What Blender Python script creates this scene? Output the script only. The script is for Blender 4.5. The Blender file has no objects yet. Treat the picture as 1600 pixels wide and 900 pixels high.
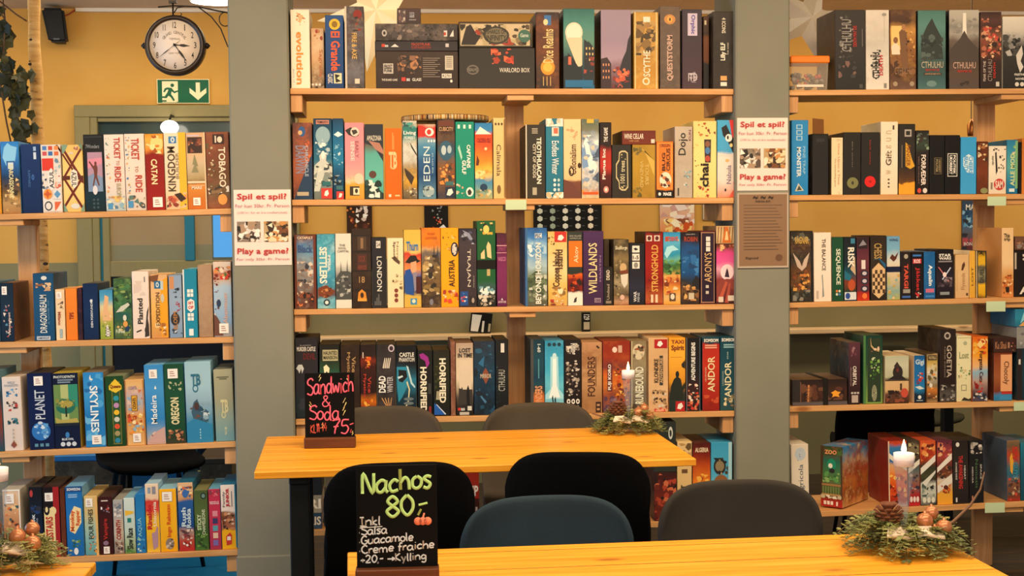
import bpy, bmesh, math, random
from mathutils import Vector, Matrix, Euler
# ------------------------------------------------------------------ camera, world, lights
F = 2200.0
CAM = Vector((0.0, -5.5, 1.49))
sc = bpy.context.scene
COL = sc.collection
cd = bpy.data.cameras.new('camera'); cam = bpy.data.objects.new('camera', cd); COL.objects.link(cam)
cd.sensor_width = 36.0; cd.lens = F / 1600.0 * 36.0; cd.clip_start = 0.05
RM = Matrix.Rotation(math.radians(-5.2), 3, 'Z') @ Matrix.Rotation(math.radians(90 - 2.66), 3, 'X') @ Matrix.Rotation(math.radians(-0.57), 3, 'Z')
cam.matrix_world = Matrix.Translation(CAM) @ RM.to_4x4()
sc.camera = cam
sc.view_settings.view_transform = 'Standard'; sc.view_settings.look = 'None'
sc.view_settings.exposure = 1.0; sc.view_settings.gamma = 1.0; sc.view_settings.use_curve_mapping = False
wd = bpy.data.worlds.new('world'); sc.world = wd; wd.use_nodes = True
wd.node_tree.nodes['Background'].inputs[0].default_value = (0.85, 0.78, 0.7, 1)
wd.node_tree.nodes['Background'].inputs[1].default_value = 0.22
def area(name, loc, size, energy, color, target):
    l = bpy.data.lights.new(name, 'AREA'); l.shape = 'RECTANGLE'; l.size, l.size_y = size; l.energy = energy; l.color = color
    o = bpy.data.objects.new(name, l); COL.objects.link(o); o.location = loc
    o.rotation_euler = (Vector(target) - Vector(loc)).to_track_quat('-Z', 'Y').to_euler()
    return o
WARM = (1.0, 0.80, 0.55)
area('ceiling_light_shelves', (0.5, -1.6, 2.66), (5.2, 0.5), 72, (1.0, 0.76, 0.46), (0.5, -0.5, 0))
area('ceiling_light_tables', (0.8, -3.0, 2.66), (3.2, 1.0), 36, WARM, (0.8, -2.6, 0))
area('added_room_fill', (0.5, -5.6, 2.66), (4.5, 2.0), 52, (1.0, 0.84, 0.64), (0.5, 0.0, 1.1))  # added frontal fill that brightens the shelf fronts, not a room fixture
area('ceiling_light_behind', (0.9, 1.4, 2.66), (8.4, 0.8), 64, (1.0, 0.86, 0.62), (0.9, 1.75, 0))
area('added_cool_fill_left', (-3.6, -1.2, 1.0), (1.6, 1.6), 26, (0.30, 0.62, 1.0), (0.0, -0.2, 0.6))  # added cool fill turning shadows and the left pillar teal; no window there
area('daylight_back_left', (-3.0, 1.2, 0.7), (1.2, 1.0), 7, (0.15, 0.55, 1.0), (-1.0, 1.2, 0.0))
area('ceiling_light_hall', (-1.5, 3.5, 2.66), (1.2, 0.8), 16, (1.0, 0.84, 0.6), (-1.5, 3.9, 0))

def ray(px, py):
    return RM @ Vector(((px - 800) / F, -(py - 450) / F, -1.0))
def at(px, py, Y):                      # point of the vertical plane at depth Y seen at that pixel
    d = ray(px, py); t = (Y - CAM.y) / d.y
    return CAM + d * t
def atz(px, py, z):                     # point of the level plane z seen at that pixel
    d = ray(px, py); t = (z - CAM.z) / d.z
    return CAM + d * t
# ------------------------------------------------------------------ materials
def lin(h):
    if len(h) == 3: h = ''.join(c * 2 for c in h)
    r = [int(h[i:i + 2], 16) / 255 for i in (0, 2, 4)]
    return tuple((c / 12.92 if c <= .04045 else ((c + .055) / 1.055) ** 2.4) for c in r) + (1.0,)
MC = {}
def new_mat(name, rough=.5, spec=.3):
    m = bpy.data.materials.new(name); m.use_nodes = True
    b = m.node_tree.nodes['Principled BSDF']; b.inputs['Roughness'].default_value = rough
    b.inputs['Specular IOR Level'].default_value = spec
    return m, m.node_tree.nodes, m.node_tree.links, b
def flat(h, rough=.5, spec=.3, metal=0.0):
    k = ('flat', h, rough, spec, metal)
    if k not in MC:
        m, N, L, b = new_mat('colour_' + h, rough, spec)
        b.inputs['Metallic'].default_value = metal
        no = N.new('ShaderNodeTexNoise'); no.inputs['Scale'].default_value = 40; no.inputs['Detail'].default_value = 3
        hs = N.new('ShaderNodeHueSaturation'); hs.inputs['Color'].default_value = lin(h)
        mr = N.new('ShaderNodeMapRange'); mr.inputs[3].default_value = .92; mr.inputs[4].default_value = 1.08
        L.new(no.outputs['Fac'], mr.inputs[0]); L.new(mr.outputs[0], hs.inputs['Value']); L.new(hs.outputs[0], b.inputs['Base Color'])
        MC[k] = m
    return MC[k]
def emit(h, s):
    k = ('emit', h, s)
    if k not in MC:
        m, N, L, b = new_mat('glow_' + h)
        b.inputs['Base Color'].default_value = lin(h); b.inputs['Emission Color'].default_value = lin(h); b.inputs['Emission Strength'].default_value = s
        MC[k] = m
    return MC[k]
def glass(h='ffffff', rough=.02, alpha=.25):
    k = ('glass', h, rough, alpha)
    if k not in MC:
        m, N, L, b = new_mat('glass_' + h, rough, .5)
        b.inputs['Base Color'].default_value = lin(h); b.inputs['Alpha'].default_value = alpha
        MC[k] = m
    return MC[k]
def ramp(N, cols, pos, interp='LINEAR'):
    r = N.new('ShaderNodeValToRGB'); r.color_ramp.interpolation = interp
    e = r.color_ramp.elements
    while len(e) < len(cols): e.new(.5)
    for el, c, p in zip(e, cols, pos): el.position = p
    for el, c, p in zip(sorted(e, key=lambda q: q.position), cols, pos): el.color = lin(c)
    return r
def parse(stops):
    s = stops.split(); n = len(s); cols, pos = [], []
    for i, t in enumerate(s):
        c, _, p = t.partition('@')
        cols.append(c); pos.append(float(p) if p else (i / (n - 1) if n > 1 else 0.0))
    if n == 1: cols *= 2; pos = [0.0, 1.0]
    return cols, pos
ARTN = [0]
def art(stops, n=None, warp=.12, rough=.42):      # printed cardboard: a vertical colour ramp, warped, with a mottled second layer
    k = ('art', stops, n, warp)
    if k in MC: return MC[k]
    ARTN[0] += 1
    m, N, L, b = new_mat('printed_card', rough, .2)
    tc = N.new('ShaderNodeTexCoord'); sp = N.new('ShaderNodeSeparateXYZ'); L.new(tc.outputs['Generated'], sp.inputs[0])
    mp = N.new('ShaderNodeMapping'); mp.inputs['Location'].default_value = (ARTN[0] * 3.17 % 50, ARTN[0] * 1.31 % 50, ARTN[0] * .7 % 50)
    L.new(tc.outputs['Object'], mp.inputs['Vector'])
    no = N.new('ShaderNodeTexNoise'); no.inputs['Scale'].default_value = 28; no.inputs['Detail'].default_value = 5
    L.new(mp.outputs[0], no.inputs['Vector'])
    a = N.new('ShaderNodeMath'); a.operation = 'MULTIPLY_ADD'; a.inputs[1].default_value = warp; a.inputs[2].default_value = 1.0 - warp / 2
    L.new(no.outputs['Fac'], a.inputs[0])
    s = N.new('ShaderNodeMath'); s.operation = 'SUBTRACT'; L.new(a.outputs[0], s.inputs[0]); L.new(sp.outputs[2], s.inputs[1])
    cols, pos = parse(stops); r = ramp(N, cols, pos); L.new(s.outputs[0], r.inputs[0])
    out = r.outputs[0]
    if n:
        amt, scale, pal = n; pc = pal.split()
        if len(pc) == 1: pc = pc * 2
        n2 = N.new('ShaderNodeTexNoise'); n2.inputs['Scale'].default_value = scale; n2.inputs['Detail'].default_value = 7; n2.inputs['Roughness'].default_value = .65
        L.new(mp.outputs[0], n2.inputs['Vector'])
        r2 = ramp(N, pc, [.34 + .32 * i / (len(pc) - 1) for i in range(len(pc))]); L.new(n2.outputs['Fac'], r2.inputs[0])
        mp2 = N.new('ShaderNodeMapping'); mp2.inputs['Location'].default_value = (7.3, 2.1, 9.9); L.new(mp.outputs[0], mp2.inputs['Vector'])
        n3 = N.new('ShaderNodeTexNoise'); n3.inputs['Scale'].default_value = scale * .8; n3.inputs['Detail'].default_value = 6; n3.inputs['Roughness'].default_value = .7
        L.new(mp2.outputs[0], n3.inputs['Vector'])
        mr = N.new('ShaderNodeMapRange'); mr.inputs[1].default_value = .44; mr.inputs[2].default_value = .58; mr.inputs[3].default_value = 0; mr.inputs[4].default_value = amt
        L.new(n3.outputs['Fac'], mr.inputs[0])
        mx = N.new('ShaderNodeMix'); mx.data_type = 'RGBA'
        L.new(mr.outputs[0], mx.inputs['Factor']); L.new(out, mx.inputs['A']); L.new(r2.outputs[0], mx.inputs['B']); out = mx.outputs['Result']
    L.new(out, b.inputs['Base Color'])
    MC[k] = m
    return m
def wood(name, c1, c2, c3, axis=0, scale=6.0, rough=.5, planks=0.0, knots=True):
    m, N, L, b = new_mat(name, rough, .3)
    tc = N.new('ShaderNodeTexCoord'); mp = N.new('ShaderNodeMapping'); L.new(tc.outputs['Object'], mp.inputs['Vector'])
    s = [9.0, 9.0, 9.0]; s[axis] = .55; mp.inputs['Scale'].default_value = s
    n1 = N.new('ShaderNodeTexNoise'); n1.inputs['Scale'].default_value = scale; n1.inputs['Detail'].default_value = 6; n1.inputs['Distortion'].default_value = .6
    L.new(mp.outputs[0], n1.inputs['Vector'])
    r = ramp(N, [c1, c2, c3], [.3, .52, .75]); L.new(n1.outputs['Fac'], r.inputs[0]); out = r.outputs[0]
    if knots:
        mp2 = N.new('ShaderNodeMapping'); s2 = [7.0, 7.0, 7.0]; s2[axis] = 2.6; mp2.inputs['Scale'].default_value = s2; L.new(tc.outputs['Object'], mp2.inputs['Vector'])
        v = N.new('ShaderNodeTexVoronoi'); v.inputs['Scale'].default_value = 1.0; L.new(mp2.outputs[0], v.inputs['Vector'])
        mr = N.new('ShaderNodeMapRange'); mr.inputs[1].default_value = .04; mr.inputs[2].default_value = .11; mr.inputs[3].default_value = .75; mr.inputs[4].default_value = 0
        L.new(v.outputs['Distance'], mr.inputs[0])
        mx = N.new('ShaderNodeMix'); mx.data_type = 'RGBA'; mx.inputs['B'].default_value = lin('8a4a16')
        L.new(mr.outputs[0], mx.inputs['Factor']); L.new(out, mx.inputs['A']); out = mx.outputs['Result']
    if planks:
        sp = N.new('ShaderNodeSeparateXYZ'); L.new(tc.outputs['Object'], sp.inputs[0])
        a = N.new('ShaderNodeMath'); a.operation = 'DIVIDE'; a.inputs[1].default_value = planks; L.new(sp.outputs[1], a.inputs[0])
        f = N.new('ShaderNodeMath'); f.operation = 'FRACT'; L.new(a.outputs[0], f.inputs[0])
        g = N.new('ShaderNodeMath'); g.operation = 'LESS_THAN'; g.inputs[1].default_value = .025; L.new(f.outputs[0], g.inputs[0])
        mx = N.new('ShaderNodeMix'); mx.data_type = 'RGBA'; mx.inputs['B'].default_value = lin('7a4413')
        L.new(g.outputs[0], mx.inputs['Factor']); L.new(out, mx.inputs['A']); out = mx.outputs['Result']
    L.new(out, b.inputs['Base Color'])
    return m
def plaster(name, c1, c2, rough=.85, split=None):
    m, N, L, b = new_mat(name, rough, .2)
    tc = N.new('ShaderNodeTexCoord')
    n1 = N.new('ShaderNodeTexNoise'); n1.inputs['Scale'].default_value = 3.5; n1.inputs['Detail'].default_value = 8; L.new(tc.outputs['Object'], n1.inputs['Vector'])
    r = ramp(N, [c1, c2], [.3, .7]); L.new(n1.outputs['Fac'], r.inputs[0]); out = r.outputs[0]
    if split:                                   # a painted dado below height split[0]
        r2 = ramp(N, [split[1], split[2]], [.3, .7]); L.new(n1.outputs['Fac'], r2.inputs[0])
        sp = N.new('ShaderNodeSeparateXYZ'); L.new(tc.outputs['Object'], sp.inputs[0])
        g = N.new('ShaderNodeMath'); g.operation = 'LESS_THAN'; g.inputs[1].default_value = split[0]; L.new(sp.outputs[2], g.inputs[0])
        mx = N.new('ShaderNodeMix'); mx.data_type = 'RGBA'; L.new(g.outputs[0], mx.inputs['Factor']); L.new(out, mx.inputs['A']); L.new(r2.outputs[0], mx.inputs['B']); out = mx.outputs['Result']
    bp = N.new('ShaderNodeBump'); bp.inputs['Strength'].default_value = .15
    n2 = N.new('ShaderNodeTexNoise'); n2.inputs['Scale'].default_value = 90; L.new(tc.outputs['Object'], n2.inputs['Vector']); L.new(n2.outputs['Fac'], bp.inputs['Height'])
    L.new(bp.outputs[0], b.inputs['Normal']); L.new(out, b.inputs['Base Color'])
    return m
# ------------------------------------------------------------------ objects and mesh helpers
def tag(o, label=None, cat=None, group=None, kind=None):
    if label: o['label'] = label
    if cat: o['category'] = cat
    if group: o['group'] = group
    if kind: o['kind'] = kind
    return o
def thing(name, label, cat, loc=(0, 0, 0), rz=0.0, group=None):
    o = bpy.data.objects.new(name, None); COL.objects.link(o); o.empty_display_size = .05
    o.location = loc; o.rotation_euler = (0, 0, rz)
    return tag(o, label, cat, group)
def link(name, bm, mats, parent=None, smooth=False):
    me = bpy.data.meshes.new(name); bm.to_mesh(me); bm.free()
    if not isinstance(mats, (list, tuple)): mats = [mats]
    for m in mats: me.materials.append(m)
    if smooth:
        for p in me.polygons: p.use_smooth = True
    o = bpy.data.objects.new(name, me); COL.objects.link(o)
    if parent: o.parent = parent
    return o
def struct(name, bm, mats):
    o = link(name, bm, mats); o['kind'] = 'structure'; return o
def box(bm, x0, x1, y0, y1, z0, z1, bev=0.0, mi=0):
    r = bmesh.ops.create_cube(bm, size=1.0); vs = r['verts']
    for v in vs:
        v.co = Vector(((x0 + x1) / 2 + v.co.x * (x1 - x0), (y0 + y1) / 2 + v.co.y * (y1 - y0), (z0 + z1) / 2 + v.co.z * (z1 - z0)))
    fs = set(f for v in vs for f in v.link_faces)
    for f in fs: f.material_index = mi
    if bev:
        es = set(e for v in vs for e in v.link_edges)
        g = bmesh.ops.bevel(bm, geom=list(es), offset=bev, segments=1, affect='EDGES')
        for f in g['faces']: f.material_index = mi
    return vs
def nbox(*a, **k):
    bm = bmesh.new(); box(bm, *a, **k); return bm
def tube(bm, pts, rad, seg=8, mi=0, cap=True):
    pts = [Vector(p) for p in pts]; n = len(pts)
    rads = rad if isinstance(rad, (list, tuple)) else [rad] * n
    rings = []; up = None
    for i, p in enumerate(pts):
        t = (pts[min(i + 1, n - 1)] - pts[max(i - 1, 0)]).normalized()
        if up is None:
            up = Vector((0, 0, 1)) if abs(t.z) < .9 else Vector((1, 0, 0))
        s = t.cross(up)
        if s.length < 1e-5: s = t.orthogonal()
        s.normalize(); u = s.cross(t).normalized(); up = u
        rings.append([bm.verts.new(p + (s * math.cos(2 * math.pi * k / seg) + u * math.sin(2 * math.pi * k / seg)) * rads[i]) for k in range(seg)])
    for a, b in zip(rings, rings[1:]):
        for k in range(seg):
            f = bm.faces.new((a[k], a[(k + 1) % seg], b[(k + 1) % seg], b[k])); f.material_index = mi; f.smooth = True
    if cap:
        for rg in (rings[0], rings[-1]):
            try: f = bm.faces.new(rg); f.material_index = mi
            except ValueError: pass
def lathe(bm, prof, seg=32, mi=0, axis='Z', c=(0, 0, 0)):
    rings = []
    for r, z in prof:
        ring = []
        for k in range(seg):
            a = 2 * math.pi * k / seg
            p = Vector((r * math.cos(a), r * math.sin(a), z)) if axis == 'Z' else Vector((r * math.cos(a), -z, r * math.sin(a)))
            ring.append(bm.verts.new(p + Vector(c)))
        rings.append(ring)
    for a, b in zip(rings, rings[1:]):
        for k in range(seg):
            f = bm.faces.new((a[k], a[(k + 1) % seg], b[(k + 1) % seg], b[k])); f.material_index = mi; f.smooth = True
    for rg in (rings[0], rings[-1]):
        f = bm.faces.new(rg); f.material_index = mi
def fixn(bm):
    bmesh.ops.recalc_face_normals(bm, faces=bm.faces); return bm
def sphere(bm, c, r, u=16, v=10, mi=0, sc3=(1, 1, 1)):
    g = bmesh.ops.create_uvsphere(bm, u_segments=u, v_segments=v, radius=r)
    for w in g['verts']: w.co = Vector((w.co.x * sc3[0], w.co.y * sc3[1], w.co.z * sc3[2])) + Vector(c)
    for f in set(f for w in g['verts'] for f in w.link_faces): f.material_index = mi; f.smooth = True
# lettering
TX = {}
def text_shape(txt, bold=0.0):
    k = (txt, bold)
    if k not in TX:
        cu = bpy.data.curves.new('lettering', 'FONT'); cu.body = txt; cu.resolution_u = 2; cu.offset = bold; cu.fill_mode = 'FRONT'
        to = bpy.data.objects.new('lettering', cu); COL.objects.link(to)
        bpy.context.view_layer.update()
        me = bpy.data.meshes.new_from_object(to.evaluated_get(bpy.context.evaluated_depsgraph_get()))
        vs = [(v.co.x, v.co.y) for v in me.vertices]; fs = [tuple(p.vertices) for p in me.polygons]
        bpy.data.objects.remove(to); bpy.data.curves.remove(cu); bpy.data.meshes.remove(me)
        x0 = min(v[0] for v in vs); x1 = max(v[0] for v in vs); y0 = min(v[1] for v in vs); y1 = max(v[1] for v in vs)
        w = max(x1 - x0, 1e-4); h = max(y1 - y0, 1e-4)
        TX[k] = ([((x - x0) / w, (y - y0) / h) for x, y in vs], fs)
    return TX[k]
def text_mesh(bm, txt, X0, X1, Z0, Z1, y, way='h', bold=.012, mi=0, shear=0.0):
    vs, fs = text_shape(txt, bold); out = []
    for a, b in vs:
        a2 = a
        if way == 'h': x, z = a2 + shear * (b - .5), b
        elif way == 'u': x, z = 1 - b, a2             # reads upwards
        else: x, z = b, 1 - a2                        # reads downwards
        out.append(bm.verts.new((X0 + x * (X1 - X0), y, Z0 + z * (Z1 - Z0))))
    for f in fs:
        try: q = bm.faces.new([out[i] for i in f]); q.material_index = mi
        except ValueError: pass
    for f in bm.faces:
        f.normal_update()
        if f.normal.y > 0.5 and f.material_index == mi: f.normal_flip()
# printed elements on a panel; u,v run 0..1 from the top left corner
def R(u0, v0, u1, v1, c): return ('R', u0, v0, u1, v1, c)
def E(u0, v0, u1, v1, c): return ('E', u0, v0, u1, v1, c)
def P(c, *uv): return ('P', c, uv)
def T(u0, v0, u1, v1, txt, way, c, bold=.015): return ('T', u0, v0, u1, v1, txt, way, c, bold)
def S(u0, v0, u1, v1): return ('S', u0, v0, u1, v1)
def X(u0, v0, u1, v1, n, cols, size=.22): return ('X', u0, v0, u1, v1, n, cols, size)
def B(v0, v1, c): return ('R', -.012, v0, 1.012, v1, c)     # an elastic band round the box
def decorate(bm, mats, els, w, h, yf, rnd, step=.00010):
    """adds the printed shapes to bm (front plane y=yf, x from -w/2, z from 0); returns lettering and stickers for child parts"""
    kids = []; off = [0.0002]
    def mi(c):
        m = flat(c)
        if m not in mats: mats.append(m)
        return mats.index(m)
    def pt(u, v): return (-w / 2 + u * w, yf - off[0], h - v * h)
    def poly(uv, c):
        vs = [bm.verts.new(pt(u, v)) for u, v in uv]
        f = bm.faces.new(vs); f.normal_update()
        if f.normal.y > 0: f.normal_flip()
        f.material_index = mi(c)
    for e in els:
        off[0] += step
        k = e[0]
        if k == 'R':
            _, a, b, c_, d, c = e; poly([(a, b), (c_, b), (c_, d), (a, d)], c)
        elif k == 'E':
            _, a, b, c_, d, c = e
            poly([((a + c_) / 2 + (c_ - a) / 2 * math.cos(t * math.pi / 12), (b + d) / 2 + (d - b) / 2 * math.sin(t * math.pi / 12)) for t in range(24)], c)
        elif k == 'P':
            uv = e[2]; poly([(uv[i], uv[i + 1]) for i in range(0, len(uv), 2)], e[1])
        elif k == 'X':
            _, a, b, c_, d, n, cols, size = e; cs = cols.split()
            for i in range(n):
                off[0] += .00003
                cu, cv = rnd.uniform(a, c_), rnd.uniform(b, d); r = 1.6 * size * rnd.uniform(.35, 1.0) * (c_ - a) ; rv = r * w / h * rnd.uniform(.5, 1.3)
                m = rnd.choice((3, 4, 5, 6, 7)); ph = rnd.uniform(0, 6.28)
                uv = []
                for j in range(m):
                    q = rnd.uniform(.55, 1.0)
                    uv.append((min(max(cu + r * q * math.cos(ph + 6.283 * j / m), a), c_), min(max(cv + rv * q * math.sin(ph + 6.283 * j / m), b), d)))
                try: poly(uv, cs[i % len(cs)])
                except ValueError: pass
        else: kids.append((e, off[0]))
    off[0] += .0002
    return kids, off[0]
def add_kids(parent, kids, top, w, h, yf):
    n = 0
    for e, o in kids:
        y = yf - top - .0002 - n * .00005; n += 1
        if e[0] == 'T':
            _, a, b, c_, d, txt, way, c, bold = e
            bm = bmesh.new(); text_mesh(bm, txt, -w / 2 + a * w, -w / 2 + c_ * w, h - d * h, h - b * h, y, way, bold)
            link('title' if (d - b) * (c_ - a) > .03 else 'lettering', bm, flat(c), parent)
        else:
            _, a, b, c_, d = e
            bm = bmesh.new()
            x0, x1, z0, z1 = -w / 2 + a * w, -w / 2 + c_ * w, h - d * h, h - b * h
            box(bm, x0, x1, y - .0004, y + .0004, z0, z1)
            dx, dz = (x1 - x0), (z1 - z0)
            for q in (.22, .45, .65): 
                vs = [bm.verts.new(p) for p in ((x0 + dx * .2, y - .0006, z0 + dz * q), (x0 + dx * (.8 - q * .3), y - .0006, z0 + dz * q), (x0 + dx * (.8 - q * .3), y - .0006, z0 + dz * (q + .1)), (x0 + dx * .2, y - .0006, z0 + dz * (q + .1)))]
                f = bm.faces.new(vs); f.material_index = 1
            s = link('price_sticker', bm, [flat('f4ece2'), flat('b08a80')], parent)
            s['label'] = 'small white price sticker'
# ------------------------------------------------------------------ the room
WALL_Y = 2.5; CEIL = 2.69
wz = at(60, 411, WALL_Y).z
M_wall = plaster('painted_wall', 'cb9748', 'd2a052', split=(wz, '7f7654', '877e5b'))
M_ceil = plaster('ceiling_paint', 'dcc6a6', 'e4d0b2')
M_pillar = plaster('grey_green_paint', '828173', '8a887a')
M_floor = wood('dark_floor_boards', '2a2320', '3a302a', '4a3c32', axis=0, planks=.16, knots=False, rough=.45)
M_pine = wood('pale_pine', 'c48d55', 'd39c63', 'dfae78', axis=0)
M_pinev = wood('pale_pine_upright', 'c08a58', 'cf9a68', 'dcab7c', axis=2)
M_olive = flat('877a50', .6)
FY = 4.8
DX0 = at(146, 300, WALL_Y).x; DX1 = at(445, 300, WALL_Y).x; DZ = at(150, 183, WALL_Y - .06).z
struct('floor', nbox(-6, 7, -8.5, FY, -.06, 0), M_floor)
struct('ceiling', nbox(-6, 7, -8.5, FY, CEIL, CEIL + .06), M_ceil)
bm = bmesh.new()
box(bm, -6, DX0, WALL_Y, WALL_Y + .1, 0, CEIL); box(bm, DX1, 7, WALL_Y, WALL_Y + .1, 0, CEIL); box(bm, DX0, DX1, WALL_Y, WALL_Y + .1, DZ, CEIL)
struct('wall_back', bm, M_wall)
hz = at(220, 383, FY - .1).z
struct('wall_hall', nbox(-6, 7, FY - .1, FY, 0, CEIL), plaster('hall_wall', 'b8935c', 'c09c64', split=(hz, '8a8460', '928c68')))
bm = bmesh.new(); box(bm, DX0 - 1.2, DX0 - 1.1, WALL_Y + .1, FY - .1, 0, CEIL); box(bm, DX1 + .5, DX1 + .6, WALL_Y + .1, FY - .1, 0, CEIL)
struct('wall_hall_side', bm, M_wall)
# the two grey-green pillars run from floor to ceiling
for i, (a, b, nm) in enumerate(((363.5, 457, 'wall_pillar'), (1150.5, 1234.5, 'wall_pillar'))):
    x0 = at(a, 450, -.03).x; x1 = at(b, 450, -.03).x
    bm = nbox(x0, x1, -.03, .33, 0, CEIL, bev=.006)
    zb = at(410, 866, -.03).z
    box(bm, x0 - .004, x1 + .004, -.042, .334, 0, zb - .004, bev=.004)
    o = struct(nm, bm, M_pillar)
PIL = [at(363.5, 450, -.03).x, at(457, 450, -.03).x, at(1150.5, 450, -.03).x, at(1234.5, 450, -.03).x]
# white cable duct along the ceiling, wooden ledge along the back wall
a = at(119, 13, WALL_Y); b = at(1700, 13, WALL_Y)
struct('trim_1', nbox(a.x, b.x, WALL_Y - .03, WALL_Y, a.z - .022, a.z + .012, bev=.003), flat('e8dccb'))
a = at(485, 527, WALL_Y - .12)
struct('trim_2', nbox(a.x, 4.2, WALL_Y - .14, WALL_Y, a.z - .03, a.z, bev=.004), wood('ledge_pine', 'd8b080', 'e4c090', 'ecca9c'))
# glazed door behind the left shelves, seen through to a hall
def door():
    f0 = at(122, 300, WALL_Y).x; i0 = DX0; f1 = DX1 + (i0 - f0)
    zt = at(150, 164, WALL_Y - .06).z; zi = DZ
    bm = bmesh.new()
    box(bm, f0, i0, WALL_Y - .06, WALL_Y - .0005, 0, zi, bev=.004)
    box(bm, DX1, f1, WALL_Y - .06, WALL_Y - .0005, 0, zi, bev=.004)
    box(bm, f0, f1, WALL_Y - .06, WALL_Y - .0005, zi, zt, bev=.004)
    d = struct('door_1', bm, M_olive)
    Y0, Y1 = WALL_Y - .045, WALL_Y - .005
    s0 = at(157, 300, WALL_Y).x; s1 = at(161, 300, WALL_Y).x; s2 = at(172, 300, WALL_Y).x; m0 = at(289, 300, WALL_Y).x; m1 = at(304, 300, WALL_Y).x
    zl = at(200, 408, WALL_Y).z; zl2 = at(200, 432, WALL_Y).z; ztr = at(200, 322, WALL_Y).z; M2 = flat('85784e', .6)
    bm = bmesh.new()
    box(bm, i0, s0, Y0 - .01, Y1, 0, zi, bev=.003)
    box(bm, s1, s2, Y0, Y1, 0, ztr, bev=.003)
    box(bm, s1, DX1, Y0, Y1, 0, .12, bev=.003); box(bm, DX1 - .06, DX1, Y0, Y1, .12, ztr, bev=.003)
    box(bm, s2, DX1 - .06, Y0, Y1, zl2, zl, bev=.003)
    box(bm, s0, DX1, Y0, Y1, ztr - .02, ztr + .05, bev=.003); box(bm, s0, DX1, Y0, Y1, zi - .025, zi, bev=.003)
    link('door_leaf', bm, M2, d)
    teal = flat('1c6a7e', .5)
    link('door_edge_strip', nbox(s0, s1, Y0 + .005, Y1, 0, ztr), teal, d)
    link('door_stile', nbox(m0, m1, Y0 - .004, Y1, zl, ztr - .02, bev=.002), teal, d)
    m, N, L, b2 = new_mat('dark_glass', .12, .5)
    tc = N.new('ShaderNodeTexCoord'); no = N.new('ShaderNodeTexNoise'); no.inputs['Scale'].default_value = 2.2
    L.new(tc.outputs['Object'], no.inputs['Vector']); r = ramp(N, ['16282c', '2c3c3c', '3a4844'], [.3, .5, .7]); L.new(no.outputs['Fac'], r.inputs[0]); L.new(r.outputs[0], b2.inputs['Base Color'])
    link('transom_pane', nbox(s0, DX1, WALL_Y - .02, WALL_Y - .01, ztr + .05, zi - .025), m, d)
    link('door_pane', nbox(s2, DX1 - .06, WALL_Y - .024, WALL_Y - .018, zl, ztr - .02), glass('b8c4b0', .05, .12), d)
    link('door_panel', nbox(s2, DX1 - .06, WALL_Y - .03, WALL_Y - .012, .12, zl2), flat('0a0f16', .35), d)
door()
# ------------------------------------------------------------------ the three shelving units
ROWS = {  # top front edge of each board: two pixels, thickness in pixels
    'C1': ((458, 138), (1147, 139), 9), 'C2': ((460, 312), (1150, 309), 9), 'C3': ((462, 483.5), (1150, 475), 8.5), 'C4': ((462, 655), (1150, 642), 9), 'C5': ((464, 829), (1150, 812), 9),
    'L2': ((-60, 336), (364, 325.5), 9), 'L3': ((-60, 536), (366, 526.5), 9), 'L4': ((-60, 709), (368, 689.5), 9), 'L5': ((-60, 878), (370, 858.5), 9),
    'R1': ((1236, 141), (1690, 137.5), 8.5), 'R2': ((1236, 305), (1690, 302.5), 8.5), 'R3': ((1237, 473), (1690, 462), 8.5), 'R4': ((1237, 635), (1690, 624), 9), 'R5': ((1238, 801), (1690, 779), 9)}
ORD = {'1': 'top', '2': 'second', '3': 'third', '4': 'fourth', '5': 'bottom'}
def rowname(r):
    if r[0] == 'L': return {'2': 'top', '3': 'second', '4': 'third', '5': 'bottom'}[r[1]] + ' shelf, left unit'
    return ORD[r[1]] + ' shelf, ' + {'C': 'middle', 'R': 'right'}[r[0]] + ' unit'
LINE = {}
for k, (p, q, t) in ROWS.items():
    A = at(p[0], p[1], 0.0); C2_ = at(q[0], q[1], 0.0)
    LINE[k] = (A.x, A.z, C2_.x, C2_.z)
def zrow(r, x):
    a, b, c, d = LINE[r]; return b + (d - b) * (x - a) / (c - a)
def tiltrow(r):
    a, b, c, d = LINE[r]; return math.atan2(d - b, c - a)
UNIT = {}
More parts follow.
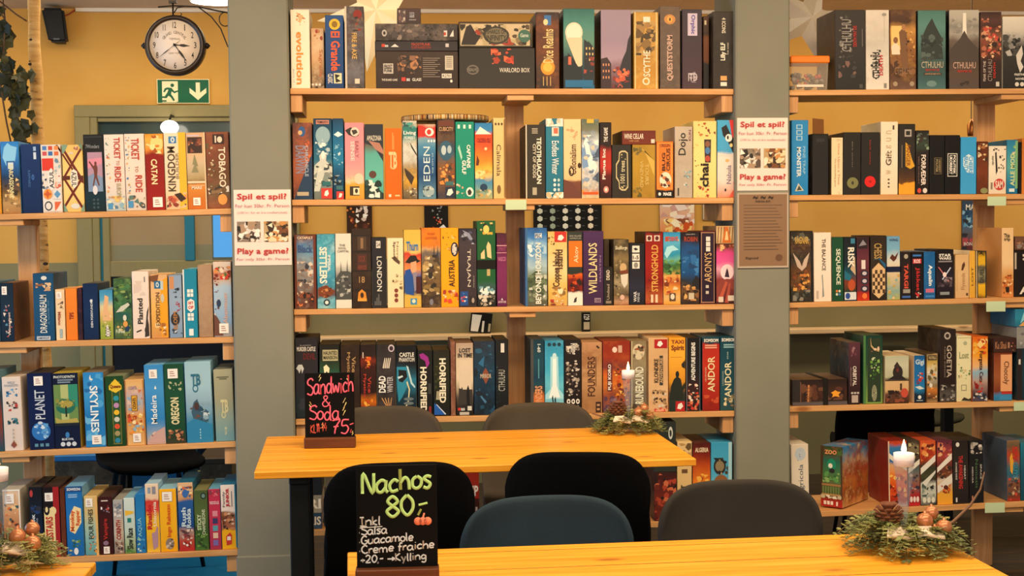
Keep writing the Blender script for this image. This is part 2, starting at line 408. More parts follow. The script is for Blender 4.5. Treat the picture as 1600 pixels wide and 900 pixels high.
for u, lab, x0, x1, posts in (('L', 'pale pine shelving with four boards left of the left pillar', -2.95, PIL[0] - .002, (43, )),
                              ('C', 'pale pine shelving with five boards between the two grey-green pillars', PIL[1] + .002, PIL[2] - .002, (806, )),
                              ('R', 'pale pine shelving with five boards right of the right pillar', PIL[3] + .002, 3.0, (1540, ))):
    root = thing('shelving_unit', lab, 'shelving', ((x0 + x1) / 2, 0, 0), 0, 'pine shelving units'); UNIT[u] = root
    cx = (x0 + x1) / 2
    zs = []
    for r in [k for k in ROWS if k[0] == u]:
        a, b, c, d = LINE[r]; zl, zr = zrow(r, x0), zrow(r, x1); th = ROWS[r][2] / 400.0
        bm = bmesh.new(); vs = box(bm, x0 - cx, x1 - cx, -.004, .325, -th, 0)
        for v in vs: v.co.z += zl + (zr - zl) * (v.co.x + cx - x0) / (x1 - x0)
        bmesh.ops.bevel(bm, geom=list(bm.edges), offset=.0015, segments=1, affect='EDGES')
        link('shelf_board', bm, M_pine, root); zs.append((zl, zr, th))
        # short wooden blocks that carry the board ends, and the clamp block on the post
        for side in (0, 1):
            if u == 'L' and side == 0 or u == 'R' and side == 1: continue
            e0 = (x0 - cx) if side == 0 else (x1 - cx - .045); zz = (zl if side == 0 else zr) - th
            link('support_block', nbox(e0, e0 + .045, .012, .325, zz - .068, zz, bev=.002), M_pinev, root)
        for pp in posts:
            px = at(pp, 400, .27).x - cx; zz = zl + (zr - zl) * (px + cx - x0) / (x1 - x0) - th
            link('support_block', nbox(px - .052, px + .052, .008, .27, zz - .022, zz, bev=.002), M_pine, root)
    for pp in posts:
        px = at(pp, 400, .27).x - cx; zt = max(z[0] for z in zs) + (0.02 if u == 'L' else -.015)
        link('post', nbox(px - .038, px + .038, .268, .318, 0, zt, bev=.003), M_pinev, root)
# ------------------------------------------------------------------ game boxes
RND = random.Random(7)
BOXES = []
def G(row, x0, x1, yt, stops, *els, lab='', side=None, n=None, d=.24, dy=.010, on=None, warp=.12, yb=None, full=None, strap=None, cat='board game', name='game_box', dshift=0.0):
    ym = (yt + 0.5 * (ROWS[row][0][1] + ROWS[row][1][1])) / 2
    X0 = at(x0, ym, dy).x + .0006; X1 = at(x1, ym, dy).x - .0006; xc = (X0 + X1) / 2; w = X1 - X0
    zb = zrow(row, xc) + .0004 if on is None else on['top'] + .0006
    if yb is not None: zb = at((x0 + x1) / 2, yb, dy).z
    h = at((x0 + x1) / 2, yt, dy).z - zb
    return mkbox(row, xc, dy + d / 2, zb, w, d, h, stops, els, lab, side, n, warp, 0.0, full, strap, cat, name, tilt=-tiltrow(row) if on is None else 0.0)
def mkbox(row, xc, yc, zb, w, d, h, stops, els, lab, side=None, n=None, warp=.12, yaw=0.0, full=None, strap=None, cat='board game', name='game_box', tilt=0.0, els2=(), side_art=None):
    bm = bmesh.new()
    box(bm, -w / 2, w / 2, -d / 2, d / 2, 0, h, bev=min(.0016, w * .05))
    sc_ = side or parse(stops)[0][0]
    mats = [art(stops, n, warp), side_art or art(sc_, (.25, 14.0, sc_ + ' 8a7a66'), .0, .5)]
    for f in bm.faces:
        f.normal_update(); f.material_index = 0 if f.normal.y < -.5 else 1
    kids, top = decorate(bm, mats, els, w, h, -d / 2, RND)
    o = link(name, bm, mats)
    if els2:                                     # printing on the right-hand face
        pass
    o.location = (xc, yc, zb); o.rotation_euler = (0, tilt, yaw)
    l = full or (lab + ', ' + rowname(row))
    tag(o, l, cat, 'game boxes on the ' + rowname(row))
    add_kids(o, kids, top, w, h, -d / 2)
    if strap:
        for s_ in (strap if isinstance(strap, list) else [strap]):
            axis, v0, v1, c = s_; bm = bmesh.new(); e = .0025
            if axis == 'h': box(bm, -w / 2 - e * .2, w / 2 + e * .2, -d / 2 - e, d / 2 + e, h - v1 * h, h - v0 * h, bev=.0008)
            else: box(bm, -w / 2 + v0 * w, -w / 2 + v1 * w, -d / 2 - e, d / 2 + e, 0.0002, h + e, bev=.0008)
            st = link('elastic_strap', bm, flat(c, .8), o); st['label'] = 'dark elastic strap'
    r = {'o': o, 'top': zb + h, 'xc': xc, 'row': row}; BOXES.append(r)
    return r
# -- middle unit, top shelf
G('C1', 454, 484, 15, 'f7ead6', P('d8b58a', .3, .03, .7, .08, .5, .18), T(.28, .28, .66, .95, 'evolution', 'd', 'd98f3c', .03), T(.1, .75, .18, .93, 'game of', 'd', '9aa0c0'), X(.3, .03, .8, .2, 9, 'c9713c d8a070 a05a40', .12), lab='cream box with tall orange lettering', side='f2d8ae')
G('C1', 486, 506.5, 44, 'd9b08a e6c7a0 dcb48a 3a2a22@.93 2a201c', T(.55, .35, .9, .8, 'Sagrada', 'd', 'c07040'), E(.0, .9, .2, .94, 'efe6da'), E(.27, .9, .47, .94, 'efe6da'), E(.54, .9, .74, .94, 'efe6da'), X(.2, .02, .9, .2, 8, 'a8452e c98a5a', .2), lab='low tan box with white dots along its bottom', dy=.05, n=(.5, 30, 'c79a70 f0d8b8'))
G('C1', 508, 537, 23.6, '1a4a86 123a70', E(.22, .05, .82, .2, 'f2b92c'), E(.36, .08, .68, .17, '8a6a1c'), T(.3, .22, .8, .76, 'El Grande', 'd', 'e0592c', .03), R(.45, .79, .88, .93, 'e9d9ae'), P('1a1a20', .5, .8, .8, .82, .6, .86, .85, .9, .55, .92), T(.12, .8, .38, .93, 'CLASSIC', 'd', 'e9e0d0'), lab='dark blue box with orange blackletter title and yellow disc')
G('C1', 538.5, 569, 10, '3b2c2c 4a3a3c 5a4a46 4a4448 6a6870 3a3638', R(0, 0, .1, 1, 'cdbfae'), E(.45, .04, .9, .15, '8a2218'), T(.36, .32, .62, .64, 'FIRE & AXE', 'd', 'd8ac5a'), X(.3, .1, .95, .3, 12, '7a5a4a 8a3020 2a2020', .15), R(.5, .88, .75, .94, 'd8ccb8'), n=(.7, 25, '2a2224 7a7478 503a34'), lab='charcoal box with gold lettering and red sun')
fp = G('C1', 587, 716, 80, '3a2a24 33241f 2c2020', R(.09, .33, .21, .6, 'c9bfb4'), R(.1, .45, .2, .47, '33241f'), T(.1, .36, .2, .46, 'FROST', 'h', '2c2020'), T(.1, .48, .2, .57, 'PUNK', 'h', '2c2020'), T(.07, .74, .26, .8, 'THE BOARD GAME', 'h', 'e0d6c8'), X(.26, .12, .55, .6, 26, '6a4a3a 8a6048 4a3a36 b07850 2a1c1c', .14), R(.31, .7, .36, .8, 'c83a30'), T(.37, .73, .41, .8, 'ass', 'h', 'eee'), T(.44, .72, .55, .8, 'GLASS', 'h', 'e9e2da'), *[R(.57, .18 + i * .055, .78 - .03 * (i % 3), .195 + i * .055, '9a8c80') for i in range(10)], R(.84, .12, .94, .5, 'c9bfae'), *[R(.855, .16 + i * .05, .925, .18 + i * .05, '7a6c60') for i in range(6)], R(.8, .6, .92, .72, 'e9e0d4'), T(.81, .62, .91, .7, 'R2701', 'h', '3a3030'), E(.9, .76, .93, .84, 'e9e0d4'), lab='wide dark brown box with white print, bottom of stack', full='wide dark brown printed box, bottom of the left stack on the middle top shelf', n=(.3, 20, '2a1c1a 4a3630'))
f2 = G('C1', 586, 716, 64, '2a2428 302a30', R(.08, .3, .12, .6, 'c8402e'), T(.12, .4, .16, .6, 'ass', 'h', 'eee'), P('e0d8d0', .19, .6, .29, .6, .24, .3), T(.44, .2, .67, .48, 'FROSTPUNK', 'h', 'b8402e'), T(.44, .52, .67, .78, 'EXPANSION', 'h', '9a3428'), R(.85, .25, .89, .6, 'c9c0c0'), lab='', full='slim black box with red lettering in the middle of the left flat stack', on=fp)
f3 = G('C1', 586.5, 716, 37, '2c2626 3c3434 2a2424', E(.08, .35, .14, .75, 'b8aea6'), E(.095, .45, .125, .65, '2c2626'), X(.2, .05, .6, .95, 22, '6a5a54 8a7a70 4a4040', .1), X(.6, .2, .82, .95, 14, '1e1a1c 5a5050', .1), R(.83, .4, .87, .75, 'd9cfc8'), P('e0d8d0', .9, .75, .95, .75, .945, .35), R(.83, .5, .855, .68, 'c04030'), lab='', full='dark grey flat box on top of the left stack, hazy crowd artwork', on=f2, n=(.7, 18, '5a4e4a 7a6c64 2a2426'))
G('C1', 621, 658.5, 13, '4a3434 3a2c2e', R(.05, .1, .36, .9, '5a4548'), X(.06, .12, .34, .9, 8, 'a89a90 7a5a54 c8b8a8', .3), R(.52, .25, .72, .58, '9a98a0'), T(.54, .3, .7, .5, 'FP', 'h', '3a2c2e'), R(.5, .68, .8, .76, '8a8088'), lab='', full='small dark cube box topmost of the left stack, top shelf, middle unit', on=f3, d=.12, side='d8c49a', dy=.03)
w1 = G('C1', 717, 836, 74.5, '2e2a28 35302c', X(.42, .02, .72, .42, 22, 'd0492e e06a44 a83a26', .12), E(.1, .42, .26, .66, '6a645c'), E(.115, .46, .245, .62, '2e2a28'), T(.12, .5, .24, .58, 'REALMS', 'h', '8a847a'), T(.53, .49, .93, .6, 'WARLORD BOX', 'h', 'e6dccf', .005), lab='', full='wide black box with thin white lettering and red streak, under a flat box')
G('C1', 717, 833, 34, '3a2c22 6a5236@.15 4a3c2c 3a3024@.8 2e2822', R(.02, .08, .96, .93, 'cdb894'), X(.02, .1, .96, .92, 50, '3a2e24 5a4a38 8a7656 2a241e b8a47c a03a2a', .06), P('2a2220', .03, .9, .1, .2, .16, .1, .24, .5, .3, .55, .22, .9), E(.33, .18, .68, .88, '3a342c'), E(.36, .25, .65, .8, '7a7058'), T(.38, .3, .63, .48, 'SHARDS OF', 'h', '2c2620'), T(.37, .52, .64, .74, 'INFINITY', 'h', '2c2620'), E(.8, .3, .97, .8, '3f6a5c'), T(.83, .45, .94, .6, 'Game', 'h', 'd0d8c8'), lab='', full='flat box with winged emblem and dark figure lying on the wide black box', on=w1)
G('C1', 837, 874, 19, '33282a 5a3326@.3 6a3a22@.5 4a3428 2e2628', R(.36, .04, .65, .17, '3a72b0'), E(.32, .09, .52, .17, 'f0d8a0'), E(.2, .62, .8, .82, 'e8952c'), E(.3, .66, .7, .78, 'f2b84c'), T(.3, .22, .75, .66, 'Dice Realms', 'u', 'e8c98a'), *[R(.3 + i * .15, .84, .33 + i * .15, .96, 'd8b070') for i in range(3)], n=(.6, 20, '2a2022 7a4424 a05a2a'), lab='brown-black box with orange sun and gold script')
G('C1', 880, 929, 13.5, '2f6a68 4a8a80@.2 5f8f80@.4 3a5a60@.6 20343e@.85 1f6a9a', E(.06, .17, .62, .42, 'f4dcc0'), E(.1, .19, .58, .4, 'fbe9d4'), P('f0cfae', .08, .36, .6, .36, .6, .72, .44, .72), P('1c262e', .0, .6, .14, .58, .14, .55, .3, .62, .5, .74, .6, .7, .6, 1, 0, 1), P('232b34', .66, .95, .66, .38, .8, .42, .8, .4, 1, .5, 1, .95), *[R(.72 + .1 * (i % 3), .48 + .07 * (i // 3), .76 + .1 * (i % 3), .51 + .07 * (i // 3), 'e8c080') for i in range(9)], R(.15, .6, .25, .7, 'd86a50'), X(.65, .6, 1, .9, 10, '8a3a34 a84a3c 2a2a34', .25), R(.05, .89, .95, .98, '1f6a9a'), lab='teal box with pale searchlight disc over a night city', side='1a1c20')
G('C1', 938.5, 986, 15, 'a08ca0 9c88a0@.4 a890a4@.6 8a6a7a@.72 5a3a3c', P('2c2a34', 1, .3, .9, .38, .84, .52, .72, .62, .62, .75, .7, 1, 1, 1), P('3a2830', 0, .62, .2, .6, .34, .68, .34, 1, 0, 1), *[R(.06 + .09 * (i % 3), .68 + .08 * (i // 3), .1 + .09 * (i % 3), .71 + .08 * (i // 3), 'd89068') for i in range(9)], X(.4, .72, .95, .98, 26, 'c85a40 e07a54 8a3430 3a2a30', .16), lab='lilac box with dusk city skyline', side='1c1a1e')
G('C1', 990, 1029, 19, 'c8953e d0a050@.3 b88434@.6 c8923a', R(.04, 0, .07, 1, 'f0dca8'), R(.9, 0, .93, 1, 'f0dca8'), X(.08, .12, .88, .56, 40, '6a5030 8a6a3c 4a3a26 c09a5a a88048', .22), R(.38, .06, .66, .13, 'f0e6d0'), T(.38, .5, .66, .84, 'SCYTHE', 'u', 'f2e8d0'), E(.34, .85, .64, .95, 'f0e0c0'), E(.4, .87, .58, .93, 'c8923a'), lab='golden box with white upward title and machine artwork', n=(.5, 22, 'a07a34 e0b460 7a5a2c'))
G('C1', 1031, 1063, 9.5, '6a5648 62524a 5a4c46', E(.2, .1, .76, .22, 'c88a4c'), E(.34, .12, .62, .2, 'e8a850'), E(.45, .14, .53, .18, '3a2a20'), T(.34, .35, .66, .9, 'QUESTSTORM', 'u', 'cfa898', .03), n=(.5, 24, '4a3c36 7a6858 5a4a44'), lab='taupe box with eye emblem and pink lettering')
G('C1', 1065.5, 1097, 14.6, '3c3442 40303c@.5 4a3640', R(.28, .05, .76, .33, 'cfc0d8'), T(.4, .07, .66, .31, 'Orphic', 'd', '4a3a9a', .02), X(.3, .78, .75, .92, 12, '8a7a8a b0a0ac', .2), T(.3, .8, .76, .9, 'ITD', 'h', 'c8bcc8'), lab='dark plum box with handwritten lavender label')
G('C1', 1098.5, 1108, 25, '5a3a28 3a2a22@.25 7a4426@.3 6a3a22@.62 1e1c20@.66 24222a', R(.2, .06, .55, .12, 'e0d0b0'), lab='thin brown and black box squeezed by right end', dy=.05)
G('C1', 1113.5, 1147, 18, '332a26 2a2422 332a28', T(.42, .08, .6, .28, '4 ICONS', 'd', 'e8dcc8'), T(.36, .4, .64, .63, 'Lilly ELF', 'u', 'f0e6d6', .03), T(.68, .4, .74, .56, 'THE GAME', 'u', 'cfc4b4'), R(.36, .83, .66, .89, 'd8a060'), R(.36, .91, .66, .96, 'e8e0d4'), n=(.4, 25, '1e1a18 4a3e36'), lab='black box with white letters at the right end')
# -- middle unit, second shelf
G('C2', 457, 488, 191.6, '5a3a3a 7a4a40@.3 a85a3c@.6 5a3a34', P('1c3a5c', .05, 1, .95, .42, 1, .4, 1, 1), E(.3, .05, .66, .18, '2a5a9a'), E(.28, .1, .5, .16, 'e8b080'), T(.14, .3, .62, .66, 'DARWIN', 'd', '8a8aa8'), T(.62, .3, .8, .7, 'CHRONICLE', 'd', 'a8b8d0'), X(.6, .2, 1, .5, 8, 'e0703c c85a34', .2), R(.2, .9, .8, .95, 'b8a890'), n=(.5, 20, '7a3a30 c86a40 3a3040'), lab='rusty red box with blue diagonal corner')
G('C2', 489.5, 519, 185, '0f3450 1f5a7a@.3 2a6a86@.5 8a9894@.65 6a7470', R(.15, .02, .85, .07, 'd08a78'), T(.2, .03, .8, .06, 'TRISMEGISTUS', 'h', '3a2020'), E(.12, .1, .9, .32, '8fb0bc'), X(.1, .25, .95, .45, 18, 'b0c4c8 5a8aa0 dfe8e6', .12), P('c8ccc4', .3, .46, .5, .4, .7, .46, .66, .52, 1, .6, 1, .72, .6, .66, .3, .9, 0, .9, .2, .66, 0, .7, .05, .58, .34, .52), E(.4, .4, .62, .5, 'e8e8e0'), X(.0, .55, 1, .85, 24, '3a4a50 8a9088 d8d8cc 2a3438', .15), R(.45, .78, .9, .83, '2a6a70'), R(.4, .86, .98, .99, 'c83a30'), P('f2ece4', .55, .95, .6, .9, .75, .88, .8, .93, .7, .96), lab='blue box with pale armoured king artwork')
G('C2', 519.5, 537, 185, '0e3a5c 1a6a96@.25 1f7aa6@.5 0f4a70@.7 0a2a3c', P('dfeef0', .1, .2, .5, .16, .95, .2, .5, .23), X(.05, .3, .95, .62, 14, 'b8d8e0 7ab0c8', .12), X(.1, .7, .9, .82, 8, '0a1a24 8aa0a8', .3), R(.3, .83, .9, .88, '3a6a70'), R(.3, .9, .98, 1, 'c23630'), P('f0e8e0', .5, .98, .6, .92, .85, .93, .75, .97), lab='narrow deep blue box with pale birds')
G('C2', 538.5, 569, 191.6, 'ee8f98 ec939a@.5 eaa69c@.7 e8c89a@.76 d9a440@.8 d2983a', P('2c2a28', .02, .1, .3, .06, .75, .1, .72, .17, .5, .19, .2, .16), E(.3, .06, .75, .18, 'd8cdbd'), P('3a3430', .35, .1, .6, .09, .68, .13, .45, .16), T(.3, .24, .5, .5, 'SENSE', 'd', 'e8d8d0', .02), T(.54, .24, .72, .46, 'EARLY', 'd', '9a5a68', .02), E(.48, .66, .95, .8, 'f2cdb0'), R(.24, .83, .74, .95, '3a2e22'), R(.42, .85, .74, .94, 'eadcb8'), E(.5, .86, .66, .92, '3a2e22'), lab='pink box with balloon above yellow dunes')
G('C2', 569.5, 599, 194, '26323e 3a3a40@.15 6a4a40@.25 5aa89c@.4 62b8aa@.7 4aa094', P('222a34', 0, 0, 1, 0, 1, .5, .5, .3, 0, .25), P('b07a68', .2, .22, .8, .25, 1, .35, 1, .4, .6, .34), T(.12, .15, .9, .22, 'AMAZONIA', 'h', 'd8d0c0'), E(.22, .62, .62, .72, '5a3a30'), P('1c2c2c', 0, .75, .3, .74, .6, .86, 1, .92, 1, 1, 0, 1), E(.34, .78, .68, .9, 'cfe0d8'), X(.0, .74, .9, .98, 14, '16302e 2a4a44 d8e4dc', .2), lab='turquoise box with dark jungle corners')
G('C2', 601.5, 627, 200.5, 'ec6a14 e86512', T(.22, .33, .74, .56, 'TB', 'h', 'f6c890', .03), E(.3, .5, .7, .58, 'f2b070'), E(.37, .5, .63, .555, 'e86512'), R(.44, .06, .5, .3, 'f09a50'), R(.52, .1, .56, .3, 'f09a50'), R(.2, .93, .36, .97, 'f6dcc0'), R(.6, .94, .9, .96, 'f6c890'), lab='plain orange box with ornate pale monogram')
G('C2', 629, 651.5, 188.6, 'e8e0d0 2a6a70@.1 3a8a88@.2 d8dcd4@.3 c8c8c0@.5 a88a58@.62 d8a83a@.75 b88a30@.84 7a6a50@.9 5a5040', X(.02, .02, .98, .16, 16, '2a7a74 4a9a90 1f5a5a', .25), T(.06, .13, .94, .19, 'Living', 'h', 'eef4ee', .02), T(.12, .2, .9, .235, 'FOREST', 'h', 'e0ece8'), P('3a3430', .5, .27, .98, .42, .98, .45, .6, .34), P('3a2c24', .1, .6, .5, .66, .8, .72, .6, .82, .4, .76, .2, .7), X(.1, .86, .95, .96, 10, 'e8d8b0 4a4034', .15), n=(.4, 26, 'e8e0cc 6a5a40 c89a3a'), lab='white and yellow landscape box under the striped disc')
G('C2', 653, 681, 194, 'c8a890 c4342c@.04 c8322c@.17 7aa0b0@.2 4a8ab0@.3 2a5a8a@.5 1f4a7a@.7 5a8aa4', E(.4, .05, .9, .16, 'f0e8e0'), E(.5, .07, .75, .14, 'c8322c'), T(.3, .3, .66, .76, 'EDEN', 'u', 'd8e8ec', .0), T(.78, .38, .86, .66, 'THE CITY OF', 'u', 'a8c8d8'), *[R(.55 + .16 * i, .21, .65 + .16 * i, .24, 'e0e8ec') for i in range(3)], E(.25, .82, .9, .97, '9ab0b4'), X(.25, .83, .9, .97, 14, '4a5a60 c8d0cc 2a3a44', .14), lab='blue box with widely spaced pale title and red top')
G('C2', 683, 711, 186, '2a2024 3a2626@.15 5a4030@.25 2a4a5a@.35 3a5a6a@.45 8a5a34@.6 6a4a3a@.8 24364a', R(.06, .02, .94, .09, '6a3424'), T(.1, .1, .9, .15, 'CUBICITY', 'h', 'd0a070'), E(.12, .27, .86, .52, '2f5a74'), E(.22, .33, .5, .45, 'b8c8cc'), E(.56, .33, .8, .43, 'a8bcc4'), X(.1, .55, .95, .82, 26, 'd88a3c e0a860 8a4a28 3a3430', .18), R(.45, .78, .9, .83, '3a6a70'), R(.44, .85, .98, .98, '1a2c44'), P('e8e4dc', .5, .95, .6, .88, .8, .87, .88, .92, .7, .96), n=(.5, 24, '2a2224 7a5a3a 3a4a54'), lab='dark box with round blue portal artwork')
G('C2', 711.5, 741, 190, '178f78 148a74', *[R(.12 + .3 * i, .04, .24 + .3 * i, .09, 'd8ece0') for i in range(3)], T(.6, .3, .8, .6, 'CAPTAINS', 'd', 'f4f4ea', .03), T(.34, .5, .56, .68, 'GULF', 'd', 'f4f4ea', .03), P('a8d8c4', .12, .34, .3, .5, .36, .46, .2, .3), X(.02, .78, .45, .98, 10, 'c8a888 8a7a64 d8d0b8', .2), E(.55, .85, .95, .97, 'f2ece0'), P('2a2a26', .62, .9, .75, .87, .86, .91, .8, .95, .66, .95), lab='emerald green box with bold white title')
G('C2', 741.7, 769.5, 192, '2a7ab8 3a8ac0@.1 e04a24@.15 e2552a@.3 ee8a2c@.5 f0b848@.6 e0c078@.7 4a8ab0@.76 6a9aa4@.85 a8b080', P('f4ece0', .02, .15, .3, .05, .95, .15), T(.12, .2, .9, .26, 'CALDERA ISLE', 'h', '8a2018', .02), E(.54, .32, .7, .36, 'f6d8a0'), P('5a2a1c', .05, .56, .12, .42, .25, .5, .2, .56), X(.0, .62, 1, .74, 16, 'f0d890 d89a40 e8c070', .16), E(.28, .8, .7, .9, '1c3a5a'), X(.05, .88, .95, .98, 10, 'c8a060 7a8a60 e0d0a0', .15), lab='box with snowy peak over red and orange sky')
G('C2', 770.5, 790, 184, 'e6c586 e2be7c', T(.26, .33, .62, .72, 'Calimala', 'd', '3a2c1c', .0), *[E(.12 + .25 * i, .06, .28 + .25 * i, .095, '5a4428') for i in range(3)], E(.28, .83, .6, .94, '7a5c34'), R(.84, .02, .88, .98, 'b08a50'), R(.9, .01, .985, .99, '7a5428'), lab='cream box with black cursive title beside the post')
G('C2', 821, 852, 194.7, '34302a 383228', R(0, 0, .06, 1, 'd8ccb4'), T(.56, .17, .8, .8, 'TEOTIHUACAN', 'd', 'ece6d6', .03), T(.36, .26, .52, .72, 'CITY OF GODS', 'd', 'd8cfba', .02), *[R(.32, .05 + .02 * i, .62, .06 + .02 * i, 'b8ae9a') for i in range(4)], R(.34, .85, .56, .95, 'b0a690'), lab='dark olive box with block title reading downwards')
G('C2', 852.5, 880, 185, '2a7a94 2a7c98@.3 24708c', X(.0, .0, 1, .1, 16, 'f0ece0 e0e4dc d8c8b0', .2), X(.0, .92, 1, 1, 16, 'f0ece0 e0e4dc d0b890', .2), R(.35, .11, .75, .22, 'e8e0d4'), R(.45, .12, .7, .19, 'd06a50'), T(.34, .28, .74, .7, 'Endless Winter', 'd', 'e4eef0', .01), *[E(.42, .75 + .06 * i, .58, .79 + .06 * i, 'd8e4e4') for i in range(3)], *[E(.66, .75 + .06 * i, .8, .79 + .06 * i, 'b8d0d4') for i in range(3)], lab='teal box with white splashes at both ends')
G('C2', 880.3, 908, 186, 'eed0a0 ecca98@.6 e6be8a@.76 7a4a38@.8 6a3c30', X(.15, .1, .8, .28, 12, 'd8b488 c8a070', .16), T(.34, .32, .72, .7, 'Colonialism', 'u', '3a281c', .01), E(.28, .6, .6, .72, '3a281c'), E(.36, .62, .52, .7, 'ecc998'), P('6a3c30', 0, .76, .5, .8, .8, .9, 1, .92, 1, 1, 0, 1), E(.8, .55, 1.0, .62, '3a281c'), lab='peach box with brown hill and dark cursive title')
G('C2', 908.5, 936, 186, '5a6a58 7a7a64@.15 c8d0d8@.3 6a90c0@.45 c8ccd0@.55 e0d8cc@.7 b8a890@.86 e0902c@.9 e8d0a0', R(.3, .0, .7, .05, 'e0b040'), P('eef0ee', .1, .3, .3, .2, .5, .42, .9, .6, .7, .7, .3, .6), P('4a5a74', .6, .5, .98, .35, .98, .48), P('44546c', .6, .75, .98, .66, .98, .8), P('7a9cc8', .02, .35, .15, .32, .4, .6, .05, .62), X(.02, .2, .98, .85, 26, 'f0eee8 8aa0c0 6a7a94 d8c8b0', .15), R(.05, .92, .95, .95, 'd8541c'), n=(.5, 22, 'f0ece4 7090b8 a89880'), lab='box with snowy mountain slopes and orange foot')
G('C2', 937, 955.5, 191, '241a18 2a1a18@.3 a82c20@.4 b83024@.6 5a1c18@.72 2a1816', T(.34, .07, .68, .26, 'THE GAME', 'u', 'ece4dc', .02), T(.2, .35, .56, .75, 'Plague Inc', 'u', 'f4e4dc', .03), E(.3, .84, .75, .93, 'd88a80'), E(.42, .86, .63, .91, 'f4dcd0'), lab='narrow black and red box with glowing speck')
G('C2', 956, 986.5, 226, '2c2a26 302c26', P('c8b88c', .36, .14, .5, .11, .68, .11, .82, .15, .84, .8, .7, .86, .5, .86, .36, .82, .34, .7, .2, .62, .2, .36, .34, .28), P('2c2a26', .4, .17, .5, .14, .68, .14, .77, .17, .79, .78, .68, .83, .5, .83, .4, .79, .38, .68, .25, .6, .25, .38, .38, .3), T(.42, .3, .66, .72, '1001 trees', 'u', 'd8cca4', .01), X(.45, .16, .74, .28, 6, 'c8b88c', .15), X(.45, .72, .74, .82, 6, 'c8b88c', .15), lab='low black box with curly cream frame')
gb = G('C2', 988, 1024.5, 226, 'a8842c b8902e@.4 a07a28', P('d0ac50', .3, .05, .95, .3, .95, .6, .5, .1), X(.02, .05, .4, .2, 10, '5a5428 7a6a2c', .2), X(.02, .8, .4, .98, 12, '5a5428 7a6a2c', .2), R(.97, 0, 1, 1, '6a5428'), T(.32, .3, .46, .8, 'VINEYARD', 'd', 'd0b468'), T(.54, .36, .7, .75, 'TOURS', 'd', 'd0b468'), lab='low golden olive box under a dark red one', n=(.5, 18, 'c8a040 8a6a24'))
G('C2', 972, 1025, 204, '6a2a20 74301f', T(.06, .22, .64, .6, 'WINE CELLAR', 'h', 'ecdcc8', .015), T(.2, .68, .5, .8, 'CARD GAME', 'h', 'c8905a'), R(.86, .62, .97, .9, 'e0d0c0'), side='3a2e22', lab='', full='flat dark red box lying on the low golden box, second shelf, middle unit', on=gb)
G('C2', 1025.5, 1052, 221, 'd8742a e08030 d8742a@.85 1e1c1c@.87 1c1a1a', R(.06, .03, .94, .84, 'f0a850'), R(.1, .04, .9, .83, 'e07a2a'), T(.2, .04, .8, .1, 'ORIGIN', 'h', '7a3418'), T(.32, .2, .52, .52, 'BUG', 'u', '4a2010', .03), T(.58, .12, .8, .52, 'CIRCUS', 'u', '4a2010', .03), E(.18, .54, .88, .82, 'ece0c8'), X(.25, .58, .82, .8, 14, '5a3020 3a2018 c87a48', .2), E(.1, .9, .26, .96, 'f0e8e0'), T(.4, .9, .88, .96, 'MAGE', 'h', 'f0ece8', .04), lab='low orange box with black strip below', dy=.005)
G('C2', 1054, 1082, 197.6, 'c4b4a4 b8a898@.5 b0a498', T(.2, .09, .74, .4, 'Dojo', 'u', '1c1a1a', .01), T(.78, .05, .92, .2, 'KUN', 'u', '7a3a50', .02), X(.5, .62, .95, .85, 18, 'd8dcd8 8ab0b8 3a8aa8 7a8a8c', .14), R(.15, .86, .24, .97, '4a4440'), n=(.3, 20, 'd0c4b4 a09488'), side='a8988a', lab='light grey box with black brush lettering')
G('C2', 1083, 1119.5, 189, 'ecd488 f2dc90@.5 ecd080', X(.0, .0, .24, 1, 26, '8a2a20 b84a34 5a3a20 d88a50 e0b070', .1), X(.2, .02, .95, .2, 12, 'a8542c c87a3c 7a3a20', .1), P('3a2e30', .46, .24, .76, .24, .74, .54, .5, .54), E(.5, .34, .72, .43, '4a7ab0'), E(.5, .45, .72, .53, 'b84a34'), E(.5, .26, .72, .34, '8a5a40'), T(.28, .55, .66, .86, 'chai', 'u', '221a14', .03), X(.1, .84, .7, .99, 16, 'a83a28 c86a48 e8b89a 7a2a20', .1), lab='yellow box with bold black lettering and tea bowls')
G('C2', 1120.5, 1151.5, 187.5, '4aa8dc 4aa4d8@.4 eadcd4@.45 e8d8d0@.78 e08868', P('d83a34', .6, 0, 1, 0, 1, .3, .75, .22), P('221e24', .2, .1, .45, .06, .7, .2, 1, .28, 1, .44, .8, .42, .5, .26, .28, .2), E(.4, .18, .75, .28, 'f0ece4'), E(.48, .2, .58, .25, '2a2628'), E(.62, .3, .78, .35, 'e8d088'), R(0, .44, .98, .46, 'e8d8d0'), T(.46, .58, .7, .82, 'Nabula', 'u', '7a6a8a', .005), P('e05a44', 1, .75, .8, .8, .85, .88, .6, .99, 1, .99), E(.36, .88, .46, .92, '3a3438'), E(.4, .5, .6, .54, 'f0b070'), lab='sky blue and white box with black and red creature')
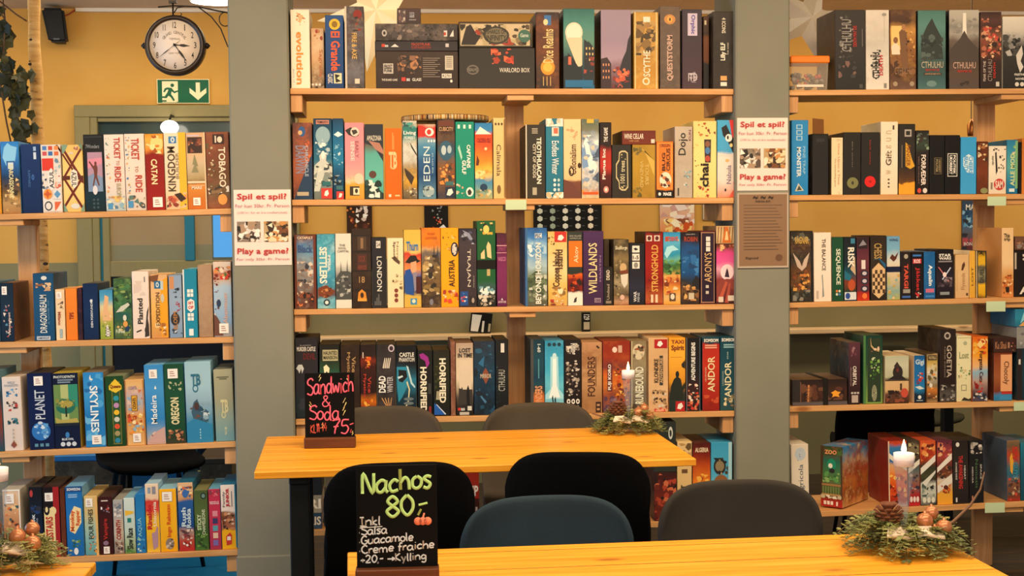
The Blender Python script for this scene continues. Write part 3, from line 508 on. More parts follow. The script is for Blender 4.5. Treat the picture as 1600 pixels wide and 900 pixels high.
# -- middle unit, third shelf
G('C3', 460, 494, 366.7, '5a2e22 6a3828@.03 4a7ab0@.1 6a9ac0@.25 9aa4ac@.45 8a7a74@.6 6a4a40@.8 5a2e22@.98 4a2418', R(0, 0, .1, 1, '6a3424'), R(.88, 0, 1, 1, '6a3020'), T(.14, .025, .86, .06, 'CATAPULT', 'h', 'f0d0b0', .03), T(.16, .14, .86, .24, 'Black', 'h', '3a5a94', .03), X(.12, .36, .86, .72, 30, 'c8b8ac 6a5a58 a06a50 3a3a48 d8ccc0', .14), X(.1, .76, .88, .98, 24, 'e0c8b0 5a2a20 8a4a34 2a1c1c d87a50', .14), n=(.5, 24, '8aa0b0 6a4a40 c0b0a4'), lab='brown-edged box with sailing ships at sea')
G('C3', 495, 523.5, 366, '3a9ab8 58b4cc@.3 3a90b0@.6 2a7a9c@.7 7a4028@.74 6a3a24@.84 6ab8cc@.88 8ac4cc', T(.14, .17, .56, .66, 'SETTLERS', 'd', 'f4ecdc', .03), T(.6, .28, .76, .5, 'IMPERIAL', 'd', 'eaf4f2', .02), P('7a3c22', .05, .72, .5, .68, .95, .76, .9, .8, .5, .86, .05, .82), X(.05, .7, .9, .84, 10, 'a85a34 4a2416 c88a50', .12), E(.34, .87, .7, .96, '20343c'), E(.42, .89, .62, .94, 'd8e4e0'), n=(.5, 20, '8ad0dc 2a7a98 c8e4e4'), lab='aqua box with white title reading downwards')
G('C3', 524, 549, 365, 'dcd8cc e0dcd0@.4 8a8c88@.55 5a5c5a@.7 3a3a3a@.85 e0dcd0@.88 d8d4c8', T(.25, .14, .62, .17, 'THE', 'h', '6a6a64'), T(.2, .18, .7, .21, 'ROYAL', 'h', '6a6a64'), T(.12, .22, .88, .25, 'CAPITAL', 'h', '6a6a64'), P('4a4c4c', .3, .5, .34, .36, .38, .5, .7, .5, .74, .34, .78, .5, 1, .52, 1, .88, 0, .88, 0, .6), X(.05, .55, .95, .84, 22, '8a8c88 3a3c3c b8b8b0', .15), lab='white box with grey photo of spires')
G('C3', 549.5, 580, 357, '34261e 3c2c22@.5 2c201a', *[R(.02, v, .98, v + .02, '1e1612') for v in (.08, .28, .52, .76)], R(.3, .1, .76, .27, '4a382a'), T(.46, .12, .6, .25, '1', 'h', '8a6a4a', .02), R(.28, .32, .78, .5, '4a2a22'), T(.36, .34, .7, .42, 'BOOK', 'h', '7a3a2c'), T(.3, .46, .76, .52, 'SHERWOOD', 'h', '8a4434'), T(.36, .6, .66, .68, '18', 'h', 'b08a5a', .01), P('d88a2c', .28, .9, .32, .8, .5, .76, .7, .8, .76, .9), R(.28, .88, .76, .91, 'e0a040'), E(.42, .8, .6, .87, '3a2618'), n=(.5, 22, '4a382c 2a1e18 5a4434'), lab='black leather-bound book box with raised bands', warp=.05)
G('C3', 580.8, 604, 371, '26262a 2a2a2c', T(.34, .27, .68, .76, 'LONDON', 'd', 'e0dcd4', .01), R(.3, .05, .6, .15, 'd8d4cc'), T(.34, .07, .56, .13, '2-4', 'h', '2a2a2c'), *[R(.16 + .12 * i, .95 - .05 * (i % 3 + 1), .26 + .12 * i, .96, '5a5a5c') for i in range(4)], lab='slim black box with thin white serif title')
G('C3', 605, 630.5, 372, 'f2dfba f0dab0@.5 ecd6ac', T(.34, .05, .52, .32, 'Spoon', 'd', '4a3424', .02), T(.58, .05, .72, .3, 'Nova', 'd', '8a7454', .005), P('5a4434', .25, .28, .5, .26, .8, .34, .75, .38, .5, .34), X(.3, .5, .95, .75, 14, 'a89468 6a5a3c c8b488', .16), *[E(.42, .72 + .07 * i, .66, .78 + .07 * i, '7a3a2c') for i in range(3)], lab='cream box with small brown figures')
G('C3', 631, 658, 359, 'd8b44c dcb850@.15 e0c070@.28 c83a2c@.32 d89050@.5 2a5aa0@.6 3a4a6a@.8 d8b44c@.86 d8b44c', T(.14, .15, .84, .27, 'Thurn', 'h', '2a74b0', .03), P('201a1c', .06, .42, .3, .35, .4, .33, .7, .33, .8, .38, .98, .4, .6, .44), P('d8a07a', .38, .42, .72, .4, .74, .52, .55, .58, .4, .52), P('1f4f9a', .05, .52, .36, .5, .5, .6, .56, .84, .08, .82), P('8a8498', .5, .55, .74, .54, .8, .75, .6, .8), R(.7, .6, .98, .82, '4a1c1c'), R(.02, .85, .98, .99, 'd0ac48'), R(.36, .88, .74, .96, '3a8ab8'), E(.45, .89, .66, .94, 'e8e0c0'), lab='yellow box with man in wide black hat')
G('C3', 658.5, 688.5, 356, 'ee7e1e f0821e@.22 c8a070@.27 5a5a64@.32 7a6440@.5 6a5038@.7 4a3a2c@.84 3a2c2a@.86 382a28', T(.3, .06, .72, .09, 'THE GREAT', 'h', 'b85a14'), T(.2, .11, .82, .14, 'LEGIONS', 'h', 'b85a14'), P('3a3a44', .62, .34, .66, .2, .7, .34, .82, .32, .86, .2, .9, .4, .98, .5), X(.05, .34, .95, .84, 44, '8a7040 c8a868 4a3a28 a88a5a 2c2824 d8c8a0', .17), E(.4, .89, .6, .97, '7a7a88'), lab='orange box with massed horsemen artwork', n=(.4, 25, 'a88a50 4a3a2a'))
G('C3', 688.7, 716.5, 356, 'f0a418 f2aa1c@.6 ee9f18', X(.1, .06, .5, .14, 5, '3a2a18 7a4a20', .12), X(.6, .04, .9, .14, 6, 'f4d8a0 c8782a', .15), X(.15, .2, .5, .32, 8, '8a3a28 e8c8a0 4a2a20', .14), E(.56, .18, 1, .36, '2a2830'), E(.64, .2, .9, .34, 'd8ccc4'), X(.66, .2, .95, .34, 6, '2a2830 8a7a78', .16), T(.44, .4, .78, .74, 'AUSTRIA', 'u', '3a2414', .015), X(.1, .78, .98, .95, 16, 'd84a2a f0d8b0 a83a24 e8b070', .15), lab='amber box with dark title reading upwards')
G('C3', 716.9, 744.8, 357, '2c2836 443a40@.2 3c3238@.5 3a3034@.9 342c30', P('8a90a8', .2, .02, .6, .06, .9, .18, .6, .14), X(.1, .02, .95, .2, 12, '1c1c2a 4a4e68 9aa0b0', .16), T(.42, .26, .66, .74, 'TRAJAN', 'd', 'dcd0c4', .0), T(.8, .6, .86, .75, 'STEFAN', 'd', 'a89c94'), R(.06, .8, .5, .98, '1f4a8c'), X(.08, .82, .48, .96, 8, 'c84a4a e0dce0 3a7ac0', .2), R(.62, .87, .92, .96, '1e1a1c'), E(.7, .88, .86, .95, 'a09488'), n=(.3, 24, '4a4046 2e2830'), lab='plum-brown box with widely spaced downward title')
G('C3', 745.2, 774.5, 345, '1f5c34 205c34@.4 1f5a34@.7 3a5a54@.76 2a2e2c@.86 1e201e', X(.15, .02, .85, .16, 14, 'd8a83c 1a2420 e0c070', .14), E(.34, .05, .66, .15, 'f0cc6c'), P('d8c890', .5, .3, .6, .24, .74, .28, .78, .44, .55, .42), P('d8c890', .2, .38, .4, .33, .42, .44, .2, .44), R(.52, .56, .7, .64, 'b8a870'), X(.1, .76, .95, .86, 14, 'b8d4dc 6a9aa8 dfe8e4', .16), X(.05, .86, .95, .99, 22, '1c1c1c a89a84 5a5650 d0c8b8', .16), strap=('h', .455, .56, '141414'), lab='green box closed by a black strap')
G('C3', 776, 792, 364.5, '4a2234 5a2440@.15 6a2450@.25 7a2a5c@.5 742858@.8 5a2048', R(.0, .16, 1, .175, 'c88a9a'), R(0, .26, 1, .27, 'c88a9a'), T(.1, .19, .9, .24, 'SPIRIT', 'h', '9a4a78'), T(.1, .32, .9, .38, 'VASCO', 'h', 'c878a0', .02), T(.1, .92, .9, .95, 'ADVENTURE', 'h', 'e0c8d0'), P('e8d8e0', .4, .91, .5, .88, .6, .91), lab='narrow purple box beside the middle post')
G('C3', 820.5, 855, 356, '2a5a9a 3a7ac0@.1 8ab8dc@.2 6aa0d0@.35 a8c4d0@.48 7a8c7c@.6 5a6a54@.75 6a705c@.9 4a4a40', R(.0, 0, .1, 1, '3a6a9a'), R(.44, .07, .76, .13, 'dce4e8'), T(.46, .075, .72, .125, 'PSC', 'h', '2a4a74', .02), X(.1, .14, .98, .4, 12, 'e4ecf0 a8ccE4 5a98cc'.lower(), .2), T(.46, .19, .72, .97, 'BEYOND HORIZON', 'u', 'f0ece0', .025), P('4a5a40', .1, .64, .5, .54, .98, .66, .98, .8, .1, .8), X(.1, .6, .98, .95, 26, '6a7c60 3c4a38 8a947c c0c4b4', .15), X(.6, .86, .95, .99, 8, 'e0e0d8 a8a8a0', .14), lab='sky blue box with cloudscape and green hills', warp=.2)
G('C3', 856, 886.5, 362, 'd8b060 e8c880@.2 f0d8a0@.5 e0b44c@.8 c89a4c', X(.0, .02, .35, .18, 14, '3a4a2a 6a3a24 c8a050', .14), R(.34, 0, .96, .14, 'c42c24'), P('f4e8e0', .5, .11, .55, .05, .72, .04, .84, .08, .7, .12), T(.24, .28, .7, .74, 'Copper Island', 'u', '4a2a18', .02), E(.5, .22, .86, .52, 'e8cc8c'), T(.4, .24, .76, .5, 'Island', 'u', '4a2a18', .02), X(.1, .74, .95, .88, 12, 'f0e0b8 b07a38 8a6a3a', .15), X(.1, .91, .8, .99, 12, 'b83a2c e8d0b0 7a2a20', .14), n=(.4, 20, 'f0dca0 c89a48'), lab='straw-coloured box with red badge at its top', warp=.2)
G('C3', 887, 910.5, 362, '343a34 363c36@.1 2e342e@.55 e0601c@.57 8a2414@.65 6a1810@.8 f0e4d8@.83 f0e4d8', T(.1, .045, .9, .07, 'SIGN VILLAGE', 'h', 'a8a494'), T(.1, .08, .9, .1, 'AFRICA', 'h', 'a8a494'), R(.06, .125, .96, .475, 'ee7418'), T(.4, .2, .7, .42, 'Akov', 'u', 'f6d8ac', .01), X(.02, .58, .98, .8, 22, '7a1810 4a1410 c84a1c 2a1410', .17), R(0, .83, .98, .995, 'f2e6da'), P('3a3434', .36, .96, .44, .9, .6, .88, .56, .95), lab='black, orange and white box with orange square')
G('C3', 911, 943, 361, '4a2c58 44284f 402648', T(.26, .16, .68, .84, 'WILDLANDS', 'u', 'e8d49a', .01), T(.8, .33, .88, .68, 'MARTIN', 'u', '9a7aa4'), R(.55, .9, .86, .96, 'a890a0'), T(.57, .91, .84, .955, 'oee', 'h', '44284f'), lab='wide purple box with pale gold upward title')
G('C3', 943.5, 958, 417, '26201c 2c2622 24201c', T(.25, .08, .62, .34, 'DEAD', 'u', 'd8ccb8', .03), T(.3, .45, .6, .85, 'Undead', 'u', 'a89a88'), R(.2, .88, .8, .95, '8a7c6c'), lab='small black box in front of the bearded-skull box', dy=.006, d=.06)
G('C3', 943.5, 952, 374, '4a3c2a 54442e@.4 3a2e24', lab='plain dark khaki box behind the small black box', dy=.08, d=.16)
G('C3', 958.6, 982.7, 374, '3a3226 5a4c36@.2 8a744c@.3 6a5a3e@.4 4a3e2c@.5 a89878@.65 8a7a60@.75 4a3a2c@.85 c89878@.95 a87050', T(.1, .1, .9, .17, 'Skullforge', 'h', 'e0d4b4', .02), E(.4, .36, .85, .5, 'c8a878'), P('7a3a24', .4, .48, .9, .46, .95, .52, .4, .52), P('d8d0c0', .45, .54, .95, .52, .9, .68, .7, .74, .5, .66), X(.02, .3, .5, .85, 24, '2e281e 7a6a4c a89468', .18), E(.4, .84, .7, .92, 'd8b0a0'), n=(.5, 25, '3a3020 a08a60'), lab='khaki box with white-bearded figure')
G('C3', 983.3, 1007.5, 380, '1e1e24 22222c@.5 2a2a3c@.7 1c1c22', *[R(.18, .04 + .13 * i, .66, .15 + .13 * i, 'e6e0d4') for i in range(3)], P('2a2628', .26, .09, .4, .07, .58, .1, .4, .12), T(.22, .2, .6, .26, '1-5', 'h', '2a2628', .02), E(.28, .31, .56, .4, '8a8680'), T(.26, .78, .46, .95, 'WAR', 'u', 'd8d8d8', .02), T(.5, .8, .66, .95, 'MINE', 'u', 'a8acb4', .02), lab='black box with three stacked white squares')
G('C3', 1008, 1036, 362, '3a2018 8a1c14@.04 a02018@.4 8a1c14@.7 b05a2c@.95 7a2018', R(.06, .05, .38, .13, 'd8c8b8'), R(.5, .05, .82, .13, 'd8c8b8'), E(.12, .06, .32, .12, '5a1c14'), E(.56, .06, .76, .12, '5a1c14'), T(.34, .18, .72, .82, 'STRONGHOLD', 'u', 'e0a850', .02), T(.3, .86, .7, .97, 'II', 'h', 'e0c8a8', .02), X(.02, .5, .3, .98, 8, '6a140f b8482c', .3), lab='red box with amber upward block title')
G('C3', 1036.3, 1063.5, 363, '2a8ac0 5aaed4@.15 2a90b8@.3 6ab0a0@.38 3a6a38@.45 5a7a40@.52 e0a85a@.6 b85a2c@.7 e09a3c@.8 d8b070@.9 e8a040', P('a8e0f0', .05, .3, .2, .2, .55, .18, .9, .24, .5, .26, .2, .36), X(.1, .06, .9, .13, 8, 'c8503a e8b080', .14), T(.16, .06, .84, .12, 'ROBINS', 'h', 'c8503a', .02), X(.0, .38, 1, .58, 22, '2f5a30 4a7a3c 6a9a50 1f4424', .15), X(.02, .58, .98, .86, 24, 'e8b060 a84a24 d87a34 7a3418 f0d0a0', .16), R(.34, .84, .7, .95, '5a4430'), E(.4, .85, .64, .93, 'e0d4c0'), lab='tropical box with palms, blue sky and orange beach')
G('C3', 1064, 1093, 363, '241c22 2a2026@.1 1f4a80@.2 1f5a98@.4 1a4a80@.58 2a3038@.68 6a4a30@.8 2a2022', T(.16, .06, .88, .13, 'ROBIN', 'h', 'a8402c', .02), T(.25, .02, .75, .035, 'ADRIAN SMITH', 'h', 'b0a8a8'), X(.05, .2, .95, .6, 18, '2a6aa8 174070 3a7ab8', .2), P('1e1c20', .6, .7, .8, .6, .98, .64, .98, .8, .6, .76), X(.1, .72, .95, .95, 22, '8a5a30 c88a4c 2a1c1a d8a860', .14), R(.4, .84, .7, .93, 'c8b8a0'), lab='dark box with deep blue water artwork')
G('C3', 1093.8, 1117.7, 360.6, '5a2024 2e1e30@.04 2a1c30@.95 5a2024', R(.04, .02, .96, .03, 'b88a6a'), R(.04, .97, .96, .98, 'b88a6a'), R(.06, .03, .1, .97, 'b88a6a'), R(.9, .03, .94, .97, 'b88a6a'), *[R(.38, .08 + .07 * i, .66, .14 + .07 * i, 'e0d8d0') for i in range(3)], T(.28, .3, .74, .7, 'ARONYS', 'u', 'e0b480', .0), *[R(.36, .74 + .08 * i, .56, .78 + .08 * i, 'c8bcb0') for i in range(2)], lab='black-purple box with ornate copper border')
pk = G('C3', 1119, 1151.3, 381, '3a2028 8a4430@.06 d8488c@.15 e05a9c@.3 e8a0b8@.42 b87a8a@.5 8a3a3a@.6 7a3430@.75 5a2428@.9 3a1c22', X(.1, .01, .9, .12, 12, 'c87a50 5a2a24 e0b080', .12), E(.2, .34, .85, .6, 'f0d0d8'), P('3a2434', .4, .55, .48, .44, .52, .4, .57, .44, .64, .56), P('8a3c34', .0, .7, .2, .62, .5, .58, .98, .6, .98, .8, .5, .7, 0, .98), P('b8543c', .05, .95, .45, .62, .55, .64, .25, .98), P('a84a3c', .4, .98, .62, .64, .7, .66, .6, .98), R(.1, .88, .34, .97, 'd8c8b8'), R(.56, .86, .92, .95, 'd8c8b8'), lab='magenta box with red rocks and lone climber')
G('C3', 1119, 1151, 353, 'c8a070 d8b888 c8a070', *[P('6a4a30', .05 + .14 * i, .95, .1 + .14 * i, .05, .14 + .14 * i, .05, .09 + .14 * i, .95) for i in range(7)], P('c86a24', .3, .95, .42, .05, .58, .05, .74, .95), P('e8c890', .42, .8, .48, .3, .55, .3, .6, .8), side='9a7a58', lab='', full='flat tan patterned box lying on the magenta box, third shelf, middle unit', on=pk)
# -- middle unit, fourth shelf
G('C4', 461, 497, 528, '26262c 2c2a30@.3 2a2a34@.6 22303c@.9 1c242c', T(.08, .11, .9, .165, 'MURDER CASTLE', 'h', 'dcd8d4', .02), T(.22, .085, .72, .1, 'BLOODY', 'h', '9a9694'), T(.36, .19, .9, .27, 'DEVIL', 'h', '6a1c20', .02), P('c8ccd0', .04, .38, .14, .33, .3, .33, .38, .38, .3, .44, .26, .38, .18, .44, .12, .4), X(.0, .5, 1, .98, 10, '1c2a34 303440', .25), lab='black box with white mask emblem, left end')
G('C4', 499, 531, 538.5, '1e1e1c 26281f@.2 2a4430@.3 2a5a48@.42 2a3c30@.6 1c1c1a', R(.16, .07, .92, .22, 'b8b088'), T(.2, .085, .88, .14, 'HAUNTED', 'h', '3a3a2c', .02), T(.2, .15, .88, .2, 'MANSION', 'h', '3a3a2c', .02), P('f0e8c0', .2, .3, .34, .27, .5, .32, .46, .4, .36, .36, .24, .4), X(.3, .4, .95, .55, 8, '3a7a5c 1f4a38', .2), lab='black-green box with pale label and moth')
G('C4', 532, 562.6, 539, '2a1e1a 33241e@.4 2a1e1a', T(.3, .1, .5, .42, 'Mystics', 'd', 'b08a5a', .02), T(.58, .16, .78, .38, 'Vice', 'd', 'b08a5a', .02), n=(.4, 22, '4a3626 241a16'), lab='dark brown box with bronze calligraphy')
G('C4', 563, 588, 539, '241a1a 2c1e1c@.15 7a2a1c@.22 3a1c18@.3 281a1a@.65 c86a1c@.78 8a3a1a@.86 241a1c', X(.3, .16, .85, .32, 14, 'd8521c e88a2c 8a2414', .2), T(.14, .4, .36, .72, 'Mystics', 'd', 'b83a2c', .02), T(.45, .44, .68, .66, 'Vice', 'd', 'b83a2c', .02), X(.2, .74, .85, .9, 18, 'e88a24 f0b040 c84a18', .18), R(.14, .1, .2, .18, 'd8c8b8'), lab='dark box with glowing fire spots')
G('C4', 589, 617.8, 538.5, '2a2628 3a3436@.3 2c2829@.6 3a302c@.8 2a2628', E(.62, .0, .96, .1, 'c8bcc8'), E(.68, .02, .9, .085, '3a2a34'), *[P('d8ccbc', .3 + .1 * i, .32, .42 + .1 * i, .18, .46 + .1 * i, .19, .37 + .1 * i, .33) for i in range(4)], T(.08, .43, .46, .66, 'DEAD', 'u', 'f0ece8', .03), T(.54, .44, .86, .66, 'WINTER', 'u', 'c0bcc0', .02), *[P('c8935c', .5 + .06 * i, .86, .22 + .18 * i, .74, .26 + .18 * i, .73, .56 + .06 * i, .86) for i in range(4)], X(.05, .85, .95, .99, 10, '8a9098 4a4a50', .16), n=(.5, 24, '5a5254 221e20'), lab='charcoal box with clawing hands')
G('C4', 619, 650.5, 539.6, '16181c 181c22@.25 1f4a5c@.4 2a7a98@.5 1a3a4a@.7 14181c', T(.16, .1, .9, .16, 'CASTLE', 'h', 'e0dcd0', .03), T(.14, .17, .92, .23, 'PHANTOM', 'h', 'd0ccc4', .03), P('2a88a8', .02, .3, .5, .3, .62, .42, .6, .54, .3, .72, .1, .8, .04, .6), P('12161a', .1, .34, .5, .35, .55, .44, .3, .52, .12, .5), P('c8dce0', .06, .44, .3, .42, .34, .44, .1, .47), P('e0d8a8', .55, .5, .68, .62, .6, .8, .3, .98, .26, .97, .56, .78, .62, .62, .5, .52), P('b8d8e0', .5, .28, .6, .3, .8, .52, .95, .58, .92, .6, .72, .54), *[E(.36, .73 + .06 * i, .86, .775 + .06 * i, '6a7478') for i in range(3)], lab='black box with cyan cloaked profile')
G('C4', 652.6, 676, 547.5, '1c1e1c 1e1e1e 1a1c1a', P('9a2a8c', .1, .06, .35, .04, .7, .1, .8, .2, .6, .27, .5, .16, .2, .12), T(.16, .25, .6, .94, 'HORRIFIED', 'd', 'f2e8d0', .035), R(.68, .5, .9, .66, '3a3c3a'), R(.74, .85, .9, .96, '8a2420'), lab='black box with purple slime over white title')
G('C4', 676.8, 703, 547.5, '26261e 2a2c1c@.3 20221c@.7 1c1e1e', T(.36, .12, .76, .8, 'HORRIFIED', 'd', 'f2e8d0', .035), X(.05, .2, .35, .6, 8, '4a4a24 3a3c22', .3), P('1f5ab0', .04, .98, .04, .8, .14, .82, .72, .98), P('c8d4e8', .14, .82, .2, .82, .76, .97, .7, .98), *[P('d8cca8', .16 + .07 * i, .75, .2 + .07 * i, .62, .24 + .07 * i, .62, .2 + .07 * i, .75) for i in range(3)], lab='black box with white title and blue corner triangle')
G('C4', 704, 711.5, 534, '8a5a48 7a4e3e 8a5a48', n=(.6, 60, 'b08068 5a382c'), lab='thin reddish speckled slab beside the silhouette box', dy=.006)
G('C4', 712, 739.5, 536, 'b09a88 c0ac98@.15 d8c8b0@.25 e0d0b8@.5 a89884@.65 5a5048@.75 2a2626@.88 1e1c1c', T(.2, .07, .86, .13, 'LOST', 'h', '2a2626', .03), T(.12, .14, .95, .2, 'IN TIME', 'h', '2a2626', .03), R(.2, .24, .9, .64, 'dccab2'), P('3a3432', .16, .62, .3, .63, .34, .6, .4, .64, .95, .64, .95, .85, .16, .85), P('161414', .6, .7, .64, .62, .7, .58, .76, .63, .8, .86, .62, .86), R(.1, .89, .26, .93, 'c83a34'), T(.28, .895, .5, .93, 'ass', 'h', 'eee'), R(.66, .87, .9, .93, 'd8d4cc'), R(.2, .95, .75, .99, 'b8b4ac'), side='7a5a4c', lab='box with black silhouettes against a pale sky')
G('C4', 740.3, 773.5, 533, '2a2c34 24384a@.2 1c3c54@.4 1a3044@.7 182430', P('8a4a34', .42, .42, .55, .36, .68, .42, .7, .5, .56, .58, .42, .5), T(.3, .44, .82, .5, 'MIRROR', 'h', 'c8b8a0', .02), P('4a7aa0', .06, .66, .12, .66, .6, .82, .52, .84), P('2a6a94', .2, .3, .5, .2, .45, .35), X(.02, .05, .98, .98, 20, '1f4a6a 2a5a7a 16202c', .14), n=(.4, 20, '2a5a7c 1a2430'), lab='midnight blue box with small copper emblem')
G('C4', 774.5, 794.5, 530.6, '1c1e20 1e2224@.5 1a1c1e', R(.4, .05, .68, .17, 'd8d4cc'), T(.2, .4, .72, .68, 'CTHULHU', 'u', 'b8b8b0', .0), X(.02, .3, .3, .95, 12, '2a4a50 3a6068 1c2c30', .2), R(.6, .87, .9, .97, '8a7a74'), lab='black box with thin upright letters beside post', dy=.004)
G('C4', 829, 850.5, 530.6, '173848 1f4a5c@.3 1a3e54@.5 1f4a5a@.6 3a3a34@.7 c8703a@.74 d87a40@.95 3a2a24', R(0, 0, .2, 1, '4a4a48'), T(.5, .06, .74, .17, '1-60', 'd', 'dce4e0', .02), R(.55, .26, .62, .52, '5aa0b0'), T(.3, .62, .85, .96, 'WONDERS', 'u', 'e8a070', .03), lab='narrow dark teal box with orange upward letters')
G('C4', 851, 881, 532, '2a88b0 3aa0c8@.2 48b0d4@.45 6ac4dc@.6 58b4d0@.72 8acce0@.85 6ab8d0', E(.14, .03, .34, .08, '1a3a4a'), E(.4, .03, .6, .08, '1a3a4a'), E(.66, .03, .86, .08, '1a3a4a'), P('a8e0f0', .3, .22, .7, .22, .74, .66, .98, .74, .98, .8, .02, .8, .02, .74, .28, .66), P('f0fbfc', .42, .22, .6, .22, .62, .6, .8, .78, .2, .78, .4, .6), E(.4, .17, .62, .25, 'c8ecf4'), P('163040', .36, .78, .42, .74, .46, .85, .42, .88), P('163040', .5, .8, .56, .76, .6, .88, .54, .93), n=(.3, 22, '8ad8ec 2a90b8'), lab='bright sky blue box with vertical white light beam')
G('C4', 881.8, 908, 530.6, '221c1c 281f1e 201a1a', X(.1, .02, .9, .22, 10, 'b8aca0 e0d4c4 5a4c48', .2), T(.24, .05, .76, .2, 'Rising', 'd', 'd8d0c8', .03), X(.08, .28, .92, .76, 60, 'd8ccc0 a89888 6a5a54 3a3030 c0b0a4', .12), *[E(.12 + .28 * i, .8, .34 + .28 * i, .87, 'f0e8e0') for i in range(3)], *[E(.18 + .28 * i, .82, .28 + .28 * i, .85, '221c1c') for i in range(3)], *[R(.18 + .28 * i, .89, .28 + .28 * i, .95, 'a89c94') for i in range(3)], lab='black box with white engraved figures')
G('C4', 908.7, 940.8, 535, 'c09068 b88458@.2 c8986a@.5 a87850@.8 b08458', T(.28, .2, .66, .76, 'FOUNDERS', 'u', '4a2418', .015), R(.68, .2, .71, .62, '4a2418'), P('3a2418', .7, .06, .76, .04, .9, .08, .82, .09), R(.68, .84, .94, .99, '3a241c'), R(.74, .87, .88, .9, 'c09068'), R(.74, .93, .88, .96, 'c09068'), n=(.6, 12, 'd8ac7c 8a5c3c b88050'), lab='tan parchment box with dark upward title')
G('C4', 941.8, 984.8, 533, '8a2c1c 9a3420@.22 7a3a34@.35 c85a24@.45 e08030@.6 8a4434@.75 6a4450@.9 5a3a44', E(.34, .08, .52, .16, 'e8d0c0'), R(.56, .06, .7, .16, 'd0a890'), R(.16, .3, .34, .7, '6a2a28'), T(.18, .32, .32, .68, 'FUJI KORO', 'u', 'f0e8e0', .03), X(.4, .36, .98, .86, 44, 'e8902c c84a1c 3a2028 7a2a1c f0b458 2a1a20', .14), X(.04, .76, .5, .98, 16, '7a5a6c 8a6a78 5a3a50', .16), n=(.4, 18, 'e07a2c 8a3020'), lab='red-orange box with volcano battle and white upward title')
G('C4', 985.6, 1012.4, 533, '8a7a5c 9a8a6a@.3 7a7060@.6 6a6054@.9 5a4a38', R(.02, 0, .08, 1, 'c8b48a'), R(.9, 0, .97, 1, '6a4a2c'), E(.1, .04, .8, .26, 'd8c8a8'), X(.14, .06, .78, .24, 16, '6a5a44 a0522c 3a3028 b8a888', .18), T(.24, .36, .74, .88, 'RUNEBOUND', 'u', 'e4e0c8', .03), X(.05, .85, .95, .98, 12, 'a8884c 4a3c2c', .15), n=(.5, 20, 'a89878 5a5248'), lab='grey-beige box with pale upward title behind candle')
G('C4', 1012.8, 1044, 528, 'd8b080 d4a878@.4 e0b88a@.7 d8a87c', R(.3, .02, .96, .14, 'b01c20'), P('f4ece4', .44, .1, .5, .05, .64, .04, .74, .08, .6, .12), T(.28, .28, .5, .6, 'KLONDIKE', 'u', '3a2a20', .02), R(.56, .24, .74, .64, '3a3a3c'), T(.58, .27, .72, .61, 'ADVENTURE', 'u', 'd8b080', .02), X(.2, .7, .95, .94, 30, '6a5040 d8c8b0 3a2c24 a8845c', .12), X(.2, .94, .95, .995, 10, 'c84a3c e89a80', .14), n=(.3, 18, 'e8c498 c08c5c'), lab='wheat-coloured box with red badge')
G('C4', 1044.8, 1071, 527.7, 'e8a02c f0b03a@.2 eaa434@.4 d89028@.6 3a3a34@.75 2a3430@.88 24302c', T(.14, .03, .9, .08, 'TAXI', 'h', '8a3424', .03), T(.14, .1, .92, .19, 'Spirit', 'h', '7a2a1c', .03), R(.1, .26, .8, .265, 'b06a1c'), E(.4, .45, .62, .54, '1e221e'), P('222620', .06, .84, .12, .66, .3, .56, .5, .52, .72, .56, .8, .66, .98, .6, .98, .68, .84, .72, .9, .84), P('2a2420', .75, .36, .98, .3, .98, .42, .8, .4), R(.4, .86, .96, .995, 'b42024'), P('f0e8e0', .5, .96, .56, .9, .76, .88, .86, .93, .7, .97), lab='yellow box with black cloaked figure and red badge')
G('C4', 1071.8, 1094.8, 528, '1c1a1c 201e20@.5 3a2422@.7 2a1e1e', R(0, 0, .06, 1, '6a6a70'), R(.92, 0, .98, 1, '4a5a6a'), T(.34, .06, .62, .58, 'ADVENTURE BEGINS', 'u', 'f2eee8', .03), X(.08, .62, .9, .98, 46, 'c83a2c e8d0c0 7a2a24 d87a54 2a1c1c', .14), lab='black box with white upward title and red warriors')
G('C4', 1097.3, 1124.3, 527, '1f4a5a 1c3a48@.08 b02c20@.1 c0341f@.4 a82a1c@.8 8a2018', T(.08, .02, .92, .065, 'SOMSOM', 'h', 'f0ece4', .03), R(.14, .1, .84, .12, 'e0a088'), R(.14, .13, .84, .15, 'e0a088'), T(.3, .26, .72, .74, 'ANDOR', 'u', 'ecd8a8', .015), T(.14, .4, .22, .6, 'LEGENDER', 'u', 'e0b090'), X(.05, .78, .95, .98, 10, '8a1c14 c8502c', .2), lab='red box with pale upward title near right pillar')
G('C4', 1125, 1151.3, 526, '16404e 1f4a58@.5 24505c@.75 2a4a50', T(.08, .02, .92, .065, 'SOMSOM', 'h', 'f0ece4', .03), R(.2, .1, .84, .12, '8ab0b8'), R(.2, .13, .84, .15, '8ab0b8'), T(.26, .34, .66, .82, 'ANDOR', 'u', 'e8dcb4', .015), T(.12, .46, .19, .66, 'LEGENDER', 'u', 'a8b8b0'), X(.2, .78, .9, .98, 18, 'c8b488 8a7a58 4a4a40 e0d0a8', .16), T(.4, .2, .48, .3, 'STAR', 'u', 'a8c0c0'), lab='dark teal box with pale upward title by right pillar')
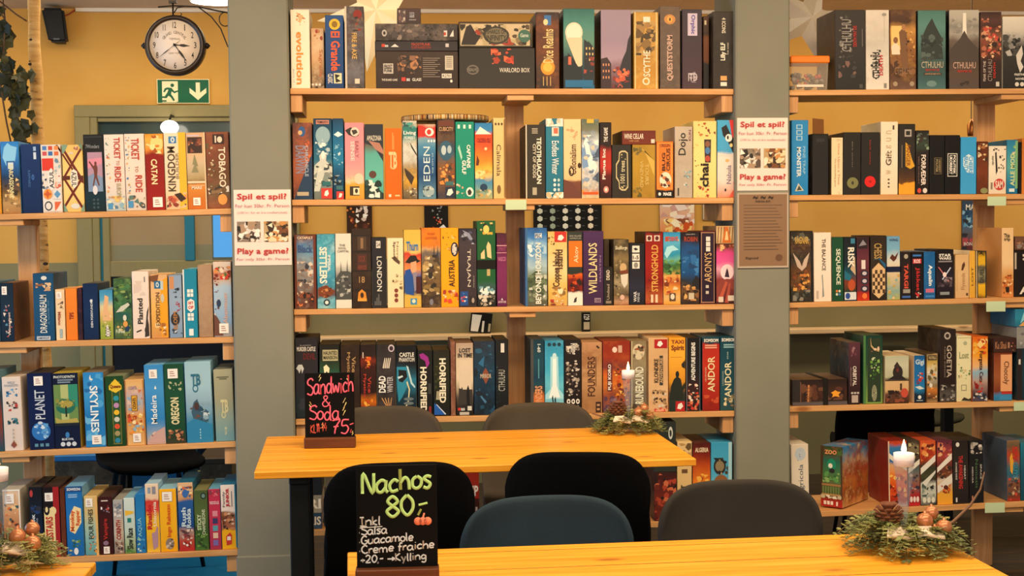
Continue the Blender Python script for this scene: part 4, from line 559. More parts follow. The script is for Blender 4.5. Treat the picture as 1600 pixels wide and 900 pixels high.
# -- middle unit, bottom shelf (seen around the back table)
G('C5', 1022, 1057, 738, '3a1c1c 5a2420@.3 7a2c20@.6 4a1c1c', X(.0, .02, 1, .98, 40, 'a8402c 2a1616 c86a44 6a241c', .16), lab='dark red box under the table by the black chair')
G('C5', 1057.8, 1081, 690, 'e0c08a d8b478', X(.05, .02, .95, .3, 8, '6a5030 b8905a', .3), T(.25, .55, .6, .7, 'ART', 'u', '2a2018', .03), R(.3, .35, .7, .4, '6a4a2c'), lab='cream box with black upward letters')
G('C5', 1082, 1110, 692, '4a1c18 7a2418@.15 b84a1c@.3 e07a24@.5 e8a040@.7 c85a20@.9 8a3018', T(.12, .06, .88, .12, 'ALGERIA', 'h', 'e8d0b0', .03), X(.0, .4, 1, .98, 34, 'f0b048 d8641c 8a2c14 e89030', .16), lab='fiery red-orange box right of the cream one')
G('C5', 1110.5, 1144, 691, '3a9ac8 4aa8d4@.4 8ac4d8@.7 3a88a8', E(.12, .2, .7, .42, '2a2a2c'), E(.2, .24, .62, .38, '8a7a5c'), E(.15, .42, .8, .6, '8a5a34'), E(.14, .6, .72, .86, '3a3430'), E(.22, .65, .62, .8, 'a89070'), R(.82, 0, .98, 1, 'a8d4e4'), X(.1, .2, .8, .9, 20, '4a3a2c c8b088 20242a', .12), lab='light blue box with round dark medallions')
G('C5', 1022, 1056.5, 659, '2a2e2c 303430', E(.66, .1, .86, .35, 'c8ccc8'), E(.71, .16, .81, .3, '2a2e2c'), lab='dark grey box with small white ring logo', full='dark grey box with small white ring logo standing on the red box', on=BOXES[-4])
for nm, x0, x1, yt, st, tx, cl, lb in (('a', 481, 503, 802, '2a4a6a 3a5a80', 'RIS', 'e8e4dc', 'blue flat box at the bottom of the pile by the black table leg'), ('b', 481, 503, 774, '8a8a86 a8a49c', 'RI', 'f4f0e8', 'grey flat box with white letters in the pile by the table leg'), ('c', 481, 503, 744, '1a222c 202a34', '', '', 'dark navy flat box topmost in the pile by the table leg')):
    prev = G('C5', x0, x1, yt, st, *([T(.05, .2, .95, .75, tx, 'h', cl, .03)] if tx else []), lab='', full=lb, on=None if nm == 'a' else prev, dy=.02)
prev = G('C5', 721, 749, 780, '4a2420 5a2c24', T(.1, .3, .9, .7, 'DI', 'h', 'd8c0b0'), lab='', full='brown flat box lying under the back table between the two black chairs', dy=.02)
G('C5', 721, 749, 738, '8a2a20 a83024', T(.05, .5, .95, .9, 'UMP', 'h', 'f4ece4', .03), lab='', full='red flat box with white capitals under the table between black chairs', dy=.02, on=prev)
# -- left unit, top shelf
G('L2', -22, 1.5, 222, 'e0a030 d89028', lab='sliver of a yellow box at the photo edge')
G('L2', 3, 32, 221, '2a7ac8 3a8ad0@.1 2a6ab0@.3 1f3a5a@.5 6a5030@.7 b8905a@.85 a87a4c', P('8ac8ec', .2, .08, .4, .02, .6, .06, .9, .08, .8, .25, .7, .36, .3, .34, .1, .22), R(.3, .27, .76, .4, '2a5a9a'), R(.38, .29, .68, .38, 'c8d8e0'), T(.42, .32, .66, .78, 'CARCASSONNE', 'd', 'e8dca0', .02), X(.15, .5, .95, .98, 22, 'c89a5c 8a6a44 3a2e24 e0c08a', .18), side='4a9ae0', lab='blue box with castle towers, left end')
G('L2', 34.5, 65, 225, '1a3668 163060 142a54', R(.66, .04, .8, .1, '9ab4d8'), R(.66, .12, .8, .22, 'c8d4e4'), T(.34, .38, .46, .62, 'KAPPARO', 'd', '4a74b0', .0), E(.52, .44, .66, .52, '3a6ab0'), E(.56, .46, .62, .5, '163060'), lab='plain dark navy box with small light marks')
G('L2', 66, 97, 226, 'e4d8d0 e8dcd4', R(.0, .0, 1, .2, 'dcd4cc'), *[R(.08 + .3 * i, .02 + .08 * j, .3 + .3 * i, .08 + .08 * j, c) for i, j, c in ((0, 0, '4a7ac0'), (1, 0, 'c84a34'), (2, 0, 'e0884c'), (0, 1, 'c8505a'), (1, 1, '3a6ab0'), (2, 1, 'd86a3c'))], R(.04, .2, .62, .38, 'd83a2c'), X(.64, .2, .98, .4, 10, '9ab0b8 6a8aa0 d8d8d8', .3), X(.0, .38, .35, .66, 12, '3a4a64 8a9ab0 e8e0d8', .25), X(.65, .4, 1, .66, 10, 'd8604c e8a080 c8ccd0', .25), P('ece4dc', .34, .4, .5, .34, .66, .4, .7, .52, .66, .62, .5, .68, .34, .62, .3, .52), T(.4, .38, .62, .64, 'AZUL', 'u', '2a2a3a', .015), E(.06, .65, .5, .8, 'e8943c'), P('c85a2c', .06, .725, .2, .7, .28, .65, .34, .7, .5, .725, .34, .75, .28, .8, .2, .75), R(.56, .66, .98, .8, 'dcd8d4'), P('5a94c0', .6, .73, .77, .67, .94, .73, .77, .79), R(.04, .82, .98, .98, 'e0d8d0'), E(.1, .83, .5, .97, '3a3a44'), E(.16, .85, .44, .95, 'e0d8d0'), P('d8643c', .62, .98, .62, .84, .96, .84, .8, .92), lab='white box patterned with red, orange and blue tiles')
G('L2', 99, 131.5, 226, 'e0b868 ecc878@.3 f0d088@.6 e4bc6c', *[P('6a2418', a, 0, a + .1, 0, a + .1 + 1.0, .5, a + 1.0, .5) for a in (-.3, )], P('6a2418', .0, .06, .08, .04, 1, .52, 1, .58, .9, .56), P('6a2418', .0, .54, .0, .48, .92, .04, 1, .06), P('6a2418', .0, .5, .08, .48, 1, .95, .94, .99), P('6a2418', .0, .96, .0, .9, .94, .46, 1, .5), R(.0, .46, .35, .52, '5a2418'), R(.7, .46, 1, .52, '5a2418'), P('7a9a84', 0, 0, .3, 0, .14, .1, 0, .14), P('6a8a74', 1, .0, .8, 0, 1, .1), P('7a9a84', 0, .86, .2, .99, 0, .99), P('7a9a84', 1, .86, .8, .99, 1, .99), X(.3, .03, .8, .14, 8, 'd8c8b8 b0705c', .14), P('e8e0d0', .4, .4, .54, .36, .7, .4, .74, .52, .7, .6, .54, .65, .4, .6, .36, .52), T(.42, .4, .66, .62, 'AZUL', 'd', '4a3a3a', .015), E(.34, .87, .78, .95, 'd8d4c8'), lab='yellow box with maroon lattice bands')
G('L2', 132.5, 164, 210, '1a1c20 1c2026@.6 12303c@.8 162830', R(.06, .03, .94, .035, '4a4e54'), T(.12, .13, .8, .18, '7Wonders', 'h', '8a9094', .01), R(.18, .23, .92, .74, 'b08aa0'), P('d88aa0', .18, .32, .92, .3, .92, .38, .18, .44), P('7a90b0', .18, .54, .5, .5, .92, .56, .92, .74, .18, .74), P('6a3a30', .5, .4, .62, .38, .68, .44, .64, .54, .76, .66, .7, .67, .56, .56, .46, .67, .4, .66, .5, .54, .48, .46, .3, .38, .24, .36, .28, .34, .48, .41), E(.52, .35, .64, .4, '6a3a30'), E(.4, .66, .64, .78, 'd8d4d8'), *[E(.38 + .2 * i, .83 + .05 * j, .5 + .2 * i, .86 + .05 * j, '3a5058') for i in range(2) for j in range(3)], side='121216', lab='black box with small reddish figure in a pastel picture')
G('L2', 164.7, 196, 210, 'ecd8cc e8d4c8@.6 d0ccc4@.85 a8bcc4', T(.5, .04, .82, .32, 'TICKET', 'd', 'b83a24', .02), T(.6, .34, .76, .4, 'TO', 'd', 'b06a4a', .01), T(.5, .42, .82, .62, 'RIDE', 'd', 'b83a24', .02), T(.56, .64, .8, .82, 'EUROPE', 'd', 'b0a070', .01), X(.08, .04, .3, .78, 26, '5a90a8 c86a4c d8a05a 6a8a6a', .25), X(.05, .8, .95, .97, 22, 'e8c070 8ab0c0 c8905a 5a7a94 f0e0c0', .14), R(.1, .9, .36, .97, '4a90c0'), side='e0ccc0', lab='cream box with red downward title and cyan train strip')
G('L2', 196.5, 228, 209, 'ecd8ca e8d2c4@.7 d0c4b8', T(.34, .06, .74, .34, 'TICKET', 'd', 'b83a24', .02), T(.5, .42, .66, .5, 'TO', 'd', 'b06a4a', .01), T(.5, .54, .84, .76, 'RIDE', 'd', 'b83a24', .02), X(.04, .04, .26, .78, 26, 'b8905a 4a7ab0 8a8a90 d8a878', .25), X(.1, .8, .95, .97, 18, '5a7a70 8a6a4a d8c4a8 3a4a54', .14), R(.1, .87, .36, .96, '4a90c0'), side='e0ccc0', lab='cream box with red downward title and tan side strip')
G('L2', 228.5, 257.7, 209, 'd8902c e8b050@.1 d8802c@.22 8a1c18@.27 9a201c', E(.3, .02, .98, .24, 'f4d080'), X(.05, .02, .95, .26, 14, 'e8a83c d07a24 f8dc98 a85018', .2), T(.3, .33, .64, .66, 'CATAN', 'd', 'f0dca8', .025), S(.34, .83, .86, .96), lab='dark red box with glowing sun at its top')
G('L2', 258.3, 292.5, 207, 'eed8bc ead2b0@.7 dcb890', R(.66, 0, 1, 1, 'f2b430'), R(.22, .05, .58, .14, '3a7ab0'), E(.32, .06, .5, .13, 'e8e4dc'), E(.37, .075, .45, .115, '3a7ab0'), T(.14, .18, .5, .76, 'KINGDOM', 'u', '4a3a28', .015), T(.52, .26, .66, .6, 'BUILDER', 'u', '8a7a58', .01), X(.05, .78, .98, .98, 22, 'b8503c e8b890 3a2a24 d88a5c 8a3a2c', .14), P('3a2820', .4, .8, .7, .78, .95, .86, .7, .9), lab='cream and yellow box with dark serif title reading up')
G('L2', 293, 323, 207, 'd8a880 d8b088@.25 c8b494@.4 b0986c@.6 8a6a44@.64 d88a3a@.68 c8742c@.85 c86a28', R(.06, .06, .84, .27, '3a2620'), X(.1, .08, .8, .26, 12, '8a4a34 6a3428 b87a50', .22), R(.04, .03, .7, .05, 'c8b8c8'), P('8a8460', .42, .28, .6, .44, .5, .44, .62, .52, .24, .52, .4, .42, .3, .42), R(.02, .635, .96, .66, 'e8d0b0'), T(.22, .7, .76, .74, 'MARS', 'h', 'f0dcc0', .03), R(.1, .69, .9, .695, 'f0dcc0'), S(.28, .85, .66, .95), R(.94, 0, 1, 1, 'f0c8a0'), lab='orange-brown box with bookshelf picture and lone tree')
G('L2', 323.5, 360, 206, '8a4a34 7a4430@.3 6a4a30@.6 6a5a40@.8 8a4a2c', R(.3, .03, .8, .16, '3a201a'), E(.5, .06, .72, .14, 'e8d0b8'), R(.4, .05, .46, .14, 'e8d0b8'), T(.54, .2, .84, .72, 'TOBAGO', 'd', 'f0dcc0', .02), X(.02, .15, .4, .8, 34, '5a5a3c b8a078 3a3a28 8a4434 d8c8a8', .16), X(.05, .7, .95, .82, 18, 'e8dccc 3a3228 8a6a4a', .12), E(.46, .81, .86, .95, 'e89a4c'), lab='brown jungle box with white downward title by left pillar', n=(.5, 20, '5a3a28 a86a4c'))
# -- left unit, second shelf
G('L3', -30, 0, 440, '3a6a84 2a4a60', lab='blue box cut by the left photo edge')
q = G('L3', 1, 22, 442, '16283a 1a3044 14263a', S(.14, .06, .52, .2), X(.2, .35, .85, .92, 26, 'd8b0a0 c8605a 5a90a8 e8d8c8', .14), T(.56, .5, .78, .9, 'Winterpot', 'u', 'e8c8b8', .02), side='6a4430', lab='navy box with pink and blue lettering cluster')
G('L3', 52.5, 85, 427, '1a4a70 1c5078@.5 18486e', E(.4, .04, .68, .1, 'd8d8d0'), X(.12, .14, .9, .26, 14, 'c89a70 e0b88a 8a5a3c', .14), T(.3, .32, .64, .88, 'DRAGONREALM', 'u', 'e0e0d8', .01), T(.7, .4, .76, .76, 'A GAME OF', 'u', '6a94b0'), R(.12, .93, .78, .985, 'c8d0d8'), T(.16, .94, .74, .975, 'GAMEWRIGHT', 'h', '1a4a70'), lab='steel blue box with white upward serif title', side='2a4a64')
G('L3', 87, 102, 452, 'e8c8a0 ecd0a8', S(.15, .05, .7, .18), X(.25, .2, .85, .4, 10, '4a3a30 8a6a50', .2), T(.24, .44, .56, .7, 'Milano', 'd', 'a8502c', .03), R(.4, .78, .7, .95, '6a9aa8'), T(.45, .79, .65, .94, 'GCIW', 'u', 'e8e0d0'), side='d8a868', lab='narrow cream box with small house sketches')
G('L3', 103, 121, 451, 'ea8430 e87c28', T(.3, .46, .7, .6, 'TIPS', 'u', '8a2c14', .04), lab='plain orange box with tiny red title', side='f09a50')
G('L3', 122, 129, 450, '3a2030 2a1a28 34202c', lab='very thin dark purple box', n=(.5, 60, '6a3a4a 1c141c'))
G('L3', 130, 154, 443, '10284e 122e58@.5 10264a', T(.5, .28, .64, .78, 'DEN FORSVUNDNE', 'u', 'e0e4e8', .015), E(.46, .28, .64, .34, 'd0d8e0'), side='3a4048', lab='dark royal blue box with small white upward title')
G('L3', 156, 177, 453, '3a8ab8 5aa4c0@.2 d8c898@.35 e0b878@.5 a8a850@.65 9aa844@.8 8a9a3c', P('e0b080', .4, .1, .7, .14, .6, .4, .9, .62, .2, .62, .3, .35), X(.1, .5, .9, .75, 10, 'c0a860 7a8a3c e0c898', .16), P('f2ece0', .4, .92, .44, .74, .6, .7, .66, .8, .8, .84, .7, .95), T(.38, .74, .8, .94, 'DODO', 'u', '3a3a2c', .01), lab='landscape box with beach, blue sky and green field')
G('L3', 178, 206.3, 435, '3a5a3c 4a6a40@.2 3a6a44@.4 2a5a50@.6 3a5a40@.75 6a7a4c@.85 2a4a34', X(.02, .1, .98, .55, 34, '6a8a44 2a4a2c 8aa05a 4a7a48 1f3a28', .17), P('c8c8b8', .1, .56, .4, .46, .8, .4, .9, .44, .5, .54), E(.5, .6, .7, .7, 'd8d4c0'), X(.1, .72, .9, .95, 18, 'd8b070 7a8a4a c8d0b0 2a4a44', .14), E(.62, .78, .84, .88, '1f3a5a'), E(.5, .7, .76, .8, 'd89a4a'), T(.1, .84, .6, .9, 'Forest', 'h', 'd8e0c0'), lab='green jungle box with leafy artwork', n=(.6, 24, '5a8a48 20402c 8aa860'))
G('L3', 207, 233.5, 424, 'e8d8cc e4d2c6', T(.3, .4, .62, .78, 'Planted', 'u', '1e1a18', .025), R(.72, .08, .8, .16, '8a807a'), X(.1, .14, .8, .36, 4, 'd8c4b8', .4), P('3a322e', .7, .98, .75, .84, .85, .6, .98, .52, .9, .7, .96, .8, .98, .96), P('2c2622', .2, .89, .5, .86, .52, .88, .22, .91), E(.7, .82, .96, .93, '3a322e'), side='f0e0d0', lab='white box with black serif title and dark plant')
G('L3', 236, 262.5, 429, 'd8a878 e0b480@.2 e8b460@.5 e0a04c@.8 c89058', P('e8a020', .66, .1, 1, .04, 1, .98, .6, .98, .5, .6), P('7a4a2c', .0, .02, .5, .0, .4, .14, 0, .1), R(.22, .1, .6, .22, '2a6a94'), E(.32, .12, .5, .2, 'e0e4e0'), E(.37, .135, .45, .185, '2a6a94'), R(.6, .1, .76, .24, 'b8c8cc'), T(.3, .28, .54, .8, 'EXPEDITION', 'u', '5a3018', .01), E(.6, .3, .8, .44, 'c8c0a8'), X(.15, .76, .9, .97, 18, 'e8c080 a8682c d89040 f0d8a8', .16), side='f0c080', lab='orange and tan box with blue logo square')
G('L3', 264.5, 285, 430, '8aa0bc 94a8c0@.4 8aa0bc@.8 7a94b4', R(.06, .02, .4, .22, 'c88a5c'), X(.35, .2, .95, .36, 10, '1e2a34 3a4a58', .16), X(.4, .4, .9, .58, 10, 'b82c34 8a1c28', .18), E(.1, .6, .8, .8, '2a2a30'), T(.3, .58, .62, .86, 'BLOEM', 'u', 'b8804a', .02), X(.2, .85, .98, .97, 10, '2a3a4a c8d0d8', .16), lab='pale blue box with black and red blossoms')
G('L3', 286.5, 308.5, 421, '1f84a4 1f88a8', R(.0, 0, .1, 1, 'e0e4e4'), *[R(.3 + .24 * i, .29 + .06 * j, .5 + .24 * i, .34 + .06 * j, 'e8e8e0') for i in range(2) for j in range(2)], P('f0e8e0', .3, .46, .55, .43, .8, .46, .82, .58, .55, .63, .28, .58), T(.36, .47, .74, .51, 'SET', 'h', 'c83a34', .03), T(.36, .53, .74, .58, 'OP', 'h', 'c83a34', .03), *[R(.3 + .24 * i, .64 + .06 * j, .5 + .24 * i, .69 + .06 * j, 'e8e8e0') for i in range(2) for j in range(2)], R(.38, .87, .7, .97, 'e0e8e8'), side='48b0d0', lab='teal box with white hexagon badge and tiles')
G('L3', 310, 332.5, 414, 'a8886c b09074@.5 9a7c62', n=(.4, 40, '8a6a50 c0a084'), side='d8c4a4', lab='plain tan wooden-looking box without lettering', warp=.4)
G('L3', 334, 362.5, 409, 'd8c8bc d0b8a8@.1 b86a4c@.15 c8b0a0@.25 a8c0d4@.35 9ab8d4@.6 8aaacc@.8 a09a9c', X(.02, .06, .98, .24, 30, 'c83a24 e8d0b8 5a6a3c d88a4c 7a2a1c', .14), X(.02, .24, .3, .8, 22, '7a4434 5a342a d8c0b0', .22), P('6a4438', 0, .7, .2, .74, .4, .84, .5, .98, 0, .98), T(.52, .4, .76, .82, 'Abenteuer', 'u', 'd8a890', .01), E(.16, .5, .4, .6, '2a3a5a'), S(.28, .82, .8, .95), side='c0a088', lab='pale blue box with red floral top by left pillar')
# -- left unit, third shelf
G('L4', -30, 4.5, 580, '5a8a9c 2a3a44@.3 8a3a2a@.6 2a4a5a', lab='teal and rust box at the left photo edge')
G('L4', 6, 36, 588.7, 'e0cfc4 dccabe', T(.3, .06, .7, .09, 'WILD', 'h', '8a9aa8'), T(.14, .1, .86, .13, 'FORESTS', 'h', '8a9aa8'), X(.2, .16, .8, .27, 12, '3a84b0 1f5a84 6aa8c8', .14), X(.2, .33, .8, .46, 14, '4a4048 7a5a54 b83a34 2a2c34', .14), X(.18, .52, .8, .64, 12, '2a6a78 1f4a54 5a94a0', .14), *[R(.46, .7 + .05 * i, .54, .73 + .05 * i, 'b8a89c') for i in range(4)], P('8a4a3c', .34, .92, .5, .86, .66, .92, .5, .96), lab='cream box with three small blue and grey trees')
G('L4', 45.5, 84.5, 583, '0e1c44 101f4a@.5 0e1a3e', S(.28, .04, .64, .16), T(.28, .22, .68, .6, 'PLANET', 'u', 'c4ccd8', .01), E(.1, .64, .86, .88, '2a70b8'), X(.2, .66, .78, .86, 14, 'd8e4ec 5a9ad0 8ab8e0', .18), E(.36, .63, .56, .67, 'c8d4e0'), *[R(.2 + .22 * i, .92, .34 + .22 * i, .96, '5a8aa0') for i in range(3)], side='26262c', lab='wide navy box with blue globe')
G('L4', 85, 125.5, 583, '0e1a38 0e1a34@.1 0e1a38', T(.06, .03, .88, .065, 'PHOTOSYNTH', 'h', 'e0e4dc', .02), R(.2, .08, .8, .1, '7a8a9a'), R(.2, .11, .7, .13, '7a8a9a'), R(.03, .15, .97, .66, '6a8a4c'), R(.3, .15, .6, .66, 'b0b878'), R(.6, .15, .97, .45, '2f8a70'), E(.1, .34, .86, .54, '1f6a58'), E(.18, .36, .78, .46, 'a89848'), X(.1, .33, .86, .44, 12, 'c8b058 8a8a3c 5a7a44', .12), R(.46, .44, .52, .58, '1e2a20'), P('b0a050', .05, .58, .3, .62, .9, .6, .97, .66, .8, .7, .1, .68), P('14202a', .03, .66, .97, .66, .97, .7, .03, .7), E(.42, .78, .58, .86, '3a7ab8'), T(.28, .86, .74, .89, 'BLUE OWL', 'h', 'e0e8f0', .02), *[E(.22 + .22 * i, .91, .4 + .22 * i, .97, 'c8d0d8') for i in range(3)], side='c8b044', lab='wide dark box with glowing mossy tree picture')
G('L4', 133, 165, 581.6, '2a84c8 3a94d0@.3 1f74b8@.6 2a80c0', X(.02, .02, .98, .98, 16, '4aa0d8 1f68a8 6ab4e0', .25), T(.3, .18, .7, .8, 'SKYLINES', 'd', 'eaf0f0', .02), P('e8e4dc', .3, .08, .36, .03, .4, .08, .5, .09, .42, .11, .34, .1), S(.32, .84, .78, .96), side='8a7a64', lab='bright blue sky box with white downward title')
G('L4', 167, 196, 587.5, '1c4424 1f4a28@.5 1a3e22', R(.34, .08, .8, .97, '8a7a30'), R(.37, .09, .77, .96, '24502c'), P('e8c030', .2, .14, .56, .04, .9, .14, .9, .19, .56, .24, .2, .19), T(.26, .12, .86, .18, 'Queens', 'h', '7a2a14', .03), *[E(.42, .28 + .1 * i, .72, .355 + .1 * i, c) for i, c in enumerate(('2a90a0', 'b888b0', 'e8b82c', 'c8c8b8', 'd8502c', 'a09060', '2a80a0'))], side='8a9a7a', lab='dark green box with vertical row of coloured tokens')
G('L4', 197.5, 227.5, 592.7, 'dca868 e0b478@.1 c8a8a0@.2 a8b0b8@.35 d89a5a@.55 d8a060@.75 e0b070', R(.02, .01, .06, .99, 'b06a2c'), R(.94, .01, .98, .99, 'b06a2c'), T(.2, .1, .66, .15, 'COATL', 'h', '7a70a0', .01), X(.1, .16, .9, .5, 16, '8aa8c8 c86a4c d8b8a8', .16), R(.32, .24, .64, .48, '8a5a1c'), R(.36, .25, .6, .47, 'e0a838'), T(.4, .27, .56, .45, 'COATL', 'u', '5a3414', .03), X(.1, .5, .92, .84, 36, 'd8502c f0c060 e88a34 a8401c f4dca0 8ab0c8', .14), S(.34, .82, .76, .95), lab='orange-framed box with swirling red artwork')
G('L4', 228.5, 258.5, 569.7, '3a8ac8 4494d0@.3 2f80c0@.7 8aa0b8@.85 c8a898', S(.26, .06, .68, .17), P('e8e8e8', .5, .3, .56, .26, .62, .3, .56, .31), T(.28, .38, .6, .74, 'Madeira', 'u', 'f2f4f0', .01), X(.2, .84, .98, .97, 16, 'd8b8a8 a86a5c e0c8b8 8a4a40', .14), P('c8a098', .1, .95, .5, .84, .98, .78, .98, .98, .1, .98), side='7ac0f0', lab='sky blue box with white cursive upward title')
G('L4', 259.3, 289.8, 568.5, '1a4a34 1c4e36@.6 1a4430@.85 3a3a2c', S(.2, .06, .72, .18), *[X(.2 + .25 * i, .22, .4 + .25 * i, .34, 5, 'a8b088', .3) for i in range(3)], T(.28, .42, .72, .76, 'OREGON', 'u', 'd8cfa0', .04), X(.1, .82, .9, .97, 18, '7a4a34 a86a4c 3a2a22 c88a60', .16), side='4a90a8', lab='bottle green box with pale western-style title')
G('L4', 291.5, 333, 565, '9ac0d0 a0c4d4@.3 90b0c4@.5 5a90b0@.7 2a80ac@.85 2a84b0', T(.24, .15, .6, .29, 'TB', 'h', '2a6a84', .03), E(.28, .28, .5, .38, '2a6a84'), E(.32, .3, .46, .36, 'a0c2d2'), P('3a5a70', .2, .62, .3, .5, .44, .46, .52, .54, .7, .58, .86, .62, .84, .74, .6, .78, .5, .72, .3, .74), X(.1, .5, .9, .78, 24, '4a6a80 2a4a60 8aa8b8 6a4a44 c8d4d8', .12), E(.32, .5, .5, .6, '4a3434'), P('2a80ac', 0, .76, .3, .7, .98, .78, .98, 1, 0, 1), *[R(.5, .83 + .035 * i, .53, .85 + .035 * i, 'b8d8e4') for i in range(4)], side='8ac0dc', lab='wide pale blue box with hooded figure')
G('L4', 336.5, 366.5, 577, 'a8a488 a09c80@.4 8aa098@.7 6a98a4', T(.32, .42, .72, .6, 'TB', 'h', 'd0c89c', .03), E(.34, .58, .58, .68, 'c8c498'), E(.39, .6, .53, .66, '94a090'), R(.16, .1, .8, .115, '5a5a48'), R(.3, .125, .7, .14, '5a5a48'), T(.48, .8, .6, .92, 'B', 'd', 'b8c0a8'), side='8a948c', lab='beige and aqua box with pale monogram beside pillar')
# -- left unit, bottom shelf
G('L5', 6, 34, 765, 'c8a088 e0c0a0@.05 d8a070@.3 a86a44@.6 8a5a40@.9 3a2a24', R(0, 0, 1, .02, 'f0ece0'), R(.92, 0, .98, 1, 'f0ece0'), S(.14, .06, .66, .2), X(.05, .2, .9, .98, 38, 'e0a068 5a3428 d8703a f0c890 3a5a5a', .15), side='c8c0b0', lab='warm brown box with white frame, left end')
G('L5', 47.5, 68, 761, '16161e 14202e@.4 16203a@.6 14141c', E(.06, .04, .3, .14, 'b83a3a'), T(.2, .38, .42, .55, 'FUNK', 'u', 'd8dce4', .03), T(.5, .44, .7, .55, 'game', 'u', '8a90a0'), X(.1, .25, .9, .45, 6, '1f3a6a 2a2a3a', .3), lab='black box with small red oval and white letters')
G('L5', 68.6, 95, 761, '1c1418 1e1618', R(.62, 0, .98, 1, 'a01c20'), S(.14, .08, .62, .2), R(.06, .3, .7, .96, 'ecd498'), E(.06, .26, .4, .4, '1a1418'), E(.4, .28, .8, .4, 'ecd498'), E(.14, .28, .3, .36, 'ecd498'), T(.14, .42, .58, .93, 'KINGSSTAIRS', 'u', 'b82420', .03), side='3a1a1c', lab='black and red box with red lettering on cream patch')
G('L5', 95.6, 103.4, 764, '5a2c1c 6a3422', n=(.5, 30, '7a4028 4a2416'), lab='thin plain mahogany box')
G('L5', 104.2, 131, 760, '1f6ab0 2474bc@.4 1a64a8', R(.0, .0, 1, .08, '164a84'), T(.1, .02, .9, .06, 'SOWSON', 'h', 'e8ecf0', .03), R(.16, .11, .7, .13, '8ab0d8'), R(.16, .14, .7, .16, '8ab0d8'), P('f0d8a0', .2, .64, .2, .42, .5, .28, .9, .32, .9, .52, .5, .68), T(.24, .34, .54, .64, 'Monkey', 'u', 'd8581c', .03), T(.56, .34, .86, .56, 'Rapper', 'u', 'd8581c', .03), X(.3, .76, .8, .87, 10, '5a8a4c 8aa870 2a5a3a', .16), E(.4, .88, .66, .98, 'e8e4e0'), side='7ab8e0', lab='blue box with orange lettering and green frog shape')
G('L5', 132.8, 154, 775, 'd8b878 d0b880@.3 a8c0a8@.5 8ab4b0@.7 6aa4a0@.9 5a94a0', R(.84, 0, 1, 1, 'e0b068'), S(.14, .04, .66, .18), T(.3, .22, .66, .72, 'FOUR FISHES', 'u', '3a3020', .015), X(.3, .68, .86, .96, 18, 'd86a2c e8a040 7a4a2c e0d0a0', .16), lab='sandy box with aqua foot and orange creature')
G('L5', 155.5, 177, 776, '3a1818 401a1a@.5 361416', R(.2, .06, .7, .08, 'd8c8b8'), X(.16, .14, .8, .28, 12, 'e8e0e0 b83a3a 2a1a1c 8a8090', .18), T(.3, .38, .7, .74, 'Vampire', 'u', 'b83028', .02), E(.26, .76, .66, .84, '8a6a80'), S(.28, .86, .72, .98), lab='maroon box with pale faces and red script')
G('L5', 178, 193.8, 781, 'a8a8a4 b0a49c@.3 c8b8a8@.6 a89484@.8 8a7a70', X(.1, .06, .9, .32, 16, 'd8d4d0 6a7a8a 8a8a90 e8e0d8', .2), R(.2, .36, .82, .74, 'c8b8a8'), T(.26, .37, .76, .73, 'CORINTH', 'u', '9a2c20', .04), X(.1, .76, .9, .97, 14, '4a342c d8c0a8 7a5a48', .2), lab='small grey box with red upward capitals')
G('L5', 194.8, 212, 778, 'd0dcd8 c8d8d0@.3 c0d0c4@.6 a8b890@.8 6a8a4c', P('e8b83a', .1, .22, .9, .24, .9, .28, .1, .32), R(.3, .36, .66, .44, '1f7a74'), T(.2, .54, .78, .92, 'Slow Race', 'u', '222a24', .03), X(.1, .92, .9, .99, 8, '4a7a3c 7a9a54', .2), side='8ac8e0', lab='pale mint box with black upward lettering')
G('L5', 213, 228, 772, '1f74b4 2a80bc@.4 1f6cac@.7 2a78b4', T(.2, .4, .66, .72, 'AQUA', 'u', '8ac8dc', .01), X(.1, .7, .9, .97, 14, '4a9ac8 8ac0a8 1a4a7a c8d8d0', .2), side='2a8ad0', lab='medium blue box with pale fish artwork')
G('L5', 228.6, 250, 756, 'e8d0b8 e8c8a8@.2 c83a34@.24 d84a3c@.4 e8b83a@.5 f0b828@.7 e0a83a@.85 f0c040', R(.2, .05, .42, .14, '8a98a8'), R(.52, .04, .8, .15, '8a8a94'), T(.1, .3, .46, .66, 'Rinaldo', 'u', 'c01c24', .04), T(.54, .26, .8, .62, 'Unicornia', 'u', 'f4e0c8', .02), P('b08a98', .4, .72, .66, .7, .8, .62, .9, .64, .84, .92, .5, .96), side='b0d8f0', lab='cream, red and yellow box with loud red lettering')
G('L5', 250.5, 277.5, 764, 'f2b01c f4b424@.6 f0a818', R(.16, .04, .78, .2, 'a8742c'), S(.18, .045, .76, .195), T(.4, .24, .7, .76, 'Ingo Rabazzo', 'u', 'd04a1c', .02), E(.3, .78, .8, .96, '8a7a70'), X(.32, .78, .78, .96, 12, '4a3a34 b8a898 d8c8b8', .18), side='98d0f0', lab='golden yellow box with red script reading up')
G('L5', 279.5, 303.8, 754, 'd8b088 e0b890@.12 c8905c@.22 2a5a9a@.27 24549a@.5 1f4a8c@.65 a88a80@.72 b84a3c@.85 b82c2c', X(.05, .04, .95, .22, 24, 'd86a3c 3a6aa0 f0d0a0 7a4a34', .14), E(.3, .1, .7, .22, '3a6ab0'), T(.2, .36, .5, .64, 'Rush', 'u', 'c8dce8', .03), T(.52, .38, .82, .66, 'Rokka', 'u', 'c8dce8', .03), X(.05, .68, .95, .84, 20, 'c8a8a0 5a3a44 e0c8b8 8a3a3c', .15), X(.25, .86, .8, .96, 8, 'f0e4dc 8a1c20', .2), side='1f6a8a', lab='blue and red box with pale blue lettering')
